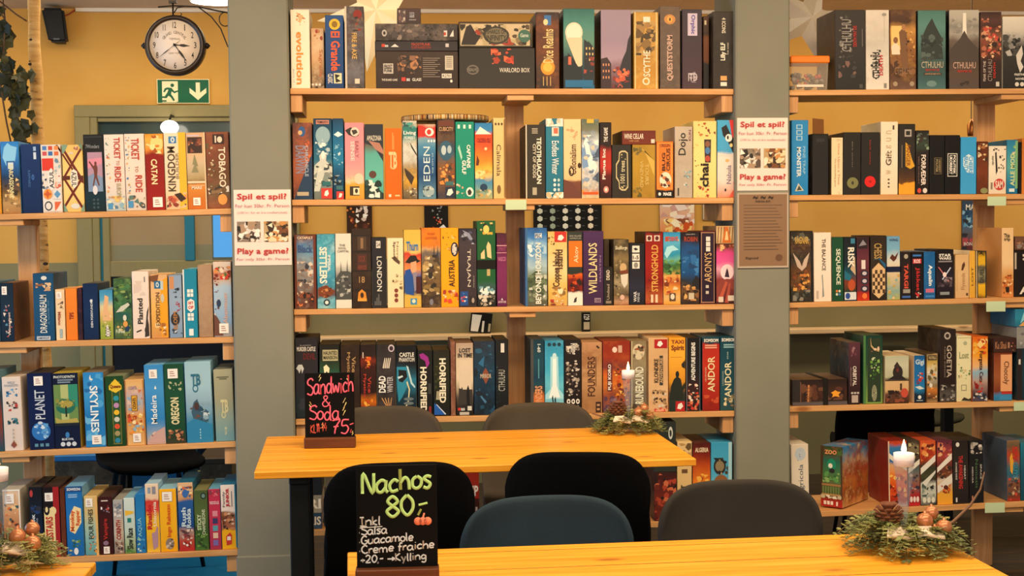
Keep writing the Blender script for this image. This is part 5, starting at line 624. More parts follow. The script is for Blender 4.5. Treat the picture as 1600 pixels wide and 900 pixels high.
G('L5', 304.6, 326, 766, '4a5a34 54683a@.4 3a5a2c@.7 4a7034', E(.5, .04, .92, .15, '1c2a2c'), E(.58, .06, .84, .13, '6a8a80'), T(.2, .4, .5, .66, 'STICKY', 'u', 'dce8c0', .02), T(.56, .32, .8, .74, 'CHAMELEONS', 'u', 'dce8c0', .01), X(.05, .6, .95, .97, 22, '5a8a3c 2a4a24 7aa050 3a3a28', .16), side='8a8a5c', lab='leaf green box with pale upward title')
G('L5', 327.5, 345.8, 764, 'b8304c c03450@.3 b83a58@.7 a83450', T(.1, .2, .9, .25, 'RIDDLE', 'h', 'e8c0c8', .03), *[R(.3, .36 + .12 * i, .74, .45 + .12 * i, c) for i, c in enumerate(('d88a98', '3a3a6a', '5aa0b0', 'e0c0a8', '7a6ab0'))], X(.05, .02, .95, .12, 8, '8a3a4c d86a7a', .2), side='6ab8e0', lab='raspberry box with column of small squares')
G('L5', 346.5, 370.5, 757.5, 'ecdcd4 e8d8d0@.4 8a5a40@.45 a8684c@.68 f0b020@.72 f2b420', R(.92, 0, 1, .98, '1f7a9a'), T(.12, .1, .3, .34, 'Family', 'u', '4a4a54', .01), T(.34, .05, .62, .34, 'JUNIOR', 'u', 'b82c34', .04), R(.7, .1, .76, .34, '6a6a74'), X(.02, .42, .9, .7, 18, '6a3a28 c88a60 3a2a24 e0c0a8', .18), P('c83a30', .3, .94, .26, .8, .54, .74, .66, .78, .64, .92), R(.34, .8, .58, .86, 'f0e0d8'), side='2a80a8', lab='white, brown and yellow box with red upward lettering by pillar')
# -- right unit, top shelf
G('R1', 1305, 1352, 15.4, '322c2a 2e2a2c@.5 262626', T(.22, .12, .54, .52, 'CTHULHU', 'u', 'a8a09c', .0), X(.12, .06, .6, .6, 30, '8a8480 6a6460 4a4644', .1), T(.6, .2, .72, .46, 'DEATH MAY DIE', 'u', 'b8302c', .02), R(.9, .24, .92, .46, '7a7470'), X(.1, .64, .8, .85, 8, '3a3a3c 7a5a54', .12), R(.8, .93, .92, .98, '4a4848'), side='4a3a2a', lab='broad black box with bristly grey upward lettering')
G('R1', 1353.5, 1390, 15.4, 'e4d8cc dcd0c4@.2 c8c0b8@.4 d8d0c8@.6 e4dad0', T(.26, .53, .58, .86, 'CTHULHU', 'u', '2e2826', .03), X(.18, .5, .64, .88, 22, '2a2624 3a3432', .12), T(.56, .57, .72, .82, 'DEATH', 'u', 'b8242c', .03), E(.68, .04, .88, .08, '9a948e'), R(.78, .06, .79, .4, 'b0a8a0'), R(.76, .92, .88, .98, '8a8480'), n=(.5, 12, 'c0b8b0 ece4da'), lab='white box with black insect-like upward lettering')
G('R1', 1391, 1432, 15.4, '5a3a2a 4a2e22@.15 c89048@.25 a06a38@.4 7a4a2c@.6 5a3824@.8 6a5044', R(.04, .2, .45, .5, 'f0c878'), P('7a5438', .34, .28, .5, .22, .64, .3, .7, .7, .6, .78, .46, .76, .4, .5), E(.44, .18, .6, .26, 'b07a50'), P('e8d8c0', .04, .46, .2, .4, .36, .46, .38, .56, .06, .56), E(.12, .34, .3, .42, '8a5a3c'), X(.6, .25, .98, .6, 20, 'e8b060 6a4428 c08848 3a2418', .14), T(.16, .72, .84, .81, 'CTHULHU', 'h', '9a7a5c', .0), X(.02, .6, .98, .86, 10, '4a2e1e 8a5c38', .16), E(.1, .9, .28, .96, 'a89078'), E(.74, .9, .92, .96, 'a89078'), n=(.4, 20, 'd8a050 4a2e20'), lab='brown box with lamplit couple artwork')
G('R1', 1434.5, 1478.5, 16, '4a7a74 5a8a84@.2 4a6a68@.5 3a5454@.7 3a5a5c@.85 4a7074', P('2e3634', .5, .1, .66, .22, .84, .34, .9, .62, .1, .62, .12, .36, .32, .2), X(.1, .3, .9, .64, 26, '3a4442 566460 222a2a', .14), T(.12, .65, .9, .73, 'CTHULHU', 'h', 'c8b8a0', .0), T(.26, .74, .76, .77, 'DEATH MAY DIE', 'h', 'b8302c', .02), R(.2, .79, .84, .82, '3a2c28'), T(.24, .795, .8, .815, 'UNSPEAKABLE BOX', 'h', 'b89878'), E(.3, .89, .66, .97, '6a8a8a'), side='1a1a1a', lab='teal box with hulking dark mountain shape')
G('R1', 1483.5, 1530.5, 15.4, 'c0bab0 b8b0a6@.1 8a8680@.2 a8a098@.3 6a5c54@.4 4a3e38@.6 5a4a42@.8 564a46', P('f0e8dc', .46, .04, .56, .04, .58, .3, .52, .36, .44, .3), P('4a403a', .5, .26, .64, .36, .98, .5, .98, .66, .02, .66, .02, .5, .36, .36), X(.05, .1, .4, .35, 8, '8a8884 a8a49e', .2), X(.62, .1, .95, .35, 8, '8a8884 a8a49e', .2), T(.12, .66, .88, .74, 'CTHULHU', 'h', 'd8b0a0', .0), T(.26, .76, .74, .79, 'DEATH MAY DIE', 'h', 'c8342c', .02), X(.34, .9, .66, .96, 6, '3a302c', .2), side='181818', lab='grey box with pale light shaft over dark peak')
G('R1', 1532, 1565.5, 18.5, '3a2622 5a3a34@.1 4a2e28@.2 8a5a44@.35 6a3a2c@.5 3a2826@.65 2e2624', X(.04, .06, .4, .14, 8, 'd88a6c a85a44', .2), X(.04, .18, .98, .6, 60, 'd89a78 8a4434 e8b890 3a2420 b86a50 c84a3c', .12), T(.12, .64, .24, .9, 'FEAR OF THE', 'u', 'c8b8b0'), T(.34, .62, .54, .9, 'CTHULHU', 'u', 'a89890', .0), T(.6, .66, .7, .86, 'DEATH', 'u', 'c8342c', .02), R(.72, .91, .88, .97, 'c8c0b8'), lab='dark box crowded with reddish faces')
G('R1', 1567, 1612, 25.6, 'e8e0d4 d0c8be@.2 8a8682@.35 3a3836@.45 2e2c2c@.8 2a2828', X(.0, .25, .98, .55, 34, '4a4846 8a8682 2a2828 b8b4b0', .12), P('d8d0c8', .46, .54, .66, .4, .7, .52, .62, .62, .72, .7, .6, .78, .5, .66), T(.4, .79, .98, .82, 'FREETHINKER', 'h', 'e8e4dc', .02), T(.44, .85, .9, .88, 'NOVELLA', 'h', 'e8e4dc', .02), *[E(.42 + .18 * i, .91, .56 + .18 * i, .97, 'd8d0c8') for i in range(3)], lab='white-topped black box at right photo edge')
# -- right unit, second shelf
G('R2', 1236.5, 1263, 187.6, '2a86c8 308cd0@.5 2480c4', *[R(.28, .06 + .075 * i, .64, .12 + .075 * i, 'a8d0ec') for i in range(3)], *[R(.34, .07 + .075 * i, .58, .11 + .075 * i, '2a86c8') for i in range(3)], T(.3, .36, .56, .76, 'MONSTER', 'd', 'dce8ec', .03), T(.66, .35, .82, .72, 'PINE TRAP', 'd', '8ac0e8', .02), P('c8c8b8', .4, .84, .74, .94, .2, .95), P('4a4a3a', .44, .87, .62, .93, .3, .94), lab='bright blue box with white downward title by pillar')
G('R2', 1269, 1294.5, 209, '1c1a1a 222022@.2 262428', R(.1, .03, .9, .18, '161416'), R(.25, .08, .75, .13, '2a2a2a'), side='141212', lab='plain black box with open lid flap behind')
G('R2', 1299, 1317, 215, 'e8d0a8 ecd8b4', T(.5, .1, .72, .82, 'Once Upon a Time', 'd', 'c88a70', .01), T(.24, .36, .38, .86, 'The storytelling game', 'd', 'b08a64'), X(.3, .02, .8, .07, 5, 'b09068', .12), X(.5, .88, .9, .98, 6, 'c8a880', .14), side='6a5a40', lab='slim cream box with faint pink title')
G('R2', 1317.8, 1345, 206.6, '262220 2a2624', T(.48, .14, .54, .56, 'dark stories', 'd', '8a847c', .0), E(.2, .72, .86, .9, '7a7a4c'), E(.46, .78, .6, .84, '3a3a28'), side='3a3028', lab='black box with olive green disc')
G('R2', 1345.5, 1374.5, 206.6, '262220 2a2624', T(.44, .13, .52, .52, 'black stories', 'd', 'a83028', .0), E(.18, .7, .78, .88, 'd81e1e'), E(.42, .77, .56, .81, 'a01414'), side='2a2624', lab='black box with bright red disc')
G('R2', 1376, 1403, 190, 'ecdcc4 f0e0cc@.5 e8d4b8', T(.28, .4, .62, .6, 'Gift', 'u', '4a3c30', .015), *[T(.3, .12 + .1 * i, .6, .17 + .1 * i, c, 'u', 'c8b49c', .0) for i, c in enumerate('nuga')], T(.3, .66, .6, .72, 'w', 'u', 'c8b49c', .0), R(.68, .05, .78, .11, '4a3c30'), *[E(.4, .78 + .05 * i, .52, .805 + .05 * i, '5a4a3c') for i in range(3)], side='d8c8a8', lab='white box with black serif word reading up')
G('R2', 1404.3, 1430, 193.5, '2a2422 322c2a@.4 2e2826@.6 5a3a24@.78 6a4424@.82 e8a030@.84 ec a434'.replace('ec a434', 'eca434'), R(.34, .08, .76, .18, 'b0a8a0'), R(.42, .1, .68, .16, '2a2422'), R(.16, .3, .2, .62, '8a7a6a'), P('d8a030', .4, .26, .56, .3, .8, .5, .98, .6, .7, .64, .4, .6), T(.44, .3, .7, .6, 'FANGER', 'd', '8a4a18', .02), lab='black box with golden flash and yellow foot')
G('R2', 1431, 1451.7, 203.7, '241e1e 2e2c28@.1 3a4a40@.2 2a2424@.35 241c1c', X(.05, .04, .98, .3, 24, '5a6a5c 8a9a84 3a2e28 242a28', .16), T(.38, .38, .74, .86, 'FORRÆDER', 'd', 'ecdcd4', .03), T(.16, .4, .24, .84, 'VED BORDET', 'd', '8a6a64'), E(.1, .9, .4, .98, 'c84a3c'), E(.52, .9, .86, .98, 'd8d0cc'), lab='black box with pale downward title and skull-like sketch')
G('R2', 1452.5, 1476, 211, '161414 1a1818', R(.3, .38, .8, .66, '6a5c44'), R(.34, .39, .76, .65, '1a1816'), T(.4, .41, .55, .63, 'POLITISK', 'd', 'a89468', .02), T(.6, .41, .72, .63, 'UKORREKT', 'd', 'a89468', .02), lab='black box with tan framed label')
G('R2', 1476.6, 1500, 211, '141212 181616', R(.16, .31, .82, .7, 'e8e4dc'), R(.2, .32, .78, .69, '161414'), T(.28, .34, .48, .66, 'UKORREKT', 'd', 'f0ece4', .03), T(.54, .34, .7, .66, 'POLITISK', 'd', 'f0ece4', .03), lab='black box with white framed label')
G('R2', 1501, 1525.8, 214, '3a9cdc 40a0de', P('d8ecf6', .15, .36, .5, .3, .8, .36, .8, .64, .4, .62, .15, .5), T(.2, .34, .46, .6, 'BEAUTY', 'd', '3a9cdc', .03), T(.5, .34, .76, .64, 'CHEERS', 'd', '3a9cdc', .03), lab='sky blue box with white slanted lettering')
G('R2', 1526.6, 1544, 221, '5a2c1a 6a3420@.3 7a3a22@.6 5a2c1a', X(.05, .04, .95, .38, 18, 'd8b080 3a2a1c a86a40 e0c8a0', .2), E(.3, .88, .98, .99, '8a8a5c'), n=(.5, 24, '8a4a2c 4a2416'), lab='brown-red leathery box with pale figures')
G('R2', 1545, 1572.5, 228, 'e8dccc f0e4d4@.5 e0d0bc', X(.05, .04, .95, .1, 5, '3a3430', .1), P('2a2624', .34, .14, .42, .12, .5, .52, .4, .6), X(.5, .2, .9, .55, 14, '3a3230 2a2422 8a7a6c', .16), E(.28, .68, .9, .92, 'c83a30'), T(.36, .72, .8, .88, 'SAM', 'h', 'f0d8cc', .03), R(.1, .76, .2, .9, '8a7a6c'), T(.14, .2, .28, .4, 'quiz', 'u', '4a4440'), lab='white box with black scribbles and red blob')
G('R2', 1573, 1590.5, 218.4, '2a7aa4 3a90b0@.2 5aa8a8@.5 2a80a8@.8 1f6a9a', X(.3, .04, .95, .3, 12, '8ab870 d8c8a0 4a9a8a', .2), R(.75, .02, .98, .9, '7ab080'), T(.3, .25, .7, .85, 'ALLE MOD', 'u', 'd0dc9c', .03), R(.2, .9, .7, .96, 'd8e4e8'), side='1f5a78', lab='blue-green box with pale green lettering')
G('R2', 1591.5, 1596, 222, '161616 1a1a1c', lab='thin black box near right photo edge')
G('R2', 1596.6, 1625, 216, 'c8742c d07c34', lab='orange box cut by right photo edge')
# -- right unit, third shelf
G('R3', 1235.5, 1271, 361, '2a2420 3a3228@.1 5a3a2a@.2 3a3a36@.4 6a4428@.55 8a5a34@.7 3a3830@.85 2e2c28', R(.9, 0, 1, 1, '1a1816'), X(.06, .02, .88, .14, 16, '5a5a50 8a8474 2a2622', .14), T(.2, .08, .8, .18, 'RAGNAR', 'h', 'c8a050', .03), P('c8b0a0', .1, .3, .4, .42, .5, .5, .6, .4, .85, .3, .7, .5, .5, .56, .3, .5), X(.1, .55, .86, .84, 34, 'c87a3c e0a050 6a3a20 8a4a28 3a2a1c', .15), X(.08, .82, .88, .98, 16, '5a5a54 8a8478 2a2a28', .14), n=(.6, 22, '6a5a48 241e1a 8a6a44'), side='141210', lab='ornate dark box with bronze dragon artwork')
G('R3', 1272, 1299.6, 363.4, 'f0dccc f2e0d2@.5 ecd8c8', T(.46, .09, .68, .55, 'THE BALANCE', 'd', '2a2422', .015), P('8a9094', .44, .62, .5, .6, .54, .78, .58, .92, .46, .94, .48, .78), R(.12, .84, .26, .96, 'c0b0a4'), lab='white box with thin black downward title')
G('R3', 1300.3, 1318.6, 370.6, '1c4a34 205238@.5 1c4830', T(.3, .18, .74, .74, 'SEQUENCE', 'd', 'e4e8d4', .02), *[E(.3 + .24 * i, .82 + .05 * j, .5 + .24 * i, .86 + .05 * j, c) for i, j, c in ((0, 0, 'd87a34'), (1, 0, 'd8d8c8'), (0, 1, 'd8d8c8'), (1, 1, '4a7ab0'))], side='8a7a64', lab='dark green box with white downward capitals')
G('R3', 1319.3, 1338.6, 370.6, '1a1e24 1e2c34@.4 1a4a5c@.55 7a3a24@.7 2a3a30@.85 1e2c54', T(.3, .16, .84, .48, 'RISK', 'd', 'ece4d8', .03), R(.55, .02, .9, .1, '3a7a9a'), P('c8a888', .5, .5, .9, .3, .94, .6), E(.3, .66, .9, .84, 'b8502c'), P('1f6a84', .02, .52, .6, .6, .5, .68, .02, .66), R(.02, .86, .98, .98, 'd8dce0'), E(.08, .87, .48, .97, '2a4a9a'), lab='dark box with white slanted title and red car shape')
G('R3', 1339.3, 1359, 370.6, '3a2228 5a2a38@.2 6a3440@.4 5a2a34@.6 6a2e38@.85 a82a20@.88 c8381c', R(.06, .02, .86, .18, '2a1a20'), P('8a8490', .15, .14, .5, .04, .8, .12), R(.36, .36, .68, .5, 'e0d4d0'), *[E(.3, .52 + .12 * i, .9, .62 + .12 * i, '2a2a3c') for i in range(3)], *[E(.42, .54 + .12 * i, .78, .6 + .12 * i, 'c8bcc8') for i in range(3)], E(.4, .88, .8, .97, 'e8783c'), lab='wine-red box with column of round portraits')
G('R3', 1361, 1385.5, 368, '2e241c 3a2e22@.3 34281e@.6 2c221a', T(.2, .12, .7, .36, 'CHESS', 'd', 'b8945c', .02), P('1f5a84', .1, .38, .5, .36, .96, .52, .96, .44, .5, .34), P('dcb888', .08, .52, .5, .42, .92, .52, .92, .88, .5, .97, .08, .88), *[R(.1 + .16 * i, .53 + .06 * j, .26 + .16 * i - .005, .59 + .06 * j, '4a3424') for i in range(5) for j in range(6) if (i + j) % 2], lab='dark brown box with chequered pattern')
G('R3', 1386.3, 1407, 369, '6a9ac0 7ab0d0@.2 d8d4c8@.4 e0c8a8@.5 c8b898@.7 8aa8a0@.85 a8a860', T(.16, .04, .84, .08, 'WING', 'h', '3a4a6a', .02), P('5a2a1c', .2, .34, .4, .28, .6, .32, .9, .24, .7, .36, .5, .4), X(.05, .6, .95, .98, 18, 'e0c090 8ab0a8 c8a050 b8b878', .16), strap=('h', .475, .56, '101c3c'), lab='pale bird-picture box closed by a navy strap')
G('R3', 1408, 1424, 394, '241c1e 2c2022@.5 241a1c', E(.3, .04, .72, .14, 'a8a090'), T(.3, .25, .72, .76, 'TARGI', 'd', 'd8543c', .035), R(.2, .78, .9, .86, '9a948c'), R(.1, .92, .94, .96, '3a6ab8'), lab='small black box with red downward title')
G('R3', 1424.7, 1443, 394, '1a1416 201618@.5 1a1214', R(.1, .05, .84, .09, '3a74c0'), R(.1, .14, .84, .24, 'c83440'), T(.2, .15, .74, .23, 'KOS', 'h', 'f0e0e0', .03), T(.3, .32, .7, .82, 'Jåkket', 'd', 'c02c2c', .02), X(.3, .84, .95, .97, 8, 'c82c30 e8d8d0 5a1418', .2), lab='small black box with red badge and red script')
G('R3', 1444, 1462, 393, '1c5a9a 2468a8@.5 1c5494', T(.3, .28, .74, .72, 'Aqualin', 'd', 'e8f0f4', .03), R(.14, .78, .88, .86, 'c86a8a'), R(.1, .92, .9, .96, '3a80c8'), n=(.3, 20, '3a84bc 184a84'), side='2a5a84', lab='small blue box with white downward title')
G('R3', 1463.3, 1490.8, 389.6, '1a1618 201a20@.3 2a2230@.6 1c1618', T(.14, .09, .84, .15, 'STAR', 'h', 'f2ece4', .03), T(.14, .155, .84, .21, 'WARS', 'h', 'f2ece4', .03), R(.12, .23, .9, .26, '8a8488'), P('d87a7a', .1, .36, .14, .35, .74, .64, .7, .66), P('c8d0e8', .8, .36, .84, .38, .36, .62, .32, .6), E(.36, .46, .58, .56, 'f0d8d8'), X(.08, .56, .9, .76, 18, '5a4a54 8a7a84 3a2c34', .14), R(.2, .86, .74, .92, '8a9094'), lab='black box with crossed glowing beams')
G('R3', 1493, 1514.5, 398, 'd8b080 dcb888@.5 d0a878', P('5a3420', .42, .36, .5, .22, .66, .16, .72, .24, .56, .36), T(.4, .42, .8, .8, 'Flyvende', 'u', 'a87a4c', .0), R(.1, .34, .12, .84, 'a87a4c'), R(.78, .88, .92, .94, '4a3020'), side='c8a070', lab='small buff box with brown feather')
G('R3', 1515, 1524.5, 392, 'e0a840 e8b040@.5 d8a03a', T(.3, .34, .66, .74, 'LOST', 'u', '6a4a1c', .02), side='f0e0c0', lab='narrow mustard box')
G('R3', 1525.2, 1542.5, 392, '1e1c1c d8a820@.12 e0b02c@.28 5a5648@.34 8a8468@.5 5a5648@.66 e8b428@.72 d8a41c@.9 1e1c1c', R(0, 0, .1, 1, 'c8b088'), R(.1, 0, .18, 1, '241e1c'), R(.86, 0, .97, 1, '2a2622'), T(.34, .36, .7, .68, 'DUEL', 'u', '3a382c', .02), P('1e1a18', .2, .08, .5, .02, .8, .12, .5, .06), side='3a322a', lab='small yellow and grey banded box by rear post')
G('R3', 1566, 1584.5, 356, 'e8c090 ecc898@.5 d89a58@.7 c8743a@.85 d89050', T(.14, .08, .66, .14, 'This', 'h', '3a2c20', .02), T(.14, .14, .7, .2, 'trip', 'h', '3a2c20', .02), X(.02, .6, .98, .98, 30, 'c8642c e8a868 8a4420 f0c890', .16), R(.3, .85, .6, .93, '2a2018'), side='d8985c', lab='peach box with scattered orange foliage')
bx = G('R3', 1585.5, 1622, 391, '1e1816 241c1a', R(.0, .05, .08, .4, 'b8a898'), T(.34, .08, .6, .22, '2-5', 'd', 'e8dcd0', .03), T(.2, .78, .9, .94, 'AL', 'h', 'e8dcd0', .03), side='1a1614', lab='black box with white digits at right photo edge')
G('R3', 1586, 1622, 370, '6a4a38 7a5440@.5 5a3e30', X(.05, .1, .95, .9, 14, '8a7a74 a8785c 4a3428', .12), lab='', full='flat brown box lying on a black one, third shelf, right photo edge', on=bx)
# -- right unit, fourth shelf
G('R4', 1238, 1324, 593, '2a1e1c 34241f@.2 4a2c22@.5 3a2620@.8 4a4440', R(.0, 0, .14, 1, '2e2828'), R(.14, .08, .16, .9, '6a4a3a'), X(.16, .15, .95, .8, 24, '5a3426 3a2420 6a4430 2a1c18', .1), P('d88a50', .28, .2, .31, .2, .3, .9, .27, .9), T(.245, .25, .34, .85, 'UNLOCK', 'u', '8a5a3c'), P('f0a030', .74, .48, .78, .42, .82, .48, .88, .5, .84, .6, .86, .7, .78, .66, .72, .7, .74, .58, .7, .52), R(.0, .86, 1, 1, '5a5254'), side='5a4438', strap=[('v', .555, .65, '18140f'), ('h', .0, .0001, '18140f')][:1], lab='low dark brown box with glowing puzzle star, strapped shut')
G('R4', 1349, 1379.5, 524, '1a3a30 1f4a3a@.2 2a4a38@.4 4a6a3a@.6 6a8a44@.8 7a9a4c', R(.0, 0, .12, 1, '4a7a44'), R(.22, .04, .9, .97, '2a3a28'), P('c8a878', .36, .02, .42, .14, .6, .2, .84, .18, .82, .24, .56, .22, .38, .16), X(.4, .1, .9, .24, 6, 'e0c8b0 a8604c', .14), X(.34, .32, .84, .64, 22, '6a9a44 3a6a2c 8ab858 c8d0a8', .16), E(.42, .72, .7, .96, '8a8a70'), X(.44, .74, .68, .94, 8, 'b8b898 4a4a38', .2), side='1f4a40', lab='tall green box with foliage sprites')
G('R4', 1383, 1420.5, 556, 'b8bca4 c8c8b0@.2 b8b89c@.45 6a5a4a@.5 d8b484@.54 d8b080@.7 6a4434@.8 3a2620', E(.32, .2, .74, .5, '2e2624'), P('3a2c28', .36, .22, .5, .12, .62, .22, .56, .28), E(.46, .26, .58, .34, '6a2a28'), P('2a2222', .1, .5, .4, .4, .66, .4, .9, .5), R(.0, .505, 1, .525, '2a2420'), X(.05, .72, .95, .98, 26, '5a3828 8a4a34 2a1c18 6a4a3c', .14), E(.66, .68, .96, .88, 'c8503c'), R(.62, .58, .7, .72, '4a3024'), side='e0c8a0', lab='square pale box with round dark figure')
G('R4', 1428.5, 1445.5, 555.5, '1f5a94 1f6ab0@.1 2070b4@.5 2a80b8@.7 1a2e44@.82 16243a', T(.1, .08, .9, .22, 'Gigi', 'h', 'd0e4f0', .02), X(.2, .36, .85, .6, 12, 'd8503c c83428 8a2a24 e8a890', .2), P('d0dce0', .05, .66, .5, .64, .95, .7, .5, .72), E(.34, .84, .66, .92, 'e8e8e4'), R(.2, .94, .8, .96, 'a0a8b0'), side='e0c8a8', lab='blue box with red octopus shape')
G('R4', 1447, 1466, 552, '2a2422 b89868@.04 8a7248@.1 c8a858@.2 d8c8a0@.32 c8c4b8@.45 b0a898@.55 8a7a58@.65 c87a34@.75 5a3a28@.9 a88a5c', R(0, 0, .06, 1, '3a2e26'), R(.94, 0, 1, 1, '3a2e26'), R(.14, .04, .88, .14, '3a2e20'), T(.2, .06, .82, .12, 'FOOTHILLS', 'h', 'd8c090'), X(.1, .2, .9, .94, 26, 'd8c890 6a5a34 a89458 e89a50 4a3a28 e0dcd0', .18), side='4a3a2c', lab='framed landscape box with road and bonfire')
G('R4', 1468.5, 1494, 514.4, '2a201e 30241f@.4 2a1e1c@.75 5a5450@.9 3a3432', T(.42, .22, .72, .66, 'GOETIA', 'd', 'c8b8a8', .01), T(.26, .24, .34, .66, 'NINE KINGS', 'd', '8a7a70'), E(.26, .04, .66, .14, 'b8aca4'), E(.34, .06, .58, .12, '3a2c28'), X(.05, .76, .95, .98, 22, '8a8480 4a4644 b8b0a8 2a2624', .14), side='2e2422', lab='tall dark brown box with pale downward title')
G('R4', 1495, 1518, 525, 'e4dcb4 e8e0b8@.5 dcd4a8', R(.05, .02, .95, .035, 'c8b888'), E(.44, .08, .7, .14, 'a8b090'), T(.16, .24, .8, .34, 'Lost', 'h', '8a9068', .01), X(.1, .42, .95, .66, 16, '7a9a64 a8b888 5a7a4c d8c090', .1), R(.3, .74, .66, .83, '8a8464'), R(.34, .75, .62, .82, 'e0d8b0'), P('3a3228', .3, .98, .5, .93, .8, .96, .98, .94, .98, .99), side='f0e4c8', lab='pale cream-green box with leaf sketches')
G('R4', 1519.5, 1544, 526, 'd8641c e88a24@.15 f0a030@.3 e8b880@.45 8ab4cc@.55 b89a90@.7 6a4a50@.85 4a4a5c', X(.02, .02, .98, .3, 16, 'f0b040 d8501c f4d080 b84a1c', .2), T(.36, .22, .68, .7, 'Forgetta Cats', 'd', '4a2014', .02), X(.1, .68, .66, .88, 14, 'c82c24 8a1c1c e0583c', .2), X(.05, .86, .95, .99, 20, '3a4a6a d8d0cc 2a2a34 8a90a8', .16), lab='orange box with dark script and red cat shapes')
ch = G('R4', 1553, 1582, 551, '6a3020 8a4428@.1 a05a34@.5 7a3a24@.8 3a84b8@.88 2a74a8', R(.36, .04, .98, .8, 'e8a878'), T(.46, .18, .82, .66, 'Chocoly', 'd', '5a2c1c', .01), R(.4, .8, .98, .86, 'b83428'), R(.3, .88, .98, .98, '3a8ac0'), side='5a2a1c', lab='brown box with peach label and blue foot')
G('R4', 1552.5, 1588, 528, '3a2420 442a24', T(.06, .25, .55, .75, 'Ku Shui', 'h', 'b8805c', .01), R(.62, .3, .7, .7, 'a87a60'), X(.74, .1, .95, .9, 5, 'd87a5c c8a890', .14), lab='', full='flat dark brown box lying on the brown box with peach label', on=ch)
bb = G('R4', 1589, 1628, 545, '1c3440 1f3e4c@.5 1a303c', R(.0, 0, .2, 1, '2a2022'), R(.06, .2, .14, .3, 'd8d4cc'), R(.3, .6, .9, .8, '2a5a70'), R(.3, .86, .7, .95, 'd8d8d0'), lab='dark teal box at right photo edge')
gg = G('R4', 1588.5, 1628, 511, '8a8a8c 94928e@.5 7a7a7c', X(.1, .1, .9, .9, 8, 'b0b0b0 6a6a70', .1), lab='', full='flat grey box lying on dark teal box, fourth shelf, right photo edge', on=bb)
G('R4', 1586, 1612, 483, '2a7a9c 2f88a8@.5 2a6a84', P('8ad0e0', .3, .8, .5, .2, .9, .3), P('d8a060', .2, .95, .5, .7, .8, .95), lab='', full='small teal picture box topmost of the pile at the right photo edge', on=gg)
# -- right unit, bottom shelf
G('R5', 1237.5, 1265, 694, 'dccdbc e4d8c8@.5 d8c8b4', E(.22, .05, .84, .24, 'b8c4d0'), T(.4, .3, .76, .76, 'Agricola', 'u', '4a5a74', .0), X(.36, .06, .6, .26, 4, '6a7a94', .12), P('c8a878', .4, .88, .54, .84, .66, .92, .5, .96), side='ece0cc', lab='cream box with blue-grey cursive lettering')
G('R5', 1389, 1419, 689, 'a83424 c84a28@.04 3a7ab0@.1 2a6aa8@.3 d8a878@.36 e87a2c@.5 d8541c@.7 a82c18@.9 c8c0b8', R(0, 0, .06, 1, 'e0c8a8'), P('e8e0d0', .06, .18, .96, .4, .96, .46, .06, .26), X(.06, .5, .96, .95, 30, 'f09a34 d84a1c a82414 f4c060 5a1c14', .15), side='8a2a20', lab='blue-topped box with fiery lower half')
G('R5', 1420, 1438.3, 688.5, '3a3028 8a7a5c@.1 4a4034@.3 5a6a6c@.45 8a6a5c@.6 a82430@.85 b82c30', X(.05, .02, .95, .3, 20, 'c8b888 4a3a2c 8a8a6c 2a241e', .18), P('e8e0d4', .0, .42, 1, .28, 1, .36, 0, .5), X(.05, .5, .95, .8, 18, '6a5a78 c8b0a8 3a3444', .16), *[E(.1 + .28 * i, .85, .34 + .28 * i, .94, 'ecd8d4') for i in range(3)], lab='khaki and red box partly behind the candle')
G('R5', 1439.2, 1463.8, 688.5, 'c8502c d8683a@.1 b84424@.28 3a3a2a@.4 4a4a34@.55 3a3428@.62 b8bcb8@.68 c8ccc4@.8 2a3030', X(.05, .03, .95, .32, 22, 'e8944c a8341c f0c078 6a2414', .18), P('e8e4dc', .0, .42, .96, .22, .96, .32, .0, .52), P('dcdcd4', .0, .66, .96, .46, .96, .5, .0, .8), X(.05, .64, .95, .86, 20, '4a5a54 8a9a90 2a2e2c d8d8cc', .14), *[E(.1 + .28 * i, .87, .34 + .28 * i, .96, 'dcdcd0') for i in range(3)], lab='orange-topped box with diagonal white band and grey crew')
G('R5', 1465, 1489.5, 688, '5a2a3c 8a3a44@.1 a84438@.25 6a3430@.4 7a4a34@.55 d8c8b8@.62 d8a868@.75 eaa83c@.82 eca838', X(.05, .03, .95, .3, 20, 'b84a5c d87a5c 4a2434 e8b080', .18), P('ece4dc', .0, .42, .96, .2, .96, .3, .0, .5), X(.05, .4, .95, .6, 14, '5a3428 a86a44 3a2a24', .16), P('e4dcd4', .0, .7, .96, .52, .96, .66, .0, .82), X(.2, .66, .85, .82, 10, 'a83424 d8642c 5a2418', .2), lab='purple-red box with diagonal white band and amber foot')
G('R5', 1490.3, 1514.5, 688, '2a2422 342c2a@.5 262020', E(.18, .03, .42, .1, 'e0dcd8'), T(.34, .24, .62, .76, 'THE AWAKENING', 'd', 'c83430', .025), T(.14, .34, .24, .62, 'ZOMBIE KIDZ', 'd', 'd8d4d0'), T(.7, .4, .8, .62, 'HEART', 'd', 'd8d4d0'), R(.14, .9, .24, .97, 'd8d4d0'), lab='black box with red downward capitals')
G('R5', 1515.5, 1538, 688, '1c1a1c 22202a@.5 1c1a1e'.replace('22202a', '222022'), E(.16, .03, .42, .1, 'e0dcd8'), X(.1, .02, .95, .22, 14, 'b8b0a8 8a827c e0d8d0 4a4644', .18), T(.4, .3, .6, .76, 'Nemesis', 'd', '4a6a4a', .01), T(.16, .42, .26, .68, 'MEDUSA', 'd', 'c8c4c0'), T(.74, .38, .86, .62, 'SPACE', 'd', 'c8c4c0'), R(.14, .88, .24, .96, 'b8785c'), lab='black box with pale face and green script')
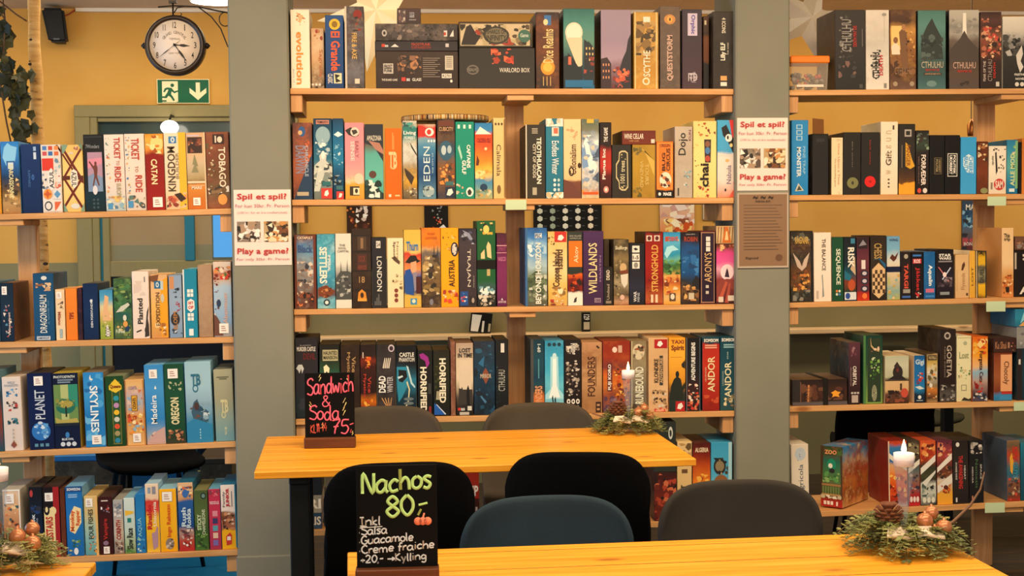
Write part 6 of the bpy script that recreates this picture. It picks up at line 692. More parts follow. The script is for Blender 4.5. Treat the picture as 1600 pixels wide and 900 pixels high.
G('R5', 1574.5, 1595, 688, '8a6a4c 6a5a44@.1 b84a2c@.25 4a6a74@.45 2a6a84@.55 8a5a44@.7 6a4434@.9 a83424', T(.4, .1, .8, .34, 'SPY', 'd', 'c83428', .03), T(.44, .36, .8, .62, 'GUYS', 'd', '3a90b0', .03), P('e8a838', .2, .28, .36, .2, .5, .34, .4, .56, .24, .5), X(.05, .6, .95, .98, 26, 'c8503c d8b088 3a4a54 5a3428 8a8a7c', .16), side='4a5a70', lab='busy brown box with red and teal lettering beyond the post')
G('R5', 1596, 1630, 692, '2a7a94 1f5a74@.5 1a4a60', lab='teal box at right photo edge')
# boxes set askew on their shelves
def askew(row, px, py, Y, yaw, w, d, ytop, *a, **k):
    p = at(px, py, Y); zt = at(px, ytop, Y).z; zb = zrow(row, p.x + w / 2) + .0012
    c, s = math.cos(yaw), math.sin(yaw)                       # p is the nearest vertical edge: front-left (yaw>0) or front-right corner
    lx, ly = k.pop('corner'); zb = zrow(row, p.x + .22) + .0015
    xc = p.x - (lx * w / 2 * c - ly * d / 2 * s); yc = Y - (lx * w / 2 * s + ly * d / 2 * c)
    return mkbox(row, xc, yc, zb, w, d, zt - zb, *a, yaw=yaw, **k)
side_tan = art('6a5a54 3a4a58@.3 2a2a34@.6 4a3a3a', (.7, 22, '8a7a70 22222c 5a6a78'), .3)
o4 = G('R4', 1326, 1344.7, 535, '5a3440 4a2c34@.3 3a2428@.7 2a1c20', T(.34, .38, .66, .7, 'ORBITAL', 'd', 'e8dcd4', .02), T(.14, .4, .22, .7, 'MECHANICUM', 'd', 'a89494'), X(.2, .06, .95, .22, 8, '9a6a74 6a3a48', .2), *[R(.2 + .25 * i, .8, .38 + .25 * i, .83, 'c8c0b8') for i in range(3)], R(.25, .85, .8, .97, 'b8a8a0'), lab='maroon box showing dark picture on its broad left side', side='2a2a34')
o4['o'].data.materials[1] = side_tan
side_zoo = art('2a80b8 4a98c8@.12 c8a888@.28 b8543c@.45 c87a3c@.6 b8642c@.8 d8a060', (.8, 18, 'e0b070 a83a24 8a5a34 f0c888'), .35)
askew('R5', 1316, 750, .006, math.radians(-44), .095, .245, 699, '3a4a34 5a4a34@.1 2a6a58@.25 4a7a4c@.45 6a6a44@.65 5a4a30@.82 a82c24@.88 b83028', (P('4a3424', 0, 0, .14, 0, .1, .4, .04, .86, 0, .86), P('4a3424', 1, 0, .9, 0, .92, .4, .96, .86, 1, .86), X(.0, .0, 1, .14, 16, '4a6a34 6a4a2c 3a4a24', .14), T(.2, .06, .76, .13, 'ZOO', 'h', 'e89a6c', .04), E(.3, .2, .72, .4, '1f8a6c'), E(.36, .28, .56, .36, 'e8e4dc'), E(.4, .36, .66, .44, '2a2c2a'), X(.1, .4, .9, .6, 18, '5a9a54 3a6a3c 8ab06a', .14), R(.06, .62, .94, .65, 'a87a4c'), *[R(.1 + .12 * i, .66, .16 + .12 * i, .8, '6a8a4c') for i in range(7)], R(.06, .78, .94, .81, 'b88a58'), X(.02, .8, .98, .86, 12, 'e8e0d0 c8b898', .1), *[R(.16 + .16 * i, .9, .28 + .16 * i, .96, 'ecdcd4') for i in range(3)], R(.74, .9, .82, .97, 'ecdcd4')), 'square jungle enclosure box turned askew with bright cover art', side='4a80a8', corner=(1, -1), side_art=side_zoo)
# ------------------------------------------------------------------ flat printed things on walls, pillars and boards
def panel(name, label, cat, x0, y0, x1, y1, Y, th, stops, els=(), n=None, group=None, side='d8cfc0', warp=.1, bev=0.0):
    a = at(x0, y1, Y - th); b = at(x1, y0, Y - th); w = b.x - a.x; h = b.z - a.z
    bm = bmesh.new(); box(bm, -w / 2, w / 2, -th / 2, th / 2, 0, h, bev=bev)
    mats = [art(stops, n, warp), flat(side)]
    for f in bm.faces:
        f.normal_update(); f.material_index = 0 if f.normal.y < -.5 else 1
    kids, top = decorate(bm, mats, els, w, h, -th / 2, RND)
    o = link(name, bm, mats); o.location = ((a.x + b.x) / 2, Y - th / 2 - .0004, a.z)
    tag(o, label, cat, group); add_kids(o, kids, top, w, h, -th / 2)
    return o
def photos(v0, v1):
    return (R(.05, v0, .46, v1, '8a7a6c'), R(.52, v0, .95, v1, 'b89a70'), X(.05, v0, .46, v1, 40, '2a2420 d8d0c8 5a4a40 a88a70 f0e8e0', .16), X(.52, v0, .95, v1, 40, 'c88a4c 3a2a20 e8d0a8 7a4a2c f0e0c8', .16))
for args, lab in (((367, 296, 454, 415), 'white paper notice with red headings taped to the left pillar'), ((1152, 184, 1231, 298), 'white paper notice with red headings taped to the right pillar')):
    panel('paper_notice', lab, 'notice', *args, -.0305, .002, 'f2dcd4 f0d8d0', (
        T(.06, .05, .93, .15, 'Spil et spil?', 'h', 'b8322c', .02), T(.03, .19, .97, .235, 'For kun 30kr. Pr. Person', 'h', 'b06a78', .0), T(.06, .285, .94, .325, '(100 kr. for et års medlemskab)', 'h', 'b88a94', .0),
        *photos(.42, .69), T(.05, .77, .95, .87, 'Play a game?', 'h', 'b8322c', .02), T(.04, .9, .96, .945, 'For only 30kr. Pr. Person', 'h', 'b06a78', .0)), group='paper notices on the pillars', warp=.05)
fr = panel('framed_document', 'brown-tinted framed sheet of small print below the right pillar notice', 'frame', 1152.5, 301, 1232, 419, -.0305, .006, 'b8a898', (R(.03, .02, .97, .975, '8a6a50'), *[R(.12, .16 + .042 * i, .88 - .12 * ((i * 7) % 4) / 3, .168 + .042 * i, '5a4434') for i in range(15)], T(.3, .04, .7, .085, '~ ~ ~', 'h', '3a2c24'), T(.35, .1, .65, .125, 'REGLER', 'h', '4a382c'), E(.74, .82, .88, .91, '6a4a34'), T(.15, .85, .4, .89, 'Signed', 'h', '4a382c')), side='c8c0b4', warp=.05)
for args, lab in (((790, 312, 822.5, 328), 'mint green tag taped to the middle post under the second shelf'), ((1543, 307, 1572, 321.5), 'mint green tag on the right unit, under its second shelf'), ((1541, 470.5, 1571, 487), 'mint green tag on the right unit, under its third shelf'), ((1584, 628, 1604, 642), 'mint green tag at the photo edge, under the fourth shelf'), ((1539, 785, 1570, 801.5), 'mint green tag on the right unit, under its lowest shelf')):
    panel('shelf_tag', lab, 'tag', *args, -.0045, .0012, 'c8dcb8 c0d4b0', (), group='mint green shelf tags', side='c0d4b0')
# pictures on the back wall
HEX = []
for j in range(5):
    for i, c in enumerate(('c8ccb8', '9aa894', 'e0dccc', 'd8d4c4', 'e8d8c0')):
        cu, cv = .095 + .185 * i, .06 + .136 * j
        HEX.append(P(c, *[q for k in range(6) for q in (cu + .044 * math.cos(math.pi / 6 + k * math.pi / 3), cv + .053 * math.sin(math.pi / 6 + k * math.pi / 3))]))
        HEX.append(R(cu + .055, cv - .008, cu + .1, cv + .004, '5a5a54'))

for nm, lab, cat, a, st, els in (
    ('poster', 'dark poster with white bloom on back wall, left of the middle unit', 'poster', (543, 318, 581, 420), '2a1c18 3a2418@.3 2a1a16', (X(.35, .0, .85, .32, 16, 'e8dcd0 d8c8bc f0e8e0 c8b0a0', .16), X(.0, .04, .3, .3, 8, 'd87a34 8a3a1c', .2), X(.3, .3, .9, .5, 10, 'b8703c 5a2c1c', .14))),
    ('poster', 'dark poster with smoke-grey figure on back wall behind the orange boxes', 'poster', (664, 318, 700, 420), '1c1a18 241e1c', (X(.3, .0, .75, .25, 10, '8a8a88 b0b0ac', .2), X(.35, .2, .7, .4, 10, 'd8502c e8a078', .14), P('e8e8e4', .5, .4, .8, .32, .98, .4, .8, .42, .95, .48, .7, .45))),
    ('poster', 'black poster covered in rows of pale hexagons on back wall', 'poster', (834, 312, 940, 400), '181818 1a1a1a', HEX),
    ('poster', 'bright peach and orange art poster on back wall', 'poster', (1031, 316, 1085, 400), 'd8b8a8 e0a070@.4 d87a3c@.6 e8b060', (X(.0, .0, 1, .4, 16, 'e8d8d0 c89a90 f0e0c8', .2), X(.1, .3, .95, .62, 30, 'e8903c f0d080 c8501c f4e8c8 8a4a2c', .14))),
    ('picture_frame', 'small picture of person in blue framed on back wall', 'picture', (1098, 316, 1117, 343), 'b8a890', (R(.14, .1, .86, .92, 'd8d4cc'), E(.34, .26, .66, .5, 'c89a78'), P('2a3a5a', .2, .92, .3, .56, .5, .48, .7, .56, .82, .92))),
    ('poster', 'grey-brown picture behind the small framed one, beside right pillar', 'poster', (1115, 315, 1150, 346), '8a7464 7a6454@.5 6a5848', (X(.1, .1, .9, .9, 8, 'b09880 5a4a40', .2),)),
    ('poster', 'tall blue-black poster with red mountain on back wall by right post', 'poster', (1503, 310, 1531, 400), '3a4450 2a4a6a@.25 3a6a90@.4 5a5a64@.6 6a3438@.8 3a2428', (T(.2, .1, .95, .2, 'MAR', 'h', 'e0dcd4', .02), X(.0, .2, 1, .55, 18, '5a90b0 1c3a5a 8ab0c8 2a2a34', .16), T(.1, .76, .8, .82, 'BONES', 'h', 'd8d0c8', .01), X(.0, .6, 1, .98, 14, 'a8444c 4a2428 2a2a34', .18)))):
    panel(nm, lab, cat, *a, WALL_Y, .012, st, els, group='pictures on the back wall', side='4a3c30')
# green emergency exit sign
ex = panel('exit_sign', 'green emergency exit sign with running figure and arrow', 'sign', 245.5, 123.5, 327, 162, WALL_Y, .012, '0a5a3a 0a5f3e', (
    R(0, 0, 1, .03, 'ecdca8'), R(0, .97, 1, 1, 'ecdca8'), R(0, 0, .015, 1, 'ecdca8'), R(.985, 0, 1, 1, 'ecdca8'),
    P('f0e4b4', .1, .09, .4, .09, .4, .92, .36, .95, .1, .95, .1, .86), E(.26, .18, .33, .33, '0a5a3a'),
    P('0a5a3a', .2, .34, .28, .36, .33, .5, .4, .46, .4, .52, .33, .58, .28, .5, .27, .62, .3, .7, .34, .86, .31, .9, .26, .74, .22, .68, .18, .78, .07, .76, .07, .7, .15, .7, .2, .54, .22, .42, .18, .44, .15, .54, .12, .52, .15, .38), P('0a5a3a', .1, .86, .18, .86, .18, .92, .1, .92),
    P('f0e4b4', .74, .14, .82, .14, .82, .56, .94, .36, .94, .56, .78, .86, .62, .56, .62, .36, .74, .56)), side='e0d4a8', warp=.02)
# ------------------------------------------------------------------ station clock on a scroll bracket
def clock():
    Y = .2; c = at(274.5, 71.5, Y); s = 2200 / (Y + 5.5)
    r = 45.5 / s; iron = flat('241c18', .45, .4)
    t = thing('wall_clock', 'round black station clock with cream dial hanging from scroll bracket', 'clock', (c.x, Y, c.z))
    bm = bmesh.new(); lathe(bm, [(r * .6, -.035), (r * .93, -.035), (r, -.02), (r, .02), (r * .95, .036), (r * .86, .036), (r * .82, .022), (r * .5, .022)], 48, axis='Y'); fixn(bm)
    link('case', bm, flat('2c1e16', .4, .5), t)
    for sx in (-1, 1):
        bm = bmesh.new(); lathe(bm, [(.004, 0), (.012, .004), (.013, .009), (.006, .016), (.001, .02)], 12); fixn(bm)
        o = link('side_knob', bm, iron, t); o.rotation_euler = (0, math.pi / 2 * sx, 0); o.location = (sx * (r - .003), 0, 0)
    R_ = r * .84; bm = bmesh.new(); lathe(bm, [(R_ * .02, .0225), (R_, .0225), (R_, .0245), (R_ * .02, .0245)], 48, axis='Y'); fixn(bm)
    face = link('dial', bm, flat('ecdcd0', .5), t)
    yf = -.0252
    for k in range(12):
        bm = bmesh.new(); a = math.radians(90 - 30 * (k + 1)); q = R_ * .8; hh = R_ * .13; ww = hh * (.75 if k < 9 else 1.1)
        cx, cz = q * math.cos(a), q * math.sin(a); ww *= {0: .35, 10: .7}.get(k, 1)
        text_mesh(bm, str(k + 1), cx - ww / 2, cx + ww / 2, cz - hh, cz + hh * .9, yf, 'h', .01)
        link('numeral', bm, flat('2a2624'), t)
    bm = bmesh.new(); word = 'GRAND CENTRAL'
    for i, ch in enumerate(word):
        if ch == ' ': continue
        a = math.radians(148 - 116 * i / (len(word) - 1)); q = R_ * .5; hh = R_ * .055
        sub = bmesh.new(); text_mesh(sub, ch, -hh * .7, hh * .7, -hh, hh, yf, 'h', .005)
        rot = Matrix.Rotation(-(a - math.pi / 2), 4, 'Y'); bmesh.ops.transform(sub, matrix=Matrix.Translation((q * math.cos(a), 0, q * math.sin(a))) @ rot, verts=sub.verts)
        me = bpy.data.meshes.new('m'); sub.to_mesh(me); sub.free(); bm.from_mesh(me); bpy.data.meshes.remove(me)
    text_mesh(bm, 'TERMINAL', -R_ * .22, R_ * .22, R_ * .2, R_ * .28, yf, 'h', .0)
    text_mesh(bm, 'NEW YORK', -R_ * .24, R_ * .24, -R_ * .36, -R_ * .29, yf, 'h', .0)
    link('dial_lettering', bm, flat('6a6058'), t)
    def hand(name, dx, dz, wid, col, y, tail=.15):
        d = Vector((dx, 0, dz)); L = d.length; d.normalize(); p = Vector((-d.z, 0, d.x))
        bm = bmesh.new()
        pts = [(-tail, .5), (0, 1), (.3, .6), (.4, 1.6), (.6, 2.0), (.72, 1.2), (.85, .7), (1, .05)]
        up = [d * L * a + p * wid * b for a, b in pts]; lo = [d * L * a - p * wid * b for a, b in reversed(pts)]
        vs = [bm.verts.new(v + Vector((0, y, 0))) for v in up + lo]; f = bm.faces.new(vs)
        g = bmesh.ops.extrude_face_region(bm, geom=[f]); bmesh.ops.translate(bm, verts=[v for v in g['geom'] if isinstance(v, bmesh.types.BMVert)], vec=(0, -.0012, 0)); fixn(bm)
        link(name, bm, flat(col), t)
    u = 1 / s
    hand('hour_hand', 23 * u, -1.5 * u, .0028, '2a221e', -.0262, .1); hand('minute_hand', 18 * u, -25.5 * u, .0022, '1c1a1a', -.028, .1); hand('second_hand', -24 * u, -19 * u, .0009, '3a3430', -.030, .35)
    bm = bmesh.new(); sphere(bm, (0, -.030, 0), .005); link('hand_hub', bm, flat('1c1816'), t)
    bm = bmesh.new(); W = lambda px, py: (at(px, py, Y).x - c.x, 0, at(px, py, Y).z - c.z)
    tube(bm, [W(270.5, 30), W(270, 2)], .0035)
    tube(bm, [W(247, 11), W(270, 9), W(310, 10.5), W(340, 17), W(362, 21)], .003)
    tube(bm, [W(272, 20), W(277, 12), W(290, 9.5)], .0025)
    tube(bm, [W(272, 29), W(279, 28), W(284, 22), W(282, 20)], .002)
    tube(bm, [W(310, 11), W(330, 26), W(345, 45), W(356, 73), W(364, 78)], .0025)
    tube(bm, [W(352 + 9.5 * math.cos(q / 16 * 6.283), 30 + 11 * math.sin(q / 16 * 6.283)) for q in range(17)], .0022)
    box(bm, W(264, 0)[0], W(276, 0)[0], -.012, .012, W(0, 4)[2], W(0, 0)[2])
    link('scroll_bracket', bm, iron, t)
clock()
# loudspeaker high on the back wall
def speaker():
    a = at(69, 66, WALL_Y - .15); b = at(104, 12, WALL_Y - .15); w = b.x - a.x; h = b.z - a.z
    t = thing('loudspeaker', 'black loudspeaker hung high on the ochre wall beside birch trunk', 'speaker', ((a.x + b.x) / 2, WALL_Y - .1, a.z), 0)
    bm = bmesh.new(); vs = box(bm, -w / 2, w / 2, -.06, .05, 0, h, bev=0)
    for v in vs:
        if v.co.y > 0: v.co.x *= .7
        v.co.x += (v.co.z - h / 2) * -.16
        if v.co.z < h / 2: v.co.x *= .85
    bmesh.ops.bevel(bm, geom=list(bm.edges), offset=.014, segments=3, affect='EDGES')
    link('cabinet', bm, flat('0c0b0b', .6), t)
    bm = nbox(-w * .08, w * .18, -.0625, -.059, .012, .02); o = link('maker_plate', bm, flat('5a5a5a'), t)
    bm = nbox(-.02, .02, .04, .1, h * .3, h * .7, bev=.003); link('wall_bracket', bm, flat('141414'), t)
speaker()
bm = bmesh.new(); p = [at(x, y, WALL_Y - .02) for x, y in ((100, 25), (108, 22), (119, 14))]; tube(bm, p, .004, 6)
tag(link('speaker_cable', bm, flat('a8442c')), 'short red cable from the black loudspeaker to the ceiling duct', 'cable')
# birch trunk and ivy
def birch():
    Y = 1.0
    m, N, L, b = new_mat('birch_bark', .75, .2)
    tc = N.new('ShaderNodeTexCoord'); mp = N.new('ShaderNodeMapping'); mp.inputs['Scale'].default_value = (6, 6, 26); L.new(tc.outputs['Object'], mp.inputs['Vector'])
    no = N.new('ShaderNodeTexNoise'); no.inputs['Scale'].default_value = 2.0; no.inputs['Detail'].default_value = 6; L.new(mp.outputs[0], no.inputs['Vector'])
    r = ramp(N, ['3a2a1c', 'c89a5c', 'd8ac6c', 'e8c48a'], [.3, .38, .55, .75]); L.new(no.outputs['Fac'], r.inputs[0]); L.new(r.outputs[0], b.inputs['Base Color'])
    base = at(70, 500, Y); t = thing('birch_trunk', 'slim pale birch trunk standing behind the left shelves', 'tree trunk', (base.x, Y, 0))
    rr = random.Random(3); pts, rad = [], []
    top = at(52, 0, Y); z = 0.0
    while z < CEIL - .002:
        k = z / CEIL; pts.append((base.x + (top.x - base.x) * k - base.x + rr.uniform(-.003, .003), rr.uniform(-.003, .003), z)); rad.append(.029 - .003 * k + rr.uniform(-.002, .002)); z += .08
    bm = bmesh.new(); tube(bm, pts, rad, 14); link('trunk', bm, m, t)
    bm = bmesh.new()
    for (px, py) in ((50, 62), (48, 100), (62, 250), (71, 412)):
        c = at(px, py, Y - .025); sphere(bm, (c.x - base.x, -.024, c.z), .009, 8, 6, sc3=(1.4, .4, .8))
    link('knot', bm, flat('3a281c'), t)
birch()
def ivy():
    rr = random.Random(11); Y = .9
    c0 = at(10, 20, Y); t = thing('ivy_vine', 'dark green ivy vine trailing down beside the birch trunk', 'plant', (c0.x, Y, 0))
    bm = bmesh.new()
    for path in (((-30, -20), (8, 30), (5, 90), (18, 160), (34, 230), (28, 330)), ((-10, 60), (2, 140), (10, 190), (18, 228), (24, 330)), ((0, 2), (25, 22), (42, 33))):
        tube(bm, [(at(x, y, Y).x - c0.x, 0, at(x, y, Y).z) for x, y in path], .004, 6)
    # the vine reaches up to the ceiling
    a = at(8, 30, Y); tube(bm, [(a.x - c0.x, 0, a.z), (a.x - c0.x - .02, 0, CEIL)], .004, 6)
    link('stem', bm, flat('5a4028'), t)
    mats = [flat(c, .5) for c in ('3c3c24', '4a4a2c', '2c3020', '6a6644')]
    bm = bmesh.new()
    spots = [(rr.uniform(-25, 14), rr.uniform(10, 125)) for _ in range(34)] + [(rr.uniform(18, 54), rr.uniform(95, 225)) for _ in range(10)] + [(rr.uniform(0, 40), rr.uniform(95, 145)) for _ in range(16)] + [(rr.uniform(22, 44), rr.uniform(130, 240)) for _ in range(26)] + [(8, 97), (26, 118)]
    for i, (px, py) in enumerate(spots):
        c = at(px, py, Y + rr.uniform(-.04, .02)); s = rr.uniform(.028, .05)
        out = [(0, 1.05), (.38, .6), (.85, .4), (.72, .0), (.62, -.55), (0, -.6), (-.62, -.55), (-.72, .0), (-.85, .4), (-.38, .6)]
        M = Matrix.Rotation(rr.uniform(2.3, 4.0), 3, 'Y') @ Matrix.Rotation(rr.uniform(-.8, .8), 3, 'X') @ Matrix.Rotation(rr.uniform(-.7, .7), 3, 'Z')
        vs = [bm.verts.new(Vector((c.x - c0.x, c.y - Y, c.z)) + M @ Vector((x * s * .75, abs(x) * .25 * s, z * s))) for x, z in out]
        f = bm.faces.new(vs); f.material_index = 3 if i >= len(spots) - 2 else i % 3
    link('leaves', bm, mats, t)
ivy()
# ceiling lamp (its lower rim shows at the top) and two paper star lanterns
def lamp():
    Y = 1.1; a = at(303, 3, Y); b = at(372, 3, Y); r = (b.x - a.x) / 2 + .02
    t = thing('pendant_lamp', 'white dome lamp at the ceiling above the clock', 'lamp', ((a.x + b.x) / 2, Y, a.z))
    bm = bmesh.new(); lathe(bm, [(r * .98, 0), (r, .006), (r * .9, .06), (r * .6, .11), (.05, .135), (.02, .15)], 40); fixn(bm)
    link('lamp_shade', bm, flat('f2e6d4', .4), t)
    bm = bmesh.new(); lathe(bm, [(r * .05, -.006), (r * .6, -.004), (r * .95, .0), (r * .95, .004), (r * .05, .004)], 40); fixn(bm)
    link('diffuser', bm, emit('fff0d8', 6.0), t)
    bm = bmesh.new(); tube(bm, [(0, 0, .14), (0, 0, CEIL - a.z)], .006); link('cord', bm, flat('d8d0c4'), t)
lamp()
def star(px, py, Y, rpx, label, points, cols, rot, lit=0.0):
    c = at(px, py, Y); r = rpx * (Y + 5.5) / 2200
    t = thing('star_lantern', label, 'star', (c.x, Y, c.z), 0, 'paper star lanterns')
    bm = bmesh.new(); dep = r * .34
    ring = [bm.verts.new(((r if k % 2 == 0 else r * .36) * math.sin(rot + math.pi * k / points), 0, (r if k % 2 == 0 else r * .36) * math.cos(rot + math.pi * k / points))) for k in range(2 * points)]
    for s in (-1, 1):
        v = bm.verts.new((0, s * dep, 0))
        for k in range(2 * points): bm.faces.new((ring[k], ring[(k + 1) % (2 * points)], v)).material_index = k % 2
    fixn(bm); link('paper_star', bm, [emit(c, lit) for c in cols] if lit else [flat(c, .8) for c in cols], t)
    bm = bmesh.new(); tube(bm, [(0, 0, r * .3), (0, 0, CEIL - c.z)], .002, 6); link('cord', bm, flat('e0d8c8'), t)
star(588, 20, .60, 92, 'softly lit cream paper star hanging behind the flat black boxes', 5, ('f2dcae', 'e6ca96'), math.radians(190), .32)
star(1262, 30, .60, 78, 'grey-white paper star hanging behind the right unit', 5, ('f6efe2', 'e8dece'), math.radians(20))
# copper pendant seen above the right unit's second shelf
def copper():
    Y = .9; c = at(1517.5, 206, Y)
    t = thing('pendant_socket', 'small copper pendant socket on a thin cord by the right post', 'lamp', (c.x, Y, c.z))
    bm = bmesh.new(); lathe(bm, [(.016, -.02), (.019, 0), (.019, .03), (.012, .045), (.004, .06)], 16); fixn(bm); link('socket', bm, flat('b0703c', .3, .5, .8), t)
    bm = bmesh.new(); tube(bm, [(0, 0, .05), (0, 0, CEIL - c.z)], .003, 6); link('cord', bm, flat('6a4a2c'), t)
copper()
# ------------------------------------------------------------------ other things on the shelves
def tub():
    a = at(1236.5, 139, .02); b = at(1295, 87, .02); w = b.x - a.x; d = .13
    zb = zrow('R1', (a.x + b.x) / 2) + .0005; h = b.z - zb
    t = thing('plastic_tub', 'clear plastic tub with orange lid and grey contents, top shelf, right unit', 'tub', ((a.x + b.x) / 2, .02 + d / 2, zb))
    bm = bmesh.new(); vs = box(bm, -w / 2, w / 2, -d / 2, d / 2, 0, h * .85)
    for v in vs:
        if v.co.z < .01: v.co.x *= .94; v.co.y *= .94
    bmesh.ops.bevel(bm, geom=[e for e in bm.edges], offset=.004, segments=2, affect='EDGES'); link('tub_body', bm, glass('e8dcd0', .15, .22), t)
    bm = bmesh.new(); rr = random.Random(5)
    for i in range(70):
        r = rr.uniform(.006, .011); sphere(bm, (rr.uniform(-w * .4, w * .4), rr.uniform(-d * .4, d * .4), .012 + rr.uniform(0, h * .42)), r, 6, 5, mi=i % 4)
    o = link('contents', bm, [flat('6a625c'), flat('8a8078'), flat('4a4440'), flat('b84a3c')], t); o['kind'] = 'stuff'
    link('lid', nbox(-w / 2 - .004, w / 2 + .004, -d / 2 - .004, d / 2 + .004, h * .79, h, bev=.004), flat('f07c0c', .4), t)
    bm = nbox(-w * .36, w * .36, -d / 2 - .001, -d / 2 + .002, h * .1, h * .17); link('label_strip', bm, flat('e0d4c8'), t)
tub()
def tin():
    top = max(b['top'] for b in BOXES if b['row'] == 'C2' and at(629, 250, .01).x < b['xc'] < at(741, 250, .01).x) + .001
    a = at(627.5, 182, .03); b = at(768, 182, .03); r = (b.x - a.x) / 2
    m, N, L, bs = new_mat('striped_rim', .5, .3)
    tc = N.new('ShaderNodeTexCoord'); mp = N.new('ShaderNodeMapping'); mp.inputs['Scale'].default_value = (1, 1, .01); L.new(tc.outputs['Object'], mp.inputs['Vector'])
    v = N.new('ShaderNodeTexNoise'); v.inputs['Scale'].default_value = 70; v.inputs['Detail'].default_value = 3; L.new(mp.outputs[0], v.inputs['Vector'])
    rp = ramp(N, ['4a3020', 'e0d0a8', 'b8862c', '7a3a24', 'd8b888', '6a6a44', 'e8dcc0', '3a2c24'], [.3, .38, .44, .49, .53, .58, .63, .7], 'CONSTANT'); L.new(v.outputs['Fac'], rp.inputs[0]); L.new(rp.outputs[0], bs.inputs['Base Color'])
    t = thing('round_board', 'round striped-edge board lying across the tops of several boxes, second shelf', 'game board', ((a.x + b.x) / 2, .012 + r, top))
    bm = bmesh.new(); lathe(bm, [(r * .1, 0), (r, 0), (r, .018), (r * .1, .018)], 96); fixn(bm); link('striped_rim', bm, m, t)
    bm = bmesh.new(); lathe(bm, [(.01, .0182), (r * .985, .0182), (r * .985, .021), (.01, .021)], 64); fixn(bm); link('top_face', bm, flat('8a6a44'), t)
tin()
def flap():
    x0, x1 = at(1263.5, 200, .1).x, at(1290, 200, .1).x
    c = [b for b in BOXES if b['row'] == 'R2'][1]
    bm = bmesh.new(); w = x1 - x0
    vs = box(bm, 0, w, 0, .002, 0, .0); bm.free()
    bm = nbox(-w * .42, w * .3, -.0012, .0012, 0, at(0, 184, .05).z - at(0, 210, .05).z)
    o = link('open_lid_flap', bm, flat('7a4c20'), c['o']); o.location = (.004, -.09, c['top'] - c['o'].location.z - .0005); o.rotation_euler = (-.15, .08, .25); o['label'] = 'brown inside of the open lid flap'
flap()
def leaning(px0, py0, px1, py1, Y, label, els, st, ang, zbase):
    a = at(px0, py1, Y); b = at(px1, py0, Y); w = b.x - a.x
    bm = bmesh.new(); h = b.z - zbase
    box(bm, -w / 2, w / 2, -.012, .012, 0, h); mats = [art(st, None, .1), flat('1c1a1a')]
    for f in bm.faces:
        f.normal_update(); f.material_index = 0 if f.normal.y < -.5 else 1
    kids, top = decorate(bm, mats, els, w, h, -.012, RND)
    o = link('magazine_holder', bm, mats); o.location = ((a.x + b.x) / 2, Y, zbase); o.rotation_euler = (0, ang, 0); tag(o, label, 'holder', 'black holders on the wall ledge')
    add_kids(o, kids, top, w, h, -.012)
zled = at(485, 527, WALL_Y - .12).z
leaning(733, 488, 766, 530, WALL_Y - .05, 'leaning black and white booklet on the wall ledge behind the middle unit', (P('e0dcd0', .06, .12, .5, .12, .4, .95, .06, .95), R(.56, .4, .66, .95, 'd8d4cc'), R(.86, .5, .96, .9, 'b0a488')), '141414 1a1a1a', .12, zled + .004)
leaning(909, 488, 922, 528, WALL_Y - .05, 'narrow black booklet with white marks on the wall ledge', (T(.2, .1, .9, .4, '129', 'd', 'e0dcd0', .03), R(.2, .5, .9, .9, 'b8ac90')), '1a1814 1e1c18', 0, zled + .002)
# ------------------------------------------------------------------ tables
M_table = wood('honey_table', 'd88a1c', 'ea9e2a', 'f2ae3e', axis=0, planks=.16, rough=.42, scale=5.0)
M_black = flat('101214', .5)
TZ = .75
def table(label, cx, cy, rz, L, D, ri=.13, group='honey pine café tables'):
    t = thing('cafe_table', label, 'table', (cx, cy, 0), rz, group)
    bm = nbox(-L / 2, L / 2, -D / 2, D / 2, TZ - .022, TZ, bev=.002); link('tabletop', bm, M_table, t)
    for sx in (-1, 1):
        x = sx * (L / 2 - (ri if sx > 0 else .13))
        for sy in (-1, 1):
            bm = bmesh.new(); box(bm, x - .03, x + .03, sy * (D / 2 - .12) - .03, sy * (D / 2 - .12) + .03, 0, TZ - .05, bev=.003); link('leg', bm, M_black, t)
        bm = nbox(x - .03, x + .03, -D / 2 + .06, D / 2 - .06, TZ - .052, TZ - .022, bev=.003); link('cross_bearer', bm, M_black, t)
    bm = nbox(-L / 2 + .13, L / 2 - .13, -.02, .02, TZ - .08, TZ - .022, bev=.003); link('stretcher', bm, M_black, t)
    return t
FL = atz(397, 738, TZ); FR = atz(1088, 717, TZ); BL = atz(432, 682, TZ)
ax = (FR - FL); L1 = ax.length; ax.normalize(); nrm = Vector((-ax.y, ax.x, 0)); D1 = (BL - FL).dot(nrm)
cc = FL + ax * L1 / 2 + nrm * D1 / 2
table('honey pine café table holding the pink chalk sign, nearer the shelves', cc.x, cc.y, math.atan2(ax.y, ax.x), L1, D1, ri=.22)
bl = atz(543, 863, TZ); br = atz(1446, 830, TZ); ax2 = br - bl; L2 = ax2.length; ax2.normalize(); n2 = Vector((-ax2.y, ax2.x, 0)); D2 = .74
c2 = bl + ax2 * L2 / 2 - n2 * D2 / 2
table('honey pine café table holding the nachos chalk sign, nearest the camera', c2.x, c2.y, math.atan2(ax2.y, ax2.x), L2, D2)
b3 = atz(150, 878, TZ); c3 = b3 + Vector((-L2 / 2, -D2 / 2, 0))
table('honey pine café table whose corner shows at lower left', c3.x, c3.y, 0, L2, D2)
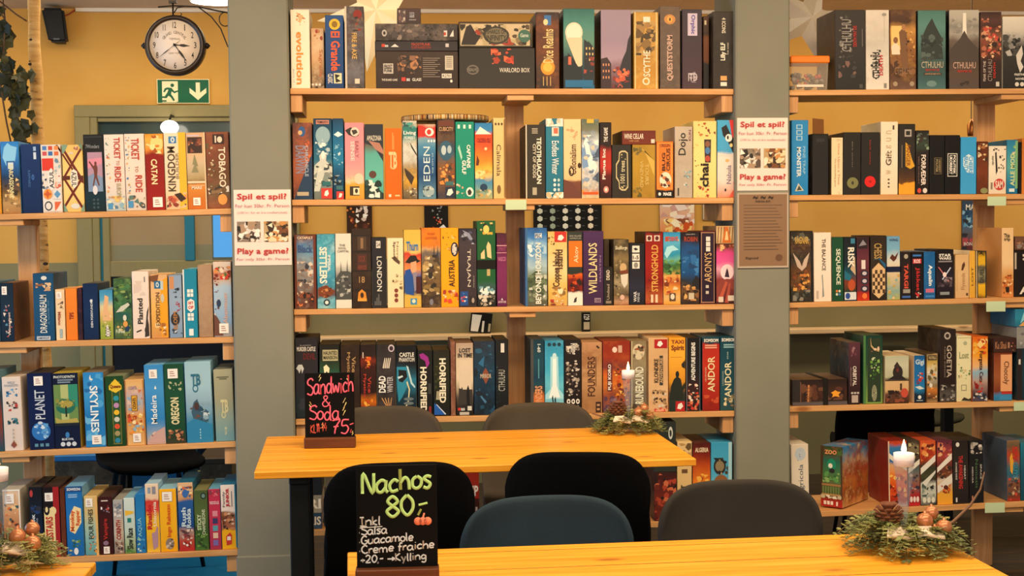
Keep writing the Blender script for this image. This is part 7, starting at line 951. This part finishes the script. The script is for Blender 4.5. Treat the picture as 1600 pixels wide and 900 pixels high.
# ------------------------------------------------------------------ chairs
def fabric(h):
    m, N, L, b = new_mat('seat_fabric', .9, .08)
    tc = N.new('ShaderNodeTexCoord'); no = N.new('ShaderNodeTexNoise'); no.inputs['Scale'].default_value = 260; L.new(tc.outputs['Object'], no.inputs['Vector'])
    n2 = N.new('ShaderNodeTexNoise'); n2.inputs['Scale'].default_value = 9; L.new(tc.outputs['Object'], n2.inputs['Vector'])
    hs = N.new('ShaderNodeHueSaturation'); hs.inputs['Color'].default_value = lin(h)
    mr = N.new('ShaderNodeMapRange'); mr.inputs[3].default_value = .8; mr.inputs[4].default_value = 1.2; L.new(n2.outputs['Fac'], mr.inputs[0]); L.new(mr.outputs[0], hs.inputs['Value'])
    L.new(hs.outputs[0], b.inputs['Base Color']); bp = N.new('ShaderNodeBump'); bp.inputs['Strength'].default_value = .3; bp.inputs['Distance'].default_value = .002
    L.new(no.outputs['Fac'], bp.inputs['Height']); L.new(bp.outputs[0], b.inputs['Normal'])
    return m
SEAT = [(-.225, .425, .165), (-.222, .445, .195), (-.19, .455, .21), (-.10, .448, .218), (0, .44, .22), (.08, .44, .22), (.14, .45, .219), (.18, .475, .216)]
def chair(label, mat, x, y, rz, sc_=1.0):
    t = thing('shell_chair', label, 'chair', (x, y, 0), rz, 'upholstered shell chairs')
    bm = bmesh.new(); rows = []
    us = [math.sin(math.pi / 2 * (k - 8) / 8) for k in range(17)]
    for (py, pz, hw) in SEAT:
        rows.append([bm.verts.new((u * hw * sc_, py, pz + .018 * u * u)) for u in us])
    for j in range(1, 13):
        v = j / 12.0; row = []
        for u in us:
            top = .815 - .12 * (1 - max(0, 1 - abs(u) ** 4.2) ** (1 / 2.4)); z = .475 + (top - .475) * v
            py = .18 + .076 * (1 - (1 - v) ** 2.2); hw = .216 - .006 * v
            row.append(bm.verts.new((u * hw * sc_, py - .045 * v * u * u, z + .018 * u * u * (1 - v))))
        rows.append(row)
    for a, b in zip(rows, rows[1:]):
        for k in range(16): bm.faces.new((a[k], a[k + 1], b[k + 1], b[k])).smooth = True
    fixn(bm)
    o = link('seat_shell', bm, mat, t)
    md = o.modifiers.new('thickness', 'SOLIDIFY'); md.thickness = .022; md.offset = 0
    md = o.modifiers.new('round', 'SUBSURF'); md.levels = 1; md.render_levels = 1
    for sx in (-1, 1):
        for sy in (-1, 1):
            bm = bmesh.new(); tube(bm, [(sx * .13, sy * .11, .432), (sx * .19, sy * .19, 0)], [.013, .009], 10); link('leg', bm, M_black, t)
    return t
F_brown, F_black, F_bluelit, F_char = fabric('4f463c'), fabric('060608'), fabric('2c3a44'), fabric('3a3632')  # the blue-grey cloth has the light's blue tint put into its colour
yb = -.30
def bx_(px, py, Y): return at(px, py, Y).x
chair('brown-grey shell chair behind the far table, partly behind pink chalk sign', F_brown, bx_(601, 660, -.26), -.26 - .256, 0)
chair('brown-grey shell chair behind the far table, left of the pine wreath', F_brown, bx_(841, 660, -.26), -.26 - .256, 0)
chair('black shell chair backed to camera behind the nachos sign', F_black, bx_(620, 800, -1.52), -1.52 + .256, math.pi + .04)
chair('black shell chair backed to camera at the middle of the far table', F_black, bx_(924, 800, -1.42), -1.42 + .256, math.pi - .16)
chair('shell chair with painted-in blue light tint facing the near table, right of the nachos sign', F_bluelit, bx_(857, 820, -2.06), -2.06 - .25, .03)
chair('charcoal shell chair facing the near table, left of the right-hand wreath', F_char, bx_(1149, 810, -1.92), -1.92 - .25, -.03)
chair('black shell chair behind the left unit, by the glazed door', F_black, bx_(232, 560, .8), .8, .3)
F_olive = fabric('3a382a')
chair('dark olive shell chair with its back above the right unit fourth shelf', F_olive, bx_(1392, 520, 1.9), 1.9 - .256, .2)
chair('black shell chair behind the right unit bottom shelf', F_black, bx_(1378, 660, .75), .78, 2.9)
def benchtable():
    x0, x1 = at(1500, 650, .9).x, at(1740, 650, .9).x
    t = thing('side_table', 'dark side table standing behind the right unit', 'table', ((x0 + x1) / 2, 1.0, 0))
    w = x1 - x0
    link('tabletop', nbox(-w / 2, w / 2, -.25, .25, .70, .73, bev=.004), flat('241c18', .4), t)
    for sx in (-1, 1):
        for sy in (-1, 1): link('leg', nbox(sx * (w / 2 - .06) - .025, sx * (w / 2 - .06) + .025, sy * .2 - .025, sy * .2 + .025, 0, .70, bev=.003), M_black, t)
benchtable()
def crate(label, px0, px1, py, Y, body, rim, d=.4):
    a = at(px0, py, Y); b = at(px1, py, Y); w = b.x - a.x; h = a.z
    t = thing('storage_crate', label, 'crate', ((a.x + b.x) / 2, Y + d / 2, .0005), 0, 'crates on the floor behind the left unit')
    bm = bmesh.new(); T_ = .012
    box(bm, -w / 2, w / 2, -d / 2, d / 2, 0, T_, bev=.002)
    for (x0, x1, y0, y1) in ((-w / 2, w / 2, -d / 2, -d / 2 + T_), (-w / 2, w / 2, d / 2 - T_, d / 2), (-w / 2, -w / 2 + T_, -d / 2 + T_, d / 2 - T_), (w / 2 - T_, w / 2, -d / 2 + T_, d / 2 - T_)): box(bm, x0, x1, y0, y1, T_, h - .03, bev=.002)
    link('crate_body', bm, body, t)
    bm = nbox(-w / 2 - .006, w / 2 + .006, -d / 2 - .006, d / 2 + .006, h - .03, h, bev=.005); link('lid', bm, rim, t)
    for sx in (-1, 1): link('handle', nbox(sx * w * .1 - .03, sx * w * .1 + .03, -d / 2 - .012, -d / 2, h * .6, h * .6 + .02, bev=.004), rim, t) if sx > 0 else None
brn = art('5a4a38 4a3c2e@.5 54462f', (.6, 16, '6a5840 3a2e24 7a684a'), .3)
crate('brown slatted crate with blue lid on the floor behind the left unit', 82, 198, 712, 1.3, brn, flat('2a78b0'))
crate('blue crate with pale lid on the floor behind the left unit', 206, 291, 710, 1.3, flat('1c5a80'), flat('c8ccd0'))
crate('small brown crate on the floor behind the left unit, beside pillar', 312, 362, 716, 1.3, brn, flat('4a3c2c'))
# things glimpsed through and above the glazed door
def hall_lamp():
    c = at(265, 199, 2.3); t = thing('globe_lamp', 'glowing white globe lamp above the door behind the top left boxes', 'lamp', (c.x, 2.3, c.z))
    bm = bmesh.new(); sphere(bm, (0, 0, 0), .042, 24, 16, sc3=(1.15, 1, .9)); link('globe', bm, emit('fff4e0', 5.0), t)
    bm = bmesh.new(); tube(bm, [(0, 0, .035), (0, .06, .07), (0, .145, .07)], .006); link('wall_arm', bm, M_black_, t)
M_black_ = flat('16181a', .5)
hall_lamp()
def hall_screen():
    Y = 3.4; a = at(334, 402, Y); b = at(372, 330, Y); w = b.x - a.x; h = b.z - a.z
    t = thing('blue_screen', 'bright blue glowing screen seen through the door beside the left pillar', 'screen', ((a.x + b.x) / 2, Y, a.z))
    link('screen_case', nbox(-w / 2 - .01, w / 2 + .01, 0, .04, -.03, h + .01, bev=.004), M_black_, t)
    link('screen_face', nbox(-w / 2, w / 2, -.004, .0, 0, h), emit('1c9cf0', .5), t)
    link('stand', nbox(-.03, .03, .005, .035, -a.z, -.025, bev=.003), M_black_, t); link('stand_base', nbox(-.15, .15, -.1, .12, -a.z + .0005, -a.z + .02, bev=.004), M_black_, t)
hall_screen()
m_daylight = art('1a7ab0', (.5, 5.0, '2a94cc 0f5f90 3aa4d8'), 0, .3)
tag(link('floor_daylight_sheet', nbox(at(75, 880, .6).x, PIL[0] - .02, .42, 2.42, 0, .006, bev=.002), m_daylight), 'thin blue sheet painted as reflected daylight behind and below the left shelving', 'mat')  # blue sheet added on the floor; its colour stands for reflected daylight
# ------------------------------------------------------------------ chalk signs with hand lettering
GL = {
'S': (.75, [[(.72, .88), (.5, 1), (.15, .88), (.14, .66), (.55, .5), (.75, .26), (.5, .0), (.05, .1)]]),
'a': (.75, [[(.6, .52), (.35, .6), (.08, .36), (.14, .06), (.38, .02), (.6, .26)], [(.62, .6), (.6, .14), (.74, .0)]]),
'n': (.7, [[(.08, .6), (.1, 0)], [(.1, .4), (.36, .6), (.56, .46), (.6, 0)]]),
'd': (.75, [[(.58, .46), (.32, .58), (.08, .34), (.16, .04), (.42, .04), (.6, .3)], [(.62, 1.02), (.6, .1), (.72, .0)]]),
'w': (.85, [[(.04, .6), (.18, .02), (.4, .46), (.6, .02), (.8, .62)]]),
'i': (.3, [[(.14, .6), (.14, 0)], [(.14, .84), (.15, .88)]]),
'c': (.62, [[(.56, .5), (.34, .6), (.08, .34), (.2, .03), (.56, .1)]]),
'h': (.68, [[(.08, 1.02), (.08, 0)], [(.08, .34), (.34, .6), (.54, .44), (.58, 0)]]),
'&': (.8, [[(.75, .05), (.25, .72), (.3, .95), (.5, .95), (.52, .74), (.1, .32), (.18, .02), (.5, .04), (.74, .4)]]),
'o': (.65, [[(.32, .6), (.08, .42), (.1, .1), (.32, .0), (.54, .14), (.56, .44), (.32, .6)]]),
'7': (.62, [[(.05, .95), (.6, 1), (.3, .5), (.2, 0)], [(.12, .5), (.5, .55)]]),
'5': (.65, [[(.62, 1), (.18, .98), (.12, .58), (.45, .6), (.6, .34), (.4, .02), (.05, .08)]]),
',': (.25, [[(.14, .1), (.06, -.14)]]), '-': (.45, [[(.04, .42), (.42, .46)]]),
'K': (.68, [[(.1, 1), (.1, 0)], [(.6, 1), (.1, .46), (.62, 0)]]), 'L': (.55, [[(.1, 1), (.1, 0), (.5, .02)]]),
'1': (.34, [[(.06, .8), (.2, 1), (.2, 0)]]), '4': (.65, [[(.36, 1), (.08, .4), (.6, .42)], [(.46, .72), (.44, 0)]]),
'N': (.8, [[(.08, 0), (.1, 1), (.66, 0), (.7, 1)]]), 's': (.55, [[(.5, .54), (.28, .6), (.1, .46), (.44, .22), (.3, .0), (.05, .06)]]),
'8': (.65, [[(.32, .52), (.1, .76), (.32, 1), (.54, .76), (.32, .52), (.06, .26), (.32, 0), (.58, .26), (.32, .52)]]),
'0': (.65, [[(.32, 1), (.08, .7), (.08, .3), (.32, 0), (.56, .3), (.56, .7), (.32, 1)]]),
'I': (.5, [[(.25, 1), (.25, 0)], [(.05, 1), (.45, 1)], [(.05, 0), (.45, 0)]]), 'k': (.6, [[(.08, 1), (.08, 0)], [(.5, .58), (.1, .24), (.54, 0)]]),
'l': (.3, [[(.12, 1), (.12, .1), (.24, 0)]]), 'u': (.68, [[(.08, .6), (.1, .12), (.34, .0), (.56, .2)], [(.58, .6), (.58, 0)]]),
'G': (.8, [[(.7, .85), (.42, 1), (.1, .66), (.12, .2), (.45, 0), (.72, .2), (.7, .42), (.45, .42)]]),
'm': (1.0, [[(.06, .6), (.08, 0)], [(.08, .42), (.28, .6), (.44, .46), (.46, 0)], [(.46, .42), (.68, .6), (.86, .46), (.88, 0)]]),
'e': (.62, [[(.08, .3), (.52, .34), (.46, .56), (.24, .6), (.08, .34), (.18, .03), (.54, .08)]]),
'C': (.75, [[(.68, .85), (.42, 1), (.1, .66), (.12, .25), (.42, .0), (.7, .14)]]), 'r': (.5, [[(.08, .6), (.1, 0)], [(.1, .36), (.28, .58), (.46, .54)]]),
'f': (.5, [[(.46, .94), (.28, 1), (.2, .8), (.2, -.06)], [(.04, .54), (.42, .56)]]), 't': (.48, [[(.22, .9), (.22, .08), (.42, .02)], [(.04, .6), (.42, .62)]]),
'+': (.6, [[(.06, .36), (.54, .38)], [(.3, .6), (.3, .12)]]), '2': (.65, [[(.08, .8), (.3, 1), (.54, .8), (.4, .42), (.06, .02), (.58, .04)]]),
'y': (.62, [[(.06, .6), (.28, .1)], [(.54, .6), (.2, -.34)]]), 'g': (.65, [[(.54, .5), (.3, .6), (.08, .36), (.2, .08), (.5, .2)], [(.56, .6), (.54, -.2), (.3, -.36), (.08, -.26)]]),
'>': (.9, [[(.04, .34), (.8, .36)], [(.54, .56), (.82, .36), (.54, .16)]]), '.': (.3, [[(.12, .3), (.16, .3)]]), "'": (.2, [[(.1, 1), (.08, .8)]]), ' ': (.4, [])}
def smooth(p):
    if len(p) < 3: return p
    out = []
    for i in range(len(p) - 1):
        a, b, c, d = Vector(p[max(i - 1, 0)]), Vector(p[i]), Vector(p[i + 1]), Vector(p[min(i + 2, len(p) - 1)])
        for k in range(5):
            t = k / 5.0; out.append(.5 * ((2 * b) + (c - a) * t + (2 * a - 5 * b + 4 * c - d) * t * t + (3 * b - 3 * c + d - a) * t ** 3))
    out.append(Vector(p[-1])); return out
def hand(bm, txt, x0, x1, zb, zc, yf, rad, rr, slope=0.0):
    """hand-drawn line of chalk from x0 to x1, baseline zb, capital height zc"""
    tot = sum(GL[c][0] for c in txt); k = (x1 - x0) / tot; x = x0
    for c in txt:
        w, st = GL[c]; dz = rr.uniform(-.04, .04) * zc; sl = rr.uniform(-.04, .06)
        for s in st:
            pts = [(x + (px + sl * pz) * k, yf, zb + slope * (x - x0) + dz + pz * zc) for px, pz in [tuple(v) for v in smooth(s)]]
            tube(bm, pts, rad, 6)
        x += w * k
def squash(bm, yf, f=.25):
    for v in bm.verts: v.co.y = yf + (v.co.y - yf) * f
def chalk_sign(label, px, py, Yz, wpx, hpx, rz, build, lean=.06):
    c = atz(px, py, TZ); s = 2200 / (c.y + 5.5); w = wpx / s; h = hpx / s
    t = thing('chalk_sign', label, 'sign', (c.x, c.y, TZ + .0005), rz, 'chalk signs on the tables')
    bm = nbox(-w * .515, w * .515, -.022, .022, 0, .034, bev=.002)
    link('wooden_base', bm, wood('walnut_base', '4a2616', '5a3018', '6a3a20', knots=False), t)
    bm = nbox(-w / 2, w / 2, -.003, .003, 0, h - .012, bev=.001)
    bo = link('chalkboard', bm, flat('070607', .7, .12), t); bo.location = (0, .002, .012); bo.rotation_euler = (-lean, 0, 0)
    H = h - .036
    def strokes(name, col, fn, lab=None, glow=None):
        bm = bmesh.new(); fn(bm, w, H); squash(bm, -.0033)
        for v in bm.verts: v.co.z += .024
        o = link(name, bm, flat(col, .8), bo)
        if lab: o['label'] = lab
    build(strokes)
    return t
rr = random.Random(21)
def bolt(bm, x, z, s, w, H, flip=1):
    p = [(x, z), (x - .35 * s * flip, z - .5 * s), (x + .1 * s * flip, z - .45 * s), (x - .3 * s * flip, z - 1.1 * s)]
    tube(bm, [(a * w, -.0033, H * b) for a, b in p], .0014, 6)
def build_pink(st):
    def a(bm, w, H):
        hand(bm, 'Sandwich', -.46 * w, .49 * w, H * .66, H * .26, -.0033, .0027, rr, .05)
        hand(bm, '&', -.16 * w, .02 * w, H * .475, H * .17, -.0033, .0021, rr)
        hand(bm, 'Soda', -.42 * w, .2 * w, H * .26, H * .22, -.0033, .0027, rr, .02)
        hand(bm, '75', .04 * w, .38 * w, H * .03, H * .22, -.0033, .0027, rr, .1)
        tube(bm, [(w * .4, -.0033, H * .18), (w * .475, -.0033, H * .2)], .0018, 6); tube(bm, [(w * .43, -.0033, H * .11), (w * .41, -.0033, H * .05)], .0018, 6)
    st('chalk_lettering', 'f2647e', a, 'pink chalk lettering')
    st('chalk_lettering', 'd8584a', lambda bm, w, H: hand(bm, 'KL11-14', -.4 * w, -.06 * w, H * .06, H * .13, -.0033, .0015, rr, .1), 'thin red chalk lettering')
    def b(bm, w, H):
        for x, z, s, f in ((-.18, .98, .1, 1), (.36, .95, .09, -1), (-.4, .55, .1, -1), (.32, .6, .15, 1), (.3, .46, .12, 1), (-.14, .22, .08, 1), (.46, .08, .06, 1)): bolt(bm, x, z, s, w, H, f)
    st('lightning_bolts', 'efe29a', b, 'pale yellow chalk lightning bolts')
chalk_sign('black chalk sign with pink sandwich lettering on the far table', 516, 699, 0, 77, 116, -.03, build_pink)
def build_green(st):
    st('chalk_lettering', 'b8e08a', lambda bm, w, H: (hand(bm, 'Nachos', -.44 * w, .44 * w, H * .72, H * .2, -.0033, .0038, rr, .08), hand(bm, '80', -.14 * w, .22 * w, H * .49, H * .2, -.0033, .0038, rr, .03),
        tube(bm, [(.27 * w, -.0033, H * .6), (.38 * w, -.0033, H * .62)], .0026, 6), tube(bm, [(.3 * w, -.0033, H * .56), (.26 * w, -.0033, H * .5)], .0026, 6)), 'green-yellow chalk lettering')
    def w_(bm, w, H):
        hand(bm, 'Inkl', -.46 * w, -.2 * w, H * .405, H * .085, -.0033, .0017, rr, .05); tube(bm, [(-.46 * w, -.0033, H * .385), (-.18 * w, -.0033, H * .395)], .0011, 6)
        hand(bm, '.Salsa', -.48 * w, -.12 * w, H * .315, H * .082, -.0033, .0017, rr, .05)
        hand(bm, '.Guacamole', -.48 * w, .2 * w, H * .22, H * .08, -.0033, .0017, rr, .06)
        hand(bm, '.Creme fraiche', -.48 * w, .46 * w, H * .128, H * .078, -.0033, .0017, rr, .06)
        hand(bm, '+20,- >Kylling', -.46 * w, .36 * w, H * .035, H * .075, -.0033, .0017, rr, .04)
    st('chalk_lettering', 'ccd4dc', w_, 'thin white chalk lettering')
    def p_(bm, w, H):
        for dx in (-.06, 0, .06):
            lathe(bm, [(.0008, -.002), (w * .05, -.002), (w * .05, .0), (.0008, 0)], 16, axis='Y', c=((.32 + dx) * w, -.0045, H * .44))
        tube(bm, [(.32 * w, -.0033, H * .47), (.34 * w, -.0033, H * .52)], .002, 6)
    st('pumpkin_drawing', 'f08a6a', p_, 'orange chalk pumpkin')
chalk_sign('black chalk sign with green nachos lettering on the near table', 621.5, 912, 0, 127, 186, -.03, build_green)
# ------------------------------------------------------------------ pine wreaths and candle flutes
GREENS = [flat(c, .6) for c in ('868c54', '6a7046', '9a9a5c', 'a89c5c')]
def wreath(label, cx, cy, r, seed, twig=None):
    q = random.Random(seed); t = thing('table_wreath', label, 'wreath', (cx, cy, TZ + .0006), 0, 'pine wreaths on the tables')
    bm = bmesh.new()
    for i in range(92):
        a = q.uniform(0, 6.283); L = r * q.uniform(.55, 1.06); z0 = q.uniform(.012, .05); rise = q.uniform(-.01, .045)
        d = Vector((math.cos(a), math.sin(a), 0)); s = Vector((-d.y, d.x, 0)); mi = q.choice((0, 0, 1, 1, 2, 2, 3))
        cur = q.uniform(-.3, .3)
        def pt(k): return d * (r * .22 + L * .82 * k) + s * (cur * L * k * k) + Vector((0, 0, max(.003, z0 + rise * math.sin(k * 2.6) - z0 * .9 * k * k)))
        tube(bm, [pt(k / 5) for k in range(6)], [.0016, .0014, .0012, .001, .0008, .0005], 4, mi)
        for j in range(11):
            k = .14 + .86 * j / 10; p = pt(k); l = r * .2 * (1.1 - .6 * k)
            for sd in (-1, 1):
                dr = (d * q.uniform(.5, .9) + s * sd * q.uniform(.6, 1.0) + Vector((0, 0, q.uniform(-.25, .3)))).normalized()
                wd = dr.cross(Vector((q.uniform(-.4, .4), q.uniform(-.4, .4), 1))).normalized() * l * .2
                e = p + dr * l; e.z = max(e.z, .002); m1 = p + dr * l * .5
                try: f = bm.faces.new([bm.verts.new(v) for v in (p, m1 + wd, e, m1 - wd)]); f.material_index = mi
                except ValueError: pass
                for h in (.4, .7):
                    for s2 in (-1, 1):
                        b0 = p + dr * l * h; e2 = b0 + (dr * .7 + wd.normalized() * s2 * .8).normalized() * l * .34; e2.z = max(e2.z, .002)
                        mm = (b0 + e2) / 2; w2 = Vector((0, 0, l * .05)) + dr * l * .05
                        f = bm.faces.new([bm.verts.new(v) for v in (b0, mm + w2, e2, mm - w2)]); f.material_index = mi
    g = link('greenery', bm, GREENS, t)
    # pine cone: rings of scales round a core
    c = Vector((-r * .33, -r * .12, .074)); bm = bmesh.new(); sphere(bm, c, .019, 10, 8, sc3=(1, 1, 1.15))
    for ring in range(6):
        ph = ring * .4; zz = -.018 + ring * .008; rr_ = .026 * math.sqrt(max(.05, 1 - (zz / .026) ** 2))
        for k in range(9):
            a = ph + 6.283 * k / 9; o = Vector((math.cos(a), math.sin(a), 0)); s = Vector((-o.y, o.x, 0)); b0 = c + o * rr_ * .6 + Vector((0, 0, zz))
            e = c + o * rr_ * 1.2 + Vector((0, 0, zz + .011))
            up = Vector((0, 0, .003)); vs = [b0 - s * .003, e - s * .006, e + o * .003, e + s * .006, b0 + s * .003]
            top = [bm.verts.new(v + up * .5) for v in vs]; bot = [bm.verts.new(v - up * .5) for v in vs]
            bm.faces.new(top); bm.faces.new(list(reversed(bot)))
            for i in range(5): bm.faces.new((top[i], bot[i], bot[(i + 1) % 5], top[(i + 1) % 5]))
            for f in bm.faces[-7:] if False else []: pass
    fixn(bm); link('pine_cone', bm, flat('7a4c34', .7), t)
    for (bx__, by_, bz_, br_) in ((r * .22, -r * .25, .07, .018), (r * .42, -r * .02, .08, .016), (r * .5, -r * .34, .056, .018), (r * .36, -r * .3, .052, .009)):
        bm = bmesh.new(); sphere(bm, (bx__, by_, bz_), br_, 20, 14); tube(bm, [(bx__, by_, bz_ + br_ * .9), (bx__, by_, bz_ + br_ * 1.25)], .003, 8); link('bauble', bm, flat('c07a50', .28, .6, .35), t)
    bm = bmesh.new()
    for k in range(2):
        x0 = -r * .3 + k * r * .5; y0 = -r * .5; pts = [(x0 - .03, y0 - .008, .048), (x0 - .01, y0 - .018, .052), (x0 + .03, y0 - .014, .042), (x0 + .04, y0 + .012, .046), (x0 + .01, y0 + .02, .062), (x0 - .02, y0 + .016, .062)]
        tp = [bm.verts.new(p) for p in pts]; bt = [bm.verts.new((p[0], p[1], p[2] - .004)) for p in pts]; bm.faces.new(tp); bm.faces.new(list(reversed(bt)))
        for i in range(6): bm.faces.new((tp[i], bt[i], bt[(i + 1) % 6], tp[(i + 1) % 6]))
    fixn(bm); link('bark_chip', bm, flat('e0ccb4', .8), t)
    if twig:
        bm = bmesh.new(); tube(bm, [Vector(p) - Vector((cx, cy, TZ)) for p in twig], [.004, .0035, .003, .0022, .0012][:len(twig)], 6); link('twig', bm, flat('7a5a44', .8), t)
    return t
def flute(label, cx, cy):
    t = thing('candle_flute', label, 'candle', (cx, cy, TZ + .0008), 0, 'glass candle flutes on the tables')
    bm = bmesh.new(); lathe(bm, [(.001, 0), (.026, 0), (.026, .003), (.006, .008), (.006, .05), (.009, .07), (.016, .13), (.0235, .2), (.0225, .2), (.015, .13), (.008, .072), (.001, .07)], 28); fixn(bm)
    link('glass_flute', bm, glass('98a4b4', .04, .14), t)
    bm = bmesh.new(); lathe(bm, [(.001, .186), (.0222, .186), (.0232, .214), (.02, .2145), (.018, .211), (.001, .211)], 28); fixn(bm)
    tl = link('tealight', bm, flat('f0e8f0', .5), t)
    bm = bmesh.new(); lathe(bm, [(.0008, .2105), (.0045, .216), (.0062, .222), (.0045, .231), (.0018, .24), (.0006, .245)], 14); fixn(bm)
    link('flame', bm, emit('ffd890', 3.0), tl)
w1c = atz(1415, 858, TZ)
tw = [at(1450, 842, w1c.y), at(1490, 815, w1c.y), at(1516, 790, w1c.y + .02), at(1532, 765, w1c.y + .02), at(1538, 738, w1c.y + .02)]
wreath('pine wreath with copper baubles on the near table, right', w1c.x, w1c.y, .138, 4, tw)
flute('lit candle flute standing in the near right-hand wreath', w1c.x, w1c.y + .012)
w2c = atz(983, 674, TZ); tw = [at(965, 662, w2c.y), at(945, 652, w2c.y), at(925, 646, w2c.y)]
wreath('pine wreath with copper baubles on the far table', w2c.x, w2c.y, .128, 9, tw)
flute('lit candle flute standing in the far table wreath', w2c.x, w2c.y + .012)
w3c = atz(14, 884, TZ)
wreath('pine wreath at the lower left corner of the photo', w3c.x, w3c.y, .125, 13)
flute('candle flute cut by the left photo edge', w3c.x - .022, w3c.y + .01)
